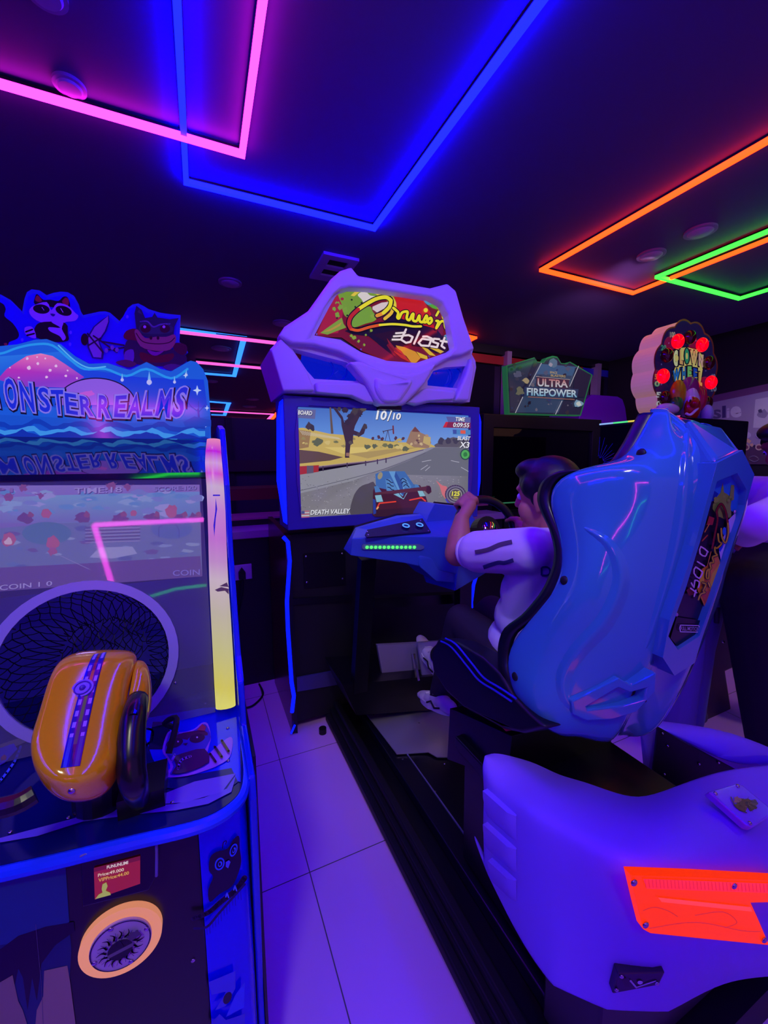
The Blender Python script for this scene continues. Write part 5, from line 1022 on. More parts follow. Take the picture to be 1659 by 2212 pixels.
a.poly([(510, 1675), (490, 1705), (440, 1725), (380, 1738), (330, 1742), (250, 1744), (150, 1772), (0, 1812), (0, 1822), (80, 1808), (180, 1776), (300, 1760), (380, 1752), (450, 1738), (500, 1712)], (120, 95, 210), n=0)
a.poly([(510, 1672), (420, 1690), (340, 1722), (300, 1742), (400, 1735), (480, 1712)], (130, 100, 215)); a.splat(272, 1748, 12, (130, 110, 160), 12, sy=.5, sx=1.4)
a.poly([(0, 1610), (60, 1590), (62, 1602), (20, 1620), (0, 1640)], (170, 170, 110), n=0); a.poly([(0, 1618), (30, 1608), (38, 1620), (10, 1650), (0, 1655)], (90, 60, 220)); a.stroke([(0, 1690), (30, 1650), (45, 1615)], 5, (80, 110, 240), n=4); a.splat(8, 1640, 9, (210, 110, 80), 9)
# raccoon drawing on the deck
zz = .3376; K = lambda l: [(x*zz, 1240+y*zz) for x, y in l]
PKC = (170, 90, 235); DKC = (70, 10, 70); MV = (70, 40, 190)
a.poly(K([(1040, 1140), (1060, 1050), (1090, 1010), (1160, 1020), (1240, 1000), (1290, 960), (1330, 965), (1350, 1050), (1340, 1100), (1330, 1160), (1400, 1100), (1470, 1050), (1490, 1080), (1470, 1180), (1400, 1230), (1330, 1260), (1200, 1300), (1070, 1310), (1050, 1290), (1090, 1250), (1070, 1190)]), PKC, n=3)
a.poly(K([(1055, 1135), (1075, 1050), (1100, 1015), (1160, 1030), (1240, 1010), (1295, 970), (1325, 980), (1350, 1050), (1330, 1100), (1310, 1150), (1340, 1220), (1200, 1285), (1090, 1295), (1110, 1240), (1080, 1180)]), MV, n=3)
a.poly(K([(1100, 1050), (1170, 1025), (1260, 1010), (1310, 1010), (1330, 1040), (1220, 1050), (1200, 1070), (1140, 1060), (1080, 1080)]), (90, 20, 80), n=2); a.ell(*K([(1118, 1090)])[0], 19, 10, DKC, rot=-18); a.ell(*K([(1262, 1060)])[0], 17, 9.5, DKC, rot=-12)
a.ell(*K([(1140, 1082)])[0], 2, 2, (220, 160, 240), n=8); a.ell(*K([(1262, 1055)])[0], 2, 2, (220, 160, 240), n=8); a.poly(K([(1170, 1095), (1205, 1090), (1190, 1108)]), DKC)
a.poly(K([(1100, 1020), (1110, 1000), (1150, 1025), (1110, 1045)]), (120, 60, 150)); a.poly(K([(1260, 1010), (1295, 970), (1320, 990), (1310, 1015)]), (170, 40, 90))
a.poly(K([(1200, 1150), (1310, 1130), (1340, 1215), (1200, 1280), (1100, 1290), (1130, 1240), (1110, 1190), (1140, 1170)]), (80, 10, 90), n=2); a.stroke(K([(1220, 1180), (1160, 1205), (1140, 1260)]), 5, PKC, n=3); a.stroke(K([(1120, 1170), (1100, 1210)]), 5, PKC)
for q in ([(1345, 1165), (1380, 1215)], [(1375, 1120), (1420, 1185)], [(1420, 1080), (1465, 1150)]): a.stroke(K(q), 5.5, DKC)
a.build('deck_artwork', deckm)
for p in ((491, 1529), (492, 1573), (493, 1643), (372, 1733), (148, 1766), (184, 1752), (22, 1797), (443, 1520)): screw(deckm, aZ(*p, zd+.002), (0, 0, 1), .0035)
# front: dark fascia, card reader, coin roundel, corner panel with bird
FY = .735
fr = bez(MB().box((XL, FY, .02), (-.04, FY+.04, zd-.022)).build('front_fascia', mat('dark_brown_black_fascia', (26, 18, 24), .3), MM), .004)
a = Art(lambda x, y: aY(x, y, FY), (0, -1, 0), es=0, rough=.12)
a.poly([(-200, 1900), (0, 1880), (140, 1838), (146, 1960), (155, 2050), (150, 2120), (162, 2212), (140, 2400), (-200, 2400)], (14, 40, 90))
a.poly([(-200, 1900), (0, 1880), (140, 1838), (150, 1990), (80, 2030), (0, 2040), (-200, 2080)], (20, 60, 120)); a.poly([(-200, 2080), (0, 2050), (40, 2020), (100, 2000), (160, 1990), (162, 2010), (120, 2040), (90, 2080), (85, 2120), (80, 2160), (70, 2110), (60, 2180), (50, 2110), (40, 2090), (30, 2140), (20, 2180), (14, 2110), (0, 2140), (-200, 2140)], (14, 10, 20))
a.poly([(96, 2095), (146, 2084), (152, 2120), (164, 2212), (130, 2400), (60, 2400), (80, 2180), (94, 2150)], (150, 125, 110)); a.poly([(0, 2120), (28, 2104), (40, 2160), (50, 2180), (60, 2212), (40, 2400), (-200, 2400), (-200, 2160)], (140, 118, 104)); a.stroke([(78, 1995), (84, 2060), (90, 2120), (96, 2250)], 1, (90, 80, 110))
a.build('front_artwork', fr)
for p in ((401, 1804), (417, 2075)): screw(fr, aY(*p, FY-.001), (0, -1, 0), .004)
def bx4(l, y): return [aY(a_, b_, y) for a_, b_ in l]
cr_ = bez(MB().prism(bx4([(174, 1850), (180, 1840), (312, 1808), (330, 1810), (338, 1822), (338, 1895), (322, 1925), (176, 1962)], FY-.035), (0, .035, 0)).build('card_reader', mat('black_glossy_reader', (14, 10, 18), .12), MM), .006, 3)
MB().tube(cr(bx4([(176, 1856), (186, 1844), (310, 1812), (330, 1812), (338, 1826), (338, 1892)], FY-.036), 4), .0025, 8).build('reader_hood', mat('violet_grey_trim', (110, 90, 160), .3), cr_)
a = Art(lambda x, y: aY(x, y, FY-.036), (0, -1, 0), es=.75, rough=.1)
a.poly([(203, 1874), (303, 1848), (303, 1908), (205, 1942)], (150, 26, 34)); a.poly([(203, 1874), (303, 1848), (303, 1857), (203, 1883)], (110, 16, 26))
a.text('FUNUNLIMI', [(231, 1876), (277, 1865), (277, 1858), (231, 1869)], (235, 215, 215), off=.03); a.text('Price:49.000', [(212, 1893), (268, 1880), (268, 1873), (212, 1886)], (235, 205, 190), off=.02); a.text('VIPPrice:44.00', [(213, 1904), (279, 1887), (279, 1880), (213, 1896)], (225, 170, 70), off=.02)
a.poly([(206, 1940), (214, 1930), (222, 1926), (220, 1918), (222, 1908), (230, 1904), (233, 1912), (229, 1922), (238, 1926), (240, 1931)], (170, 170, 80)); a.build('reader_display', cr_)
cc = aY(265, 2020, FY); RD = (aY(353, 1985, FY)-cc).length*.98
def disc(r, y, n=56): return [V((cc.x+r*math.cos(t), y, cc.z+r*math.sin(t))) for t in [2*math.pi*k/n for k in range(n)]]
cd_ = MB().prism(disc(RD, FY-.012), (0, .012, 0)).build('coin_roundel', mat('lit_amber_ring', (180, 110, 70), .35, emis=(.72, .26, .13), es=.8), MM); bez(cd_, .004, 3)
pt = MB().prism(disc(RD*.74, FY-.016), (0, .004, 0)).build('inner_plate', mat('brushed_lilac_plate', (190, 165, 195), .4), cd_)
def dp(r, t, y=FY-.017): return (r*math.cos(t), r*math.sin(t))
a = Art(lambda x, y: V((cc.x+x, FY-.0165, cc.z-y)), (0, -1, 0), es=0, rough=.4)
a.stroke([(RD*.71*math.cos(t), RD*.71*math.sin(t)) for t in [2*math.pi*k/48 for k in range(48)]], RD*.03, (60, 34, 80), closed=True)
for k in range(16):
    t = 2*math.pi*k/16; r0, r1 = RD*.34, RD*.56
    a.stroke([(r0*math.cos(t), r0*math.sin(t)), ((r0+r1)/2*math.cos(t+.14), (r0+r1)/2*math.sin(t+.14)), (r1*math.cos(t+.02), r1*math.sin(t+.02))], (RD*.06, RD*.015), (66, 46, 84), n=4); a.stroke([(r0*1.15*math.cos(t+.2), r0*1.15*math.sin(t+.2)), (r1*.96*math.cos(t+.24), r1*.96*math.sin(t+.24))], (RD*.04, RD*.01), (66, 46, 84))
a.ell(0, 0, RD*.3, RD*.3, (22, 14, 24)); a.poly([(-RD*.3, RD*.02), (RD*.3, -RD*.06), (RD*.3, RD*.05), (-RD*.3, RD*.12)], (110, 100, 110)); a.splat(RD*.34, -RD*.28, RD*.2, (84, 70, 90), 14); a.poly([(-RD*.16, -RD*.1), (0, -RD*.34), (RD*.1, -RD*.05)], (14, 8, 16))
a.build('slot_artwork', pt)
for k in range(4): t = .3+k*math.pi/2; screw(pt, V((cc.x+RD*.66*math.cos(t), FY-.017, cc.z+RD*.66*math.sin(t))), (0, -1, 0), .004)
# curved corner panel
cp_ = MB(); arc = [(-.04, FY), (.0, FY+.006), (.03, FY+.0105), (.038, FY+.018), (XR, FY+.04), (XR, .80)]
cp_.loft([[V((x, y, z)) for x, y in arc] for z in (.02, .3, .6, zd-.022)], ringclosed=False, caps=False); cpo = cp_.build('corner_panel', mat('royal_blue_gloss_panel', (4, 10, 250), .18), MM, smooth=True); 
cn_ = V((.15, -1, 0)).normalized(); a = Art(lambda x, y: onP(x, y, (-.04, FY, 0), cn_), cn_, es=0, rough=.2, base=.0045)
U = lambda l: [(x*.3376, 1640+y*.3376) for x, y in l]
BD = (20, 10, 40)
a.poly(U([(1335, 700), (1340, 620), (1380, 580), (1450, 560), (1490, 500), (1525, 480), (1530, 560), (1540, 640), (1520, 720), (1480, 800), (1400, 850), (1340, 900), (1330, 820), (1360, 740)]), BD, n=3)
a.stroke(U([(1420, 560), (1425, 520), (1445, 510), (1440, 530)]), 1.8, BD, n=3)
for x, y, rx, ry in ((1402, 656, 30, 42), (1490, 566, 22, 44)):
    c = U([(x, y)])[0]; a.ell(c[0], c[1], rx*.3376, ry*.3376, (50, 90, 255), rot=20); a.ell(c[0], c[1], rx*.24, ry*.25, BD, rot=20); a.ell(c[0]+1, c[1], rx*.14, ry*.15, (60, 110, 255), rot=20); a.ell(c[0], c[1], rx*.08, ry*.09, BD)
a.poly(U([(1440, 640), (1460, 628), (1470, 640), (1455, 680), (1440, 670)]), (90, 90, 240)); a.stroke(U([(1230, 1000), (1330, 960), (1400, 900), (1500, 820), (1560, 740)]), (9, 12), BD, n=4); a.stroke(U([(1240, 1060), (1320, 1050), (1400, 960), (1560, 780)]), 5, (30, 24, 90), n=4)
for x, y in ((1440, 860), (1490, 815)): a.stroke(U([(x, y), (x+8, y-25), (x+18, y+5)]), 3, (90, 120, 255))
for i in range(14): x = 1300+i*18; y = 1060-i*19; a.stroke(U([(x, y), (x+4, y+50+random.uniform(-10, 20))]), .8, (20, 20, 130), same=i > 0)
a.poly(U([(1330, 1400), (1500, 1330), (1500, 1440), (1440, 1550), (1370, 1580), (1420, 1500), (1440, 1460), (1350, 1480)]), (60, 70, 230)); a.ell(*U([(1450, 1500)])[0], 8, 14, BD, rot=25); a.poly(U([(1440, 1620), (1555, 1560), (1560, 1400), (1500, 1480)]), (40, 70, 250))
a.poly(U([(1320, 1690), (1400, 1600), (1440, 1640), (1560, 1600), (1560, 1700)]), (50, 60, 220)); a.build('corner_artwork', cpo)
MB().prism([V((XR+.019, .80, .03)), V((XR+.019, .80, .86)), V((XR+.019, 1.35, .86)), V((XR+.019, 1.35, .03))], (.006, 0, 0)).build('side_skirt', M_black, MM)
# ---- yellow cannon
M_yel = mat('yellow_gelcoat', (236, 176, 14), .14, coat=.5)
GA = V((-.177, .62, .975)); GB = V((-.17, .90, 1.055)); gd = (GB-GA).normalized(); gx = V((1, -.05, 0)).normalized(); gx = (gx-gd*gx.dot(gd)).normalized(); gz = gx.cross(gd)
def gunloft(rows, up, dn, name, par):
    rg = []
    for (xa, ya, xb, yb, yy, hu) in rows:
        A, B = aY(xa, ya, yy), aY(xb, yb, yy); m = (A+B)/2; hw = (B-A)/2; ring = []
        for k in range(16):
            t = 2*math.pi*k/16; c, s_ = math.cos(t), math.sin(t)
            c = math.copysign(abs(c)**.7, c); h = hu*up if s_ > 0 else dn*hu
            ring.append(m+hw*c+gz*(math.copysign(abs(s_)**.8, s_))*h)
        rg.append(ring)
    return MB().loft(rg).build(name, M_yel, par, smooth=True)
gun = gunloft([(140, 1704, 175, 1704, .622, .35), (105, 1694, 215, 1690, .63, .7), (78, 1674, 246, 1666, .645, .95), (64, 1640, 262, 1636, .665, 1.05), (64, 1600, 268, 1600, .69, 1.05), (82, 1550, 270, 1555, .72, 1.), (94, 1505, 274, 1510, .75, .95), (106, 1468, 280, 1474, .78, .9), (120, 1440, 290, 1440, .81, .85), (142, 1424, 300, 1420, .84, .7), (165, 1416, 292, 1412, .865, .5), (195, 1412, 270, 1410, .88, .2)], .026, .06, 'cannon_body', MM); sub(gun, 1)
fairing = gunloft([(296, 1428, 312, 1430, .85, .3), (290, 1440, 324, 1446, .83, .8), (285, 1470, 328, 1478, .80, 1.), (280, 1500, 327, 1512, .77, 1.), (274, 1530, 316, 1545, .745, .9), (270, 1560, 292, 1566, .72, .4)], .02, .04, 'side_fairing', gun); sub(fairing, 1)
for pth in ([(236, 1420), (222, 1500), (212, 1600), (205, 1685)], [(115, 1470), (90, 1560), (80, 1640)]):
    pass
# striped decal following the back of the cannon
bpy.context.view_layer.update()
from mathutils.bvhtree import BVHTree
dg = bpy.context.evaluated_depsgraph_get(); bv = BVHTree.FromObject(gun, dg)
def on_gun(x, y):
    r = ray(x, y).normalized(); h = bv.ray_cast(CAM, r)
    return h[0]-r*.0 if h[0] else None
def gunband(xl, xr, cols, name):   # xl,xr: centre line with half widths per row
    vs, fs, cc = [], [], []
    for i, (y, a_, b_) in enumerate(xl):
        for k in range(len(cols)+1):
            u = k/len(cols); x = a_+(b_-a_)*u; yy = y+(u-.5)*-xr; p = on_gun(x, yy)
            vs.append(p+gz*.0012 if p else aY(x, yy, .75))
    n = len(cols)+1
    for i in range(len(xl)-1):
        for k in range(n-1):
            fs.append((i*n+k, i*n+k+1, (i+1)*n+k+1, (i+1)*n+k)); c = cols[k]; c = c(i/(len(xl)-1), i) if callable(c) else c; cc.append(lin(c))
    me = bpy.data.meshes.new(name); me.from_pydata([tuple(v) for v in vs], [], fs); at = me.color_attributes.new('Col', 'FLOAT_COLOR', 'CORNER')
    for p in me.polygons:
        for li in p.loop_indices: at.data[li].color = (*cc[p.index], 1)
    me.materials.append(ink(0, .15)); return link(bpy.data.objects.new(name, me), gun)
band = []
for i in range(61):
    t = i/60; y = 1412+(1658-1412)*t
    xa = 203+(131-203)*(t**.75); xb = 231+(173-231)*(t**.82); band.append((y, xa, xb))
NVY = (30, 24, 130)
def chk(side):
    def f(t, i):
        if t > .72: return (50, 70, 150) if side else (60, 80, 160)
        return (160, 130, 230) if (i//3) % 2 == 0 else (36, 30, 140)
    return f
def mid(t, i): return (150, 50, 40) if t < .15 else ((190, 110, 50) if t < .34 else ((60, 140, 50) if t < .6 else ((40, 90, 80) if t < .8 else (30, 30, 80))))
gunband(band, 5, [NVY, chk(0), chk(0), NVY, mid, mid, NVY, chk(1), chk(1), NVY], 'striped_decal')
p = on_gun(179, 1488); bn_ = V((0, -.55, .83)).normalized()
bd = MB().cyl(p-bn_*.004, p+bn_*.003, .0145, 28).build('round_badge', mat('lilac_badge', (150, 110, 215), .2), gun, auto=True)
MB().tube([p+bn_*.0035+(gx*math.cos(t)+bn_.cross(gx)*math.sin(t))*.0105 for t in [k*2*math.pi/24 for k in range(24)]], .0011, 6, closed=True).sph(p+bn_*.003, .0045, 10, 6).build('badge_ring', mat('badge_purple', (80, 40, 160), .3), bd)
for q, r in (((155, 1708), .0045), ((64, 1600), .0035)):
    g_ = on_gun(*q)
    if g_: screw(gun, g_, V((0, -1, .2)), r)
# grip and mount
M_grip = mat('black_hard_plastic_grip', (24, 20, 26), .25)
G1 = [aY(298, 1510, .735), aY(290, 1545, .70), aY(284, 1600, .675), aY(284, 1660, .655), aY(292, 1700, .66)]; gb_ = aZ(302, 1728, zd+.012)
MB().tube(cr(G1+[gb_], 4), .018, 12, rs=[.0155+.004*math.sin(i*.15) for i in range(len(cr(G1+[gb_], 4)))]).build('grip', M_grip, gun, smooth=True)
MB().tube(cr([aY(299, 1508, .727)+V((0, -.014, 0)), aY(291, 1535, .70)+V((0, -.016, 0))], 3), .006, 10).build('trigger_button', mat('gloss_black_button', (10, 8, 14), .05), gun)
MB().box((gb_.x-.03, gb_.y-.02, zd+.0005), (gb_.x+.04, gb_.y+.06, zd+.035)).build('pivot_block', M_grip, MM)
bez(MB().cyl((-.19, .80, zd), (-.185, .80, .96), .045, 20).build('swivel_post', M_grip, MM), .004)
MB().tube(cr([aY(75, 1715, .66), aY(40, 1735, .655), aY(-20, 1750, .66)], 4), .013, 10).build('left_mount_arm', M_grip, MM)
MB().cyl((-.20, .865, 1.045), (-.20, .93, 1.06), .03, 24, .024).build('cannon_muzzle', M_yel, gun)
MB().tube(cr([(-.09, .86, .875), (-.075, .90, .92), (-.10, .93, .90), (-.085, .95, .872)], 5), .006, 8).build('hose', M_rubber, MM)
# ================================================================== CABINETS AT THE BACK
UF = thing('shooting_arcade_cabinet', (3.1, 3.3, 0), 'black arcade cabinet with dark switched-off screen under a military shooter sign', 'arcade machine')
YU = 3.0; q0, q1 = aY(1045, 893, YU), aY(1300, 903, YU)
bez(MB().prism([(q0.x, YU, q0.z), (q1.x, YU, q0.z), (q1.x, YU, .75), (q0.x, YU, .75)], (0, .6, 0), holes=[[(q0.x+.12, YU, q0.z-.12), (q1.x-.12, YU, q0.z-.12), (q1.x-.12, YU, 1.0), (q0.x+.12, YU, 1.0)]]).build('monitor_frame', mat('black_cabinet_paint', (20, 16, 22), .4), UF), .006)
MB().box((q0.x+.11, YU+.03, .99), (q1.x-.11, YU+.06, q0.z-.11)).build('screen', mat('switched_off_screen', (8, 5, 12), .04, spec=.8), UF)
MB().box((q0.x, YU, 0), (q1.x, YU+.7, .745)).build('base', M_blackm, UF)
g0 = aY(1060, 1086, 2.7); MB().box((q0.x+.05, 2.75, .60), (q1.x-.05, 2.995, .98)).build('control_panel', M_blackm, UF)
MB().tube([aY(1062, 1088, 2.74), aY(1115, 1085, 2.74), aY(1160, 1083, 2.74)], .006, 6).build('glow_trim', mat('dim_green_trim', (40, 120, 60), .3, emis=(.02, .12, .05), es=1.), UF)
k = .21097; D = lambda l: [(1050+x*k, 740+y*k) for x, y in l]
OU = D([(205, 235), (330, 200), (495, 150), (525, 195), (590, 200), (620, 155), (680, 135), (730, 145), (770, 210), (835, 215), (860, 195), (930, 235), (1090, 330), (970, 750), (700, 745), (230, 730)])
sgn_ = MB().prism([aY(x, y, YU+.051) for x, y in OU], (0, .06, 0)).build('sign_board', mat('green_sign_edge', (20, 90, 40), .3, emis=(.01, .08, .03), es=1.), UF)
a = Art(lambda x, y: aY(x, y, YU+.05), (0, -1, 0), es=.62, rough=.1)
cx_, cy_ = 1188, 835
IN = [(cx_+(x-cx_)*.97, cy_+(y-cy_)*.965) for x, y in OU]
a.poly(IN, (26, 34, 60)); a.poly(D([(230, 260), (330, 215), (490, 170), (400, 400), (300, 700), (250, 700)]), (44, 52, 76)); a.poly(D([(550, 215), (930, 245), (740, 720), (300, 715), (440, 440)]), (46, 72, 104)); a.poly(D([(560, 220), (920, 250), (880, 340), (510, 320)]), (56, 96, 140))
for i in range(60):
    x, y = random.uniform(240, 940), random.uniform(230, 715); a.splat(*D([(x, y)])[0], random.uniform(2, 7), random.choice([(30, 30, 50), (84, 90, 120), (60, 60, 80), (40, 60, 110), (20, 20, 36), (110, 104, 120), (50, 44, 50)]), 9)
for x, y, r, c in ((400, 390, 9, (180, 160, 120)), (340, 500, 13, (110, 112, 90)), (930, 630, 13, (130, 170, 200)), (940, 630, 7, (215, 220, 215)), (680, 220, 15, (90, 120, 150)), (650, 230, 6, (170, 160, 180)), (320, 330, 10, (90, 90, 120))): a.splat(*D([(x, y)])[0], r, c, 12)
a.poly(D([(900, 260), (1060, 330), (1000, 560), (880, 560)]), (20, 20, 50))
for q in ([(555, 215), (430, 450)], [(365, 560), (290, 720)], [(935, 245), (845, 450)], [(765, 600), (700, 735)]): a.stroke(D(q), 1.7, (190, 190, 205))
a.poly(D([(505, 350), (840, 380), (830, 480), (500, 450)]), (70, 40, 60)); a.poly(D([(380, 455), (935, 480), (920, 570), (380, 545)]), (40, 60, 100)); a.stroke(D([(500, 350), (845, 382)]), 1., (200, 180, 180)); a.stroke(D([(420, 558), (890, 585)]), 2, (150, 100, 90))
def T3(s_, q, c, g, of): 
    a.text(s_, [(x+.8, y+1) for x, y in D(q)], (10, 12, 30), off=.05); a.text(s_, D(q), c, off=of, gr=g)
T3('ULTRA', [(515, 450), (825, 465), (825, 390), (515, 368)], (215, 225, 235), (205, 120, 120), .03); T3('FIREPOWER', [(405, 545), (920, 565), (920, 490), (405, 465)], (120, 190, 225), (225, 230, 240), .03)
a.text('SPACE', D([(640, 318), (715, 326), (715, 302), (640, 296)]), (200, 170, 110), off=.02); a.text('BLASTERS', D([(650, 350), (800, 362), (800, 338), (650, 328)]), (200, 170, 110), off=.02)
a.build('sign_artwork', sgn_)
# violet rounded cabinet top
PT = thing('violet_arcade_cabinet', (4.4, 3.7, 0), 'glossy violet rounded arcade cabinet top between the military sign and the clown wheel', 'arcade machine')
vp = [(1252, 900), (1258, 880), (1268, 862), (1280, 852), (1335, 856), (1346, 862), (1352, 880), (1358, 925), (1252, 925)]
P = [aY(x, y, 3.62) for x, y in vp]; bez(MB().prism(P, (0, .5, 0)).build('dome', mat('violet_gloss_shell', (110, 20, 190), .12, coat=.5), PT), .05, 4)
MB().box((P[0].x+.02, 3.66, 0), (P[7].x-.02, 4.05, P[7].z+.01)).build('body', M_blackm, PT)
# clown wheel machine
CW = thing('clown_wheel_machine', (3.4, 2.1, 0), 'redemption machine with scalloped round clown marquee, four lit red bulbs and colourful letters', 'arcade machine')
YC = 1.93; XCL = 3.0
k = .21636; C = lambda l: [(1300+x*k, 680+y*k) for x, y in l]
cen = aY(*C([(845, 590)])[0], YC); ex = aY(*C([(1135, 590)])[0], YC); 
Rx = .35; Rz = .34
def scal(r, y, n=12, dx=0.):
    P = []
    for i in range(n*8):
        t = 2*math.pi*i/(n*8); q = r*(1+.075*abs(math.sin(t*n/2))); P.append(V((cen.x+dx+q*math.cos(t), y, cen.z+q*math.sin(t)*.98)))
    return P
Rr = aY(*C([(845, 590)])[0], YC).x-aY(*C([(520, 590)])[0], YC).x
print('CLOWN', cen, Rr, ex)
dr = MB().prism(scal(Rr*.95, YC+.001), (0, .17, 0)).build('round_marquee', mat('cream_translucent_rim', (205, 170, 150), .4, emis=(.30, .13, .10), es=.7), CW)
MB().prism(scal(Rr*.98, YC-.004), (0, .005, 0)).build('front_rim', mat('orange_brown_edge', (150, 80, 40), .4), dr)
a = Art(lambda x, y: aY(x, y, YC-.0045), (0, -1, 0), es=.5, rough=.08)
def inpx(p):  # world to photo pixel
    v = p-CAM; X_ = V((AX.x*v.x+AY.x*v.y+AZ.x*v.z, AX.y*v.x+AY.y*v.y+AZ.y*v.z, AX.z*v.x+AY.z*v.y+AZ.z*v.z)); return (CX+FPX*X_.x/X_.z, CY+FPX*X_.y/X_.z)
a.poly([inpx(p) for p in scal(Rr*.95, YC)], (22, 16, 70))
for i in range(26): c = C([(random.uniform(560, 1110), random.uniform(250, 880))])[0]; a.splat(c[0], c[1], 2.2, (90, 80, 160), 10, j=.7, same=i > 0)
def T4(s_, q, c): a.text(s_, C(grow(q, 12)), (14, 10, 30), off=.09); a.text(s_, C(q), c, off=.06)
a.poly(C([(700, 360), (740, 320), (850, 315), (960, 340), (1020, 400), (1015, 540), (990, 720), (960, 720), (900, 660), (780, 660), (720, 710), (690, 600), (720, 520)]), (14, 10, 30)); a.poly(C([(710, 370), (745, 335), (850, 325), (950, 350), (1008, 410), (1005, 540), (980, 700), (955, 700), (910, 640), (780, 650), (725, 695), (705, 600), (732, 520)]), (220, 205, 120))
for s_, q, c in (('C', [(712, 510), (755, 520), (758, 350), (715, 355)], (215, 220, 170)), ('L', [(775, 490), (808, 500), (800, 340), (775, 345)], (220, 170, 110)), ('O', [(825, 490), (868, 490), (868, 335), (822, 335)], (40, 150, 110)), ('W', [(880, 480), (950, 500), (958, 365), (878, 355)], (225, 180, 120)), ('N', [(962, 510), (1005, 530), (1012, 400), (962, 385)], (215, 170, 160)),
                 ('W', [(712, 690), (765, 640), (780, 530), (705, 560)], (30, 110, 200)), ('H', [(795, 650), (832, 650), (832, 520), (795, 530)], (40, 110, 180)), ('E', [(850, 640), (892, 650), (890, 515), (850, 515)], (110, 190, 110)), ('E', [(908, 660), (942, 670), (945, 540), (908, 530)], (20, 70, 190)), ('L', [(958, 700), (995, 715), (995, 580), (960, 570)], (220, 165, 80))): T4(s_, q, c)
for s_, x, y, c in (('100', 700, 200, (170, 160, 150)), ('20', 610, 330, (60, 140, 120)), ('50', 545, 620, (190, 110, 60)), ('0', 545, 690, (110, 170, 130)), ('5', 560, 800, (190, 190, 200)), ('0', 560, 890, (190, 190, 200)), ('40', 1100, 620, (110, 110, 160)), ('10', 1110, 740, (110, 110, 150)), ('60', 600, 400, (60, 140, 120))):
    a.text(s_, C([(x-26, y+28), (x+26, y+28), (x+26, y-28), (x-26, y-28)]), c, off=.04)
a.build('wheel_artwork', dr)
M_bulb = mat('lit_red_bulb', (140, 0, 0), .1, emis=(1., .0, .01), es=1.3); M_bulbo = mat('unlit_dark_red_bulb', (70, 6, 10), .08, coat=.4)
for x, y, on in ((760, 265, 1), (1003, 300, 1), (612, 612, 1), (1092, 675, 1), (880, 225, 0), (650, 405, 0), (1070, 480, 0), (632, 830, 0), (1050, 880, 0)):
    p = aY(*C([(x, y)])[0], YC-.03); MB().sph(p, (.052, .035, .052), 20, 12).build('bulb', M_bulb if on else M_bulbo, dr, smooth=True)
clg = lambda x, y, d=.06: aY(*C([(x, y)])[0], YC-d)
def blob(name, x, y, rx, rz, c, d=.06, ry=.03, par=None): return MB().sph(clg(x, y, d), (rx, ry, rz), 18, 10).build(name, mat('clown_%d_%d_%d' % c, c, .2), par or dr, smooth=True)
cf = blob('clown_face', 880, 900, .085, .13, (225, 225, 215), .07, .05)
blob('hair_puff', 760, 790, .075, .10, (205, 185, 20), .06, .04, cf); blob('hair_puff', 880, 740, .10, .09, (150, 50, 110), .05, .04, cf); blob('hair_puff', 985, 840, .05, .09, (190, 30, 60), .06, .04, cf); blob('hair_puff', 740, 895, .06, .06, (50, 150, 40), .07, .04, cf)
blob('muzzle', 905, 935, .075, .085, (190, 30, 20), .12, .04, cf); blob('nose', 930, 885, .03, .03, (170, 20, 20), .16, .03, cf)
for x in (880, 925): e_ = blob('eye', x, 850, .018, .03, (235, 235, 235), .125, .012, cf)
for x in (884, 928): blob('pupil', x, 862, .008, .013, (10, 10, 16), .138, .006, cf)
MB().tube(cr([clg(840, 985, .15), clg(880, 1000, .16), clg(930, 960, .16), clg(960, 930, .15)], 4), .009, 8).build('grin', mat('white_grin', (235, 230, 230), .3), cf)
blob('glove', 660, 940, .12, .04, (210, 215, 220), .09, .04, cf); blob('glove', 1050, 990, .05, .07, (170, 190, 220), .09, .04, cf); blob('collar', 1000, 1010, .07, .06, (40, 80, 150), .05, .03, cf)
tz = aX(1340, 913, XCL).z
bez(MB().box((XCL, 1.72, 0), (3.85, 2.34, tz)).build('cabinet_body', mat('near_black_cabinet', (12, 9, 20), .2), CW), .01)
MB().prism([(XCL-.004, 1.72, tz-.02), (XCL-.004, 2.34, tz-.02), (XCL-.004, 2.34, tz+.004), (XCL-.004, 1.72, tz+.004)], (.006, 0, 0)).build('edge_channel', M_blackm, CW)
for i, c in enumerate(((.3, .5, 1.), (.1, .9, .3), (.9, .7, .1), (1., .15, .08), (1., .1, .4))): MB().box((XCL-.008, 2.34-(i+1)*.122, tz-.004), (XCL+.002, 2.34-i*.122, tz+.008)).build('rainbow_light', mat('rainbow_%d' % i, (20, 20, 20), .4, emis=c, es=.9), CW)
a = Art(lambda x, y: aX(x, y, XCL-.001), (-1, 0, 0), es=0, rough=.15)
c0 = (1292, 1000)
for i in range(18):
    t = math.radians(-86+i*11); r0, r1 = 12+random.uniform(0, 4), 40+random.uniform(-6, 24); a.stroke([(c0[0]+r0*math.cos(t), c0[1]+r0*math.sin(t)), (c0[0]+r1*math.cos(t), c0[1]+r1*math.sin(t))], (2.6, .8), random.choice([(120, 130, 200), (70, 90, 190), (150, 140, 200)]))
a.ell(1372, 985, 26, 44, (36, 16, 40)); a.build('side_artwork', CW)
# small counter lamp on the right
tag(MB().box((3.62, 1.33, 1.405), (3.75, 1.36, 1.43)).build('status_light', mat('mint_light', (20, 90, 60), .3, emis=(.1, .95, .45), es=1.)), 'tiny mint green lit box between the blue seat and the standing person', 'light')
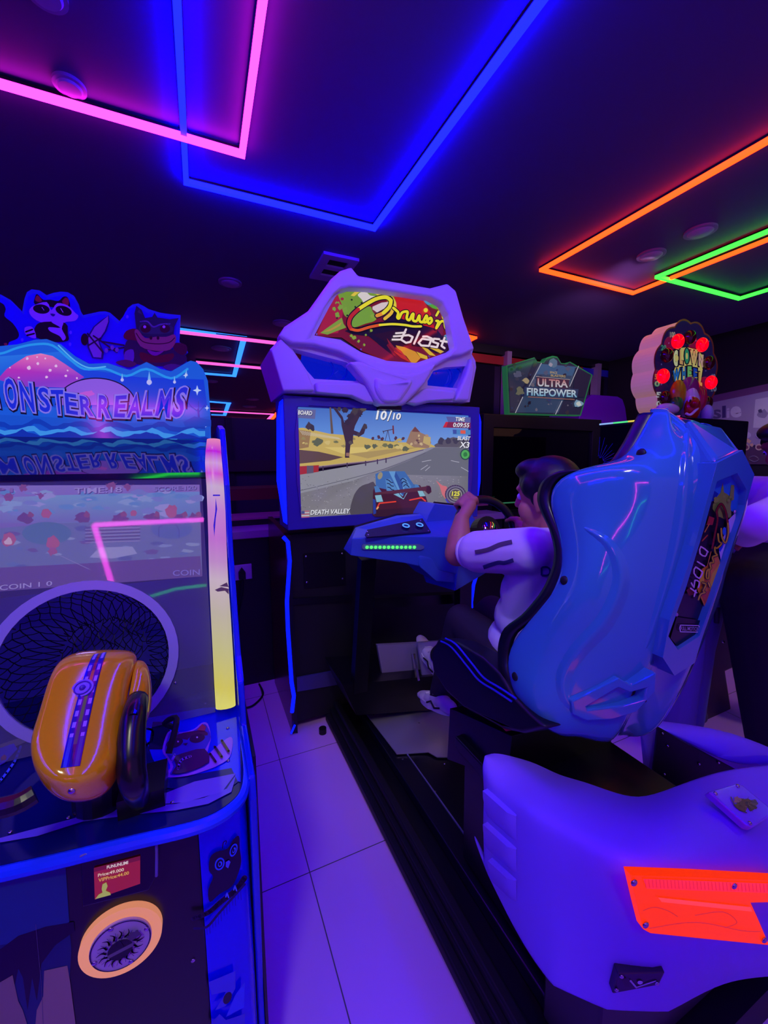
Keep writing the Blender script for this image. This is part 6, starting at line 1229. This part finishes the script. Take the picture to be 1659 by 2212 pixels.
# fittings of the lit downlights behind the viewpoint
for i, (p, q, e, ang, c) in enumerate(SPOTS[:5]):
    t = thing('downlight', (p[0], p[1], CEIL), ['lit downlight behind the viewpoint over the left machine', 'lit downlight over the right hand aisle', 'lit downlight above and behind the viewpoint, aimed at the blue seat', 'lit downlight in front of the racing marquee', 'lit downlight beside the mural wall', 'added lilac spot before the glazed partition'][i], 'ceiling light', 'lit ceiling downlights')
    cc_ = V((p[0], p[1], CEIL)); MB().prism([cc_+V((.08*math.cos(k*math.pi/12), .08*math.sin(k*math.pi/12), -.001)) for k in range(24)], (0, 0, -.02), holes=[[cc_+V((.06*math.cos(k*math.pi/12), .06*math.sin(k*math.pi/12), -.001)) for k in range(24)]]).build('trim_ring', M_dlr, t)
# ================================================================== PEOPLE
M_skin = mat('warm_skin', (196, 128, 98), .5, bump=.02); M_skin2 = mat('brown_skin', (150, 84, 58), .5); M_hair = mat('black_hair', (14, 10, 14), .45, bump=.5, bscale=90)
M_white = mat('white_cotton_shirt', (225, 215, 222), .75, bump=.08, bscale=120); M_trou = mat('dark_plum_trousers', (36, 24, 40), .8, bump=.08, bscale=90)
M_denim = mat('pale_denim', (105, 110, 170), .8, bump=.1, bscale=140); M_dark = mat('black_trousers', (12, 9, 18), .8)
class Body(MB):
    def cap(s, p, r1, q, r2, n=14):
        p, q = V(p), V(q); s.sph(p, r1, n, 9); s.sph(q, r2, n, 9)
        d = (q-p); m = 6; s.tube([p+d*i/m for i in range(m+1)], r1, n, rs=[r1+(r2-r1)*i/m for i in range(m+1)]); return s
def head(b, c, fwd, up, s_=1.):
    """skull, jaw, nose, lips, ears; c centre of skull, fwd the direction the face looks"""
    f = V(fwd).normalized(); u = V(up); u = (u-f*u.dot(f)).normalized(); sd_ = f.cross(u); R = Matrix((sd_, f, u)).transposed()
    P = lambda x, y, z: c+(sd_*x+f*y+u*z)*s_
    b.sph(P(0, -.005, .02), (.072*s_, .09*s_, .088*s_), 20, 14, R); b.sph(P(0, .028, -.045), (.056*s_, .058*s_, .062*s_), 18, 12, R)
    for x in (-.032, .032): b.sph(P(x, .05, -.04), (.03*s_, .03*s_, .034*s_), 12, 8, R)
    b.sph(P(0, .068, -.088), (.022*s_, .02*s_, .018*s_), 12, 8, R); b.sph(P(0, .092, -.022), (.012*s_, .018*s_, .014*s_), 12, 8, R); b.cap(P(0, .084, .012), .008*s_, P(0, .1, -.02), .009*s_, 8)
    b.sph(P(0, .083, -.052), (.022*s_, .012*s_, .007*s_), 12, 8, R); b.sph(P(0, .08, -.064), (.019*s_, .012*s_, .008*s_), 12, 8, R)
    b.sph(P(0, .072, .03), (.05*s_, .014*s_, .012*s_), 12, 8, R)
    for sx in (-1, 1): b.sph(P(sx*.075, -.008, -.012), (.009*s_, .02*s_, .031*s_), 12, 8, R); b.sph(P(sx*.072, .0, -.035), (.008*s_, .01*s_, .012*s_), 8, 6, R)
    return P, R
def hairm(b, P, R, s_=1.):
    b.sph(P(0, -.014, .036), (.081*s_, .094*s_, .086*s_), 22, 14, R); b.sph(P(0, -.045, -.005), (.072*s_, .06*s_, .075*s_), 18, 12, R); b.sph(P(0, .035, .085), (.06*s_, .055*s_, .035*s_), 16, 10, R)
    for sx in (-1, 1): b.sph(P(sx*.062, .018, .03), (.02*s_, .034*s_, .034*s_), 12, 8, R); b.sph(P(sx*.068, .012, .0), (.010*s_, .010*s_, .026*s_), 10, 8, R)
    for k in range(14): x = -.055+k*.0085; b.cap(P(x*.6, .03, .095-abs(x)*.3), .014*s_, P(x, .070-abs(x)*.35, .052-abs(x)*.2+.006*math.sin(k*2.2)), .009*s_, 6)
def eyes(par, P, s_=1.):
    for sx in (-1, 1): MB().sph(P(sx*.029, .0705, .004), .0115*s_, 14, 10).build('eye', mat('eye_white', (225, 220, 225), .2), par, smooth=True); MB().sph(P(sx*.029, .0785, .004), .0052*s_, 10, 8).build('iris', mat('dark_iris', (20, 10, 10), .1), par, smooth=True); MB().cap if 0 else None
def hand(b, wrist, palm_dir, fdir, axis_pts, r=.0085, thumb=None):
    """palm and five curled fingers; axis_pts = fingertip path generator"""
    pass
# ---- boy in the racing seat
BOY = thing('person', (.97, 1.0, .6), 'child in white striped-sleeve shirt and dark trousers in the racing seat, steering', 'person')
HC_ = aX(1181, 1070, .955); fw = V((-.36, .93, -.12)); body = Body()
Pn, Rn = head(body, HC_, fw, (0, -.05, 1), .98)
neck = aX(1196, 1150, .965); shL = aX(1150, 1190, .85); shR = V((1.10, shL.y+.02, shL.z-.015)); chest = aX(1178, 1225, .975); belly = aX(1150, 1330, .975); pel = aX(1135, 1395, .975)
body.cap(HC_+V((.0, -.035, -.05)), .046, neck, .05)
elL = aX(988, 1196, .805); wrL = aX(997, 1122, .842); hdL = aX(1010, 1098, .865)
elR = V((1.19, shR.y+.16, shR.z-.10)); wrR = wc+we*.115+wn*.05+V((.02, -.02, -.0)); hdR = wc+we*.125+wn*.02
body.cap(shL, .05, elL, .044).cap(elL, .045, elL*.55+wrL*.45, .042).cap(elL*.55+wrL*.45, .042, wrL, .027)
body.cap(shR, .045, elR, .036).cap(elR, .036, wrR, .023)
body.cap(chest, .09, belly, .09)
# hands: palm, four fingers wrapping the rim, thumb inside
def grip_hand(b, wr, centre, rim_t, rim_c, sgn):
    """centre: point on rim held; rim_t: rim tangent"""
    d = (centre-wr).normalized(); out = (centre-rim_c).normalized(); t = rim_t.normalized()
    pc_ = centre+wn*.026; b.cap(wr, .022, pc_-d*.012, .024)
    for i in range(4):
        o = t*((i-1.5)*.0185); L = (1.0, 1.08, 1.02, .85)[i]
        k0 = pc_+o*.9; k1 = centre+o+out*.03*L+wn*.014; k2 = centre+o+out*.027-wn*.018*L; k3 = centre+o+out*.006-wn*.024*L
        b.cap(k0, .0115, k1, .0098, 8).cap(k1, .0098, k2, .0088, 8).cap(k2, .0088, k3, .0075, 8)
    th0 = pc_-t*.028*sgn; b.cap(pc_, .016, th0, .012, 8).cap(th0, .012, centre-t*.034*sgn-out*.016+wn*.012, .010, 8).cap(centre-t*.034*sgn-out*.016+wn*.012, .010, centre-t*.03*sgn-out*.02-wn*.012, .008, 8)
aL = math.radians(128); rimL = wc+(we*math.cos(aL)+wu*math.sin(aL)*.93)*RW; tL = (-we*math.sin(aL)+wu*math.cos(aL))
grip_hand(body, wrL, rimL, tL, wc, 1)
aR = math.radians(8); rimR = wc+(we*math.cos(aR)+wu*math.sin(aR)*.93)*RW; tR = (-we*math.sin(aR)+wu*math.cos(aR))
grip_hand(body, rimR+wn*.06+V((.02, -.01, -.03)), rimR, tR, wc, -1); body.cap(wrR, .023, rimR+wn*.06+V((.02, -.01, -.03)), .022)
bo = voxel('body', body, M_skin, BOY, .0045, 4); eyes(bo, Pn, .98)
hb_ = Body(); hairm(hb_, Pn, Rn, .98); ho = voxel('hair', hb_, M_hair, bo, .005, 3)
MB().tube([Pn(x, .088-.02*abs(x)*10, .026) for x in (.018, .03, .042)], .0028, 6).build('eyebrow', M_hair, bo)
# shirt
sh = Body(); ch2 = chest+V((0, 0, .02))
for p, r in ((chest, (.145, .095, .13)), (chest*.5+belly*.5, (.135, .10, .12)), (belly, (.135, .105, .11)), (pel+V((0, .0, .03)), (.14, .11, .09)), (pel+V((0, -.05, .0)), (.14, .08, .09))): sh.sph(p, r, 20, 14)
sh.cap(shL+V((.02, 0, .0)), .066, shR-V((.02, 0, 0)), .066); sh.cap(neck-V((0, .0, .035)), .07, chest, .09); cuffL = shL*.33+elL*.67+V((0, 0, .004)); cuffR = shR*.4+elR*.6
sh.cap(shL, .07, cuffL, .07).cap(shR, .066, cuffR, .062).cap(shL+V((.03, -.01, -.03)), .06, belly+V((-.07, -.0, .02)), .06)
for k in range(9):   # folds running from armpit to waist
    a0 = shL+V((.02, -.05+.012*k, -.08-.018*k)); sh.cap(a0, .012, belly+V((-.10+.005*k, -.05+.012*k, .05-.018*k)), .006, 8)
so_ = voxel('shirt', sh, M_white, BOY, .006, 5)
dl_ = (cuffL-shL).normalized(); MB().tube([cuffL+dl_*.048+(dl_.orthogonal().normalized()*math.cos(t)+dl_.cross(dl_.orthogonal().normalized())*math.sin(t))*.047 for t in [k*math.pi/12 for k in range(24)]], .010, 8, closed=True).build('sleeve_hem', M_white, so_, smooth=True)
MB().tube([neck+V((.052*math.cos(t), .05*math.sin(t)-.0, -.006-.018*math.sin(t))) for t in [k*math.pi/14 for k in range(28)]], .0125, 8, closed=True).build('collar', M_white, so_, smooth=True)
dg = bpy.context.evaluated_depsgraph_get(); bpy.context.view_layer.update(); bvs = BVHTree.FromObject(so_, bpy.context.evaluated_depsgraph_get())
def onshirt(x, y):
    h = bvs.ray_cast(CAM, ray(x, y).normalized()); return h[0] if h[0] else None
def ribbon(path, wd, m, name, par, f, off=.0042):
    pp = cr([V((x, y)) for x, y in path], 8); vs = []; fs = []
    for i, p in enumerate(pp):
        d = (pp[min(i+1, len(pp)-1)]-pp[max(i-1, 0)]).normalized(); n = V((-d.y, d.x))*wd/2
        for k in (-1, 0, 1):
            q = f(p.x+n.x*k, p.y+n.y*k)
            if q is None: return
            vs.append(q+(CAM-q).normalized()*off)
    for i in range(len(pp)-1):
        for k in range(2): fs.append((i*3+k, i*3+k+1, (i+1)*3+k+1, (i+1)*3+k))
    mb = MB(); mb.add(vs, fs); return mb.build(name, m, par)
M_str = mat('grey_brown_stripe', (96, 80, 90), .8); M_str2 = mat('slate_blue_stripe', (64, 66, 110), .8)
ribbon([(1026, 1193), (1054, 1187), (1080, 1176), (1106, 1170)], 9, M_str, 'sleeve_stripe', so_, onshirt); ribbon([(1044, 1226), (1074, 1216), (1090, 1216), (1109, 1210)], 9, M_str2, 'sleeve_stripe', so_, onshirt)
for q in ([(1170, 1226), (1170, 1243)], [(1170, 1226), (1180, 1225), (1187, 1229), (1188, 1238), (1182, 1243), (1170, 1243)]): ribbon(q, 4.2, mat('navy_print', (30, 30, 110), .7), 'printed_letter', so_, onshirt)
# trousers
tr_ = Body(); hipL = pel+V((-.075, .03, -.03)); hipR = pel+V((.075, .03, -.03)); knL = aX(997, 1340, .87); knR = knL+V((.17, .03, -.0)); anL = aX(950, 1500, .88); anR = aX(948, 1415, 1.02)
tr_.cap(hipL, .085, knL, .062).cap(hipR, .085, knR, .062).cap(hipL, .09, hipR, .09).cap(knL, .062, anL, .045).cap(knR, .062, anR, .045)
to_ = voxel('trousers', tr_, M_trou, BOY, .008, 5)
# shoes
def shoe(px_toe, px_heel, X, name):
    toe, heel = aX(*px_toe, X), aX(*px_heel, X); d = (toe-heel).normalized(); sx_ = V((1, 0, 0)); u = sx_.cross(d).normalized(); u = u if u.z > 0 else -u
    L = .215; toe = heel+d*L; b = Body()
    for t, w_, h in ((0.03, .030, .040), (.2, .034, .045), (.4, .036, .042), (.6, .039, .034), (.8, .041, .028), (.93, .034, .022)):
        b.sph(heel+d*L*t+u*(h*.55), (w_, .05, h*.75), 14, 10, Matrix((sx_, d, u)).transposed())
    o = voxel(name, b, mat('white_trainer_upper', (215, 200, 215), .55), BOY, .005, 3)
    s2 = MB(); rr = [heel+d*(L*(.5-.56*math.cos(t)))+sx_*(.043*math.sin(t)*(1 if math.cos(t) < 0 else .86))-u*.008 for t in [k*math.pi/18 for k in range(36)]]; s2.prism(rr, u*.024)
    bez(s2.build('sole', mat('cream_sole', (225, 215, 220), .5), o), .006, 3)
    MB().tube([heel+d*L*t+u*(.062-.035*t*t*1.2)+sx_*(.022*(-1)**k) for k, t in enumerate((.3, .38, .46, .54, .62, .7))], .0035, 6).build('laces', mat('lace_white', (225, 215, 225), .6), o)
    MB().tube([heel+d*L*.1-sx_*.036+u*.02, heel+d*L*.25-sx_*.041+u*.012, heel+d*L*.35-sx_*.042+u*.034, heel+d*L*.5-sx_*.044+u*.02], .004, 6).build('side_stripe', mat('black_side_stripe', (20, 16, 24), .5), o)
shoe((886, 1488), (972, 1540), .86, 'shoe'); shoe((917, 1400), (950, 1462), 1.02, 'shoe')
# ---- standing adult at the right edge
AD = thing('person', (2.55, 1.0, 0), 'adult in white shirt with lanyard and black trousers standing at right edge', 'person')
b = Body(); hc = aY(1706, 962, .95); Pn, Rn = head(b, hc, (-.75, .35, -.42), (0, 0, 1), 1.12); nk = hc+V((.04, -.01, -.17)); b.cap(hc+V((.03, 0, -.09)), .055, nk, .058)
s1 = V((nk.x+.02, .86, nk.z-.05)); s2_ = V((nk.x+.05, 1.2, nk.z-.05)); e1 = aY(1640, 1128, .80); w1 = aY(1592, 1168, .95); e2 = s2_+V((-.05, .05, -.28)); 
b.cap(s1, .05, e1, .045).cap(e1, .042, w1, .028); b.cap(s2_, .05, e2, .044).cap(e2, .04, e2+V((-.16, .0, -.16)), .026)
tor = V((nk.x+.09, 1.02, 1.1)); b.cap(nk+V((.03, 0, -.1)), .11, tor, .12)
def openhand(b, w_, d, u, s_=1.):
    d = V(d).normalized(); u = V(u).normalized(); x = d.cross(u).normalized(); b.cap(w_, .026*s_, w_+d*.06, .03*s_); 
    for i in range(4):
        L = (.075, .085, .08, .062)[i]*s_; o = w_+d*.08+x*(i-1.5)*.019*s_; m1 = o+d*L*.5-u*.008; m2 = o+d*L-u*.03; b.cap(o-d*.02, .010*s_, m1, .009*s_, 8).cap(m1, .009*s_, m2, .0075*s_, 8)
    b.cap(w_+d*.03-x*.02, .013*s_, w_+d*.06-x*.05, .011*s_, 8).cap(w_+d*.06-x*.05, .011*s_, w_+d*.085-x*.052-u*.015, .009*s_, 8)
openhand(b, w1, (-1, .1, -.1), (0, 0, 1)); openhand(b, e2+V((-.16, .0, -.16)), (-1, 0, -1), (-.7, 0, .7))
ao = voxel('body', b, M_skin2, AD, .007, 4); eyes(ao, Pn, 1.12)
b = Body(); hairm(b, Pn, Rn, 1.12); voxel('hair', b, M_hair, ao, .007, 3)
b = Body(); b.cap(nk+V((.03, 0, -.12)), .15, tor, .16).cap(s1, .075, s2_, .075).cap(s1, .078, e1, .072).cap(s2_, .075, e2, .07).cap(e1, .07, e1*.45+w1*.55, .06).cap(tor, .16, tor+V((.03, 0, -.12)), .165).cap(nk+V((.01, 0, -.04)), .085, tor, .13)
aso = voxel('shirt', b, M_white, AD, .009, 5)
ly = [nk+V((-.075, -.04, .01)), nk+V((-.11, -.06, -.08)), nk+V((-.13, -.08, -.2)), tor+V((-.16, -.10, .12))]
MB().tube(cr(ly, 5), .010, 6).build('lanyard', mat('violet_lanyard', (120, 70, 190), .6), aso)
b = Body(); hp = tor+V((.03, 0, -.16)); hq = [aY(1636, 1275, .92), aY(1690, 1275, 1.02)]; kn = aY(1650, 1440, .88); k2 = aY(1700, 1440, .97); f1_ = V((kn.x+.06, .82, .06)); f2_ = V((k2.x+.06, .96, .06))
b.cap(hq[0], .15, hq[1], .15).cap(hq[0], .14, kn, .115).cap(kn, .115, f1_, .10).cap(hq[1], .14, k2, .11).cap(k2, .11, f2_, .09).cap(hp, .155, hq[0], .15)
voxel('trousers', b, M_dark, AD, .011, 5)
for q in (f1_, f2_): bez(MB().box((q.x-.17, q.y-.05, .001), (q.x+.10, q.y+.05, .07)).build('shoe', M_rubber, AD), .03, 4)
# ---- person in jeans behind the seat
JP = thing('person', (2.3, 1.3, 0), 'person in pale jeans standing behind the blue racing seat, upper body hidden', 'person')
b = Body(); jk1 = aZ(1446, 1600, 0); jk2 = aZ(1474, 1572, 0); jm = (jk1+jk2)/2
b.cap(V((jk1.x, jk1.y, .075)), .10, V((jk1.x, jk1.y, .48)), .115).cap(V((jk1.x, jk1.y, .48)), .115, V((jk1.x+.03, jk1.y+.04, .86)), .14).cap(V((jk2.x, jk2.y, .075)), .095, V((jk2.x, jk2.y, .48)), .11).cap(V((jk2.x, jk2.y, .48)), .11, V((jk2.x-.02, jk2.y-.02, .86)), .14)
voxel('jeans', b, M_denim, JP, .009, 4)
b = Body(); bc_ = V((jm.x-.18, jm.y+.06, 1.05)); b.cap(bc_, .15, bc_+V((0, 0, .2)), .16).cap(bc_+V((0, -.16, .26)), .06, bc_+V((.02, -.2, .02)), .05).cap(bc_+V((0, .16, .26)), .06, bc_+V((.02, .2, .02)), .05); voxel('top', b, mat('dark_purple_top', (50, 30, 70), .8), JP, .012, 5)
b = Body(); hc = bc_+V((0, 0, .46)); Pn, Rn = head(b, hc, (.8, .6, -.1), (0, 0, 1), 1.05); b.cap(hc-V((0, 0, .08)), .05, bc_+V((0, 0, .26)), .055); b.cap(bc_+V((.02, -.2, .02)), .035, bc_+V((.12, -.18, -.1)), .026); openhand(b, bc_+V((.12, -.18, -.1)), (.6, .2, -.7), (0, 0, 1), .9); b.cap(bc_+V((.02, .2, .02)), .035, bc_+V((.12, .18, -.1)), .026); openhand(b, bc_+V((.12, .18, -.1)), (.6, -.2, -.7), (0, 0, 1), .9); bj = voxel('body', b, M_skin2, JP, .009, 3)
b = Body(); hairm(b, Pn, Rn, 1.05); voxel('hair', b, M_hair, bj, .009, 3)
for x, y in ((jk1.x, jk1.y), (jk2.x, jk2.y)): bez(MB().box((x-.06, y-.045, .001), (x+.17, y+.045, .075)).build('shoe', mat('grey_shoe', (80, 70, 90), .6), JP), .03, 4)
# ---- bag hanging beside them
bg = thing('handbag', aY(1530, 1480, 1.02), 'large dark plum bag between the jeans and the black trousers', 'bag')
bp_ = [(1512, 1395), (1540, 1340), (1572, 1330), (1580, 1380), (1586, 1440), (1560, 1452), (1572, 1530), (1566, 1545), (1520, 1565), (1496, 1560), (1500, 1480)]
bez(MB().prism([aY(x+10, y, 1.19) for x, y in bp_], (0, .05, 0)).build('bag_body', mat('dark_plum_leather', (58, 34, 60), .45, bump=.2, bscale=50), bg), .02, 3)
MB().tube(cr([aY(1548, 1345, 1.07), aY(1552, 1290, 1.07), aY(1570, 1285, 1.07), aY(1575, 1340, 1.07)], 6), .012, 8).build('strap', mat('plum_strap', (60, 40, 70), .5), bg)
MB().sph(aY(1562, 1386, 1.02), .007, 10, 6).build('bag_clasp', M_chrome, bg)
pp_ = MB().prism([aY(x, y, 1.04) for x, y in ((1550, 1260), (1572, 1257), (1568, 1312), (1548, 1312))], (0, .004, 0)).build('paper_leaflet', mat('lilac_leaflet', (140, 110, 200), .6)); tag(pp_, 'small lilac leaflet held beside the seat edge, above the plum bag', 'paper')

# ---- neon tubes on the wall behind the viewpoint, mirrored in the window of the left machine
def refl(px, py, y=-2.93):
    p = gp(px, py); r = ray(px, py); r = r-gn*2*r.dot(gn); return p+r*((y-p.y)/r.y)
struct(MB().box((-4, -3.0, 0), (.2, -2.96, CEIL)).build('wall_front', M_wall))
for nm, col, l, w_ in (('pink neon line on the wall behind the viewpoint', 'pink', [(446, 1122), (203, 1134), (244, 1270)], .05), ('green neon line on the wall behind the viewpoint', 'green', [(446, 1264), (380, 1272), (300, 1296)], .03)):
    P = [refl(*q) for q in l]; print('REFL', P); root = thing('neon_light_tube', P[1], nm, 'light')
    for q0, q1 in zip(P, P[1:]): MB().tube([q0, q1], w_/2, 8).build('tube', led('neon_wall_'+col, {'pink': (22., 1., 16.), 'green': (.15, 6., .25)}[col]), root)
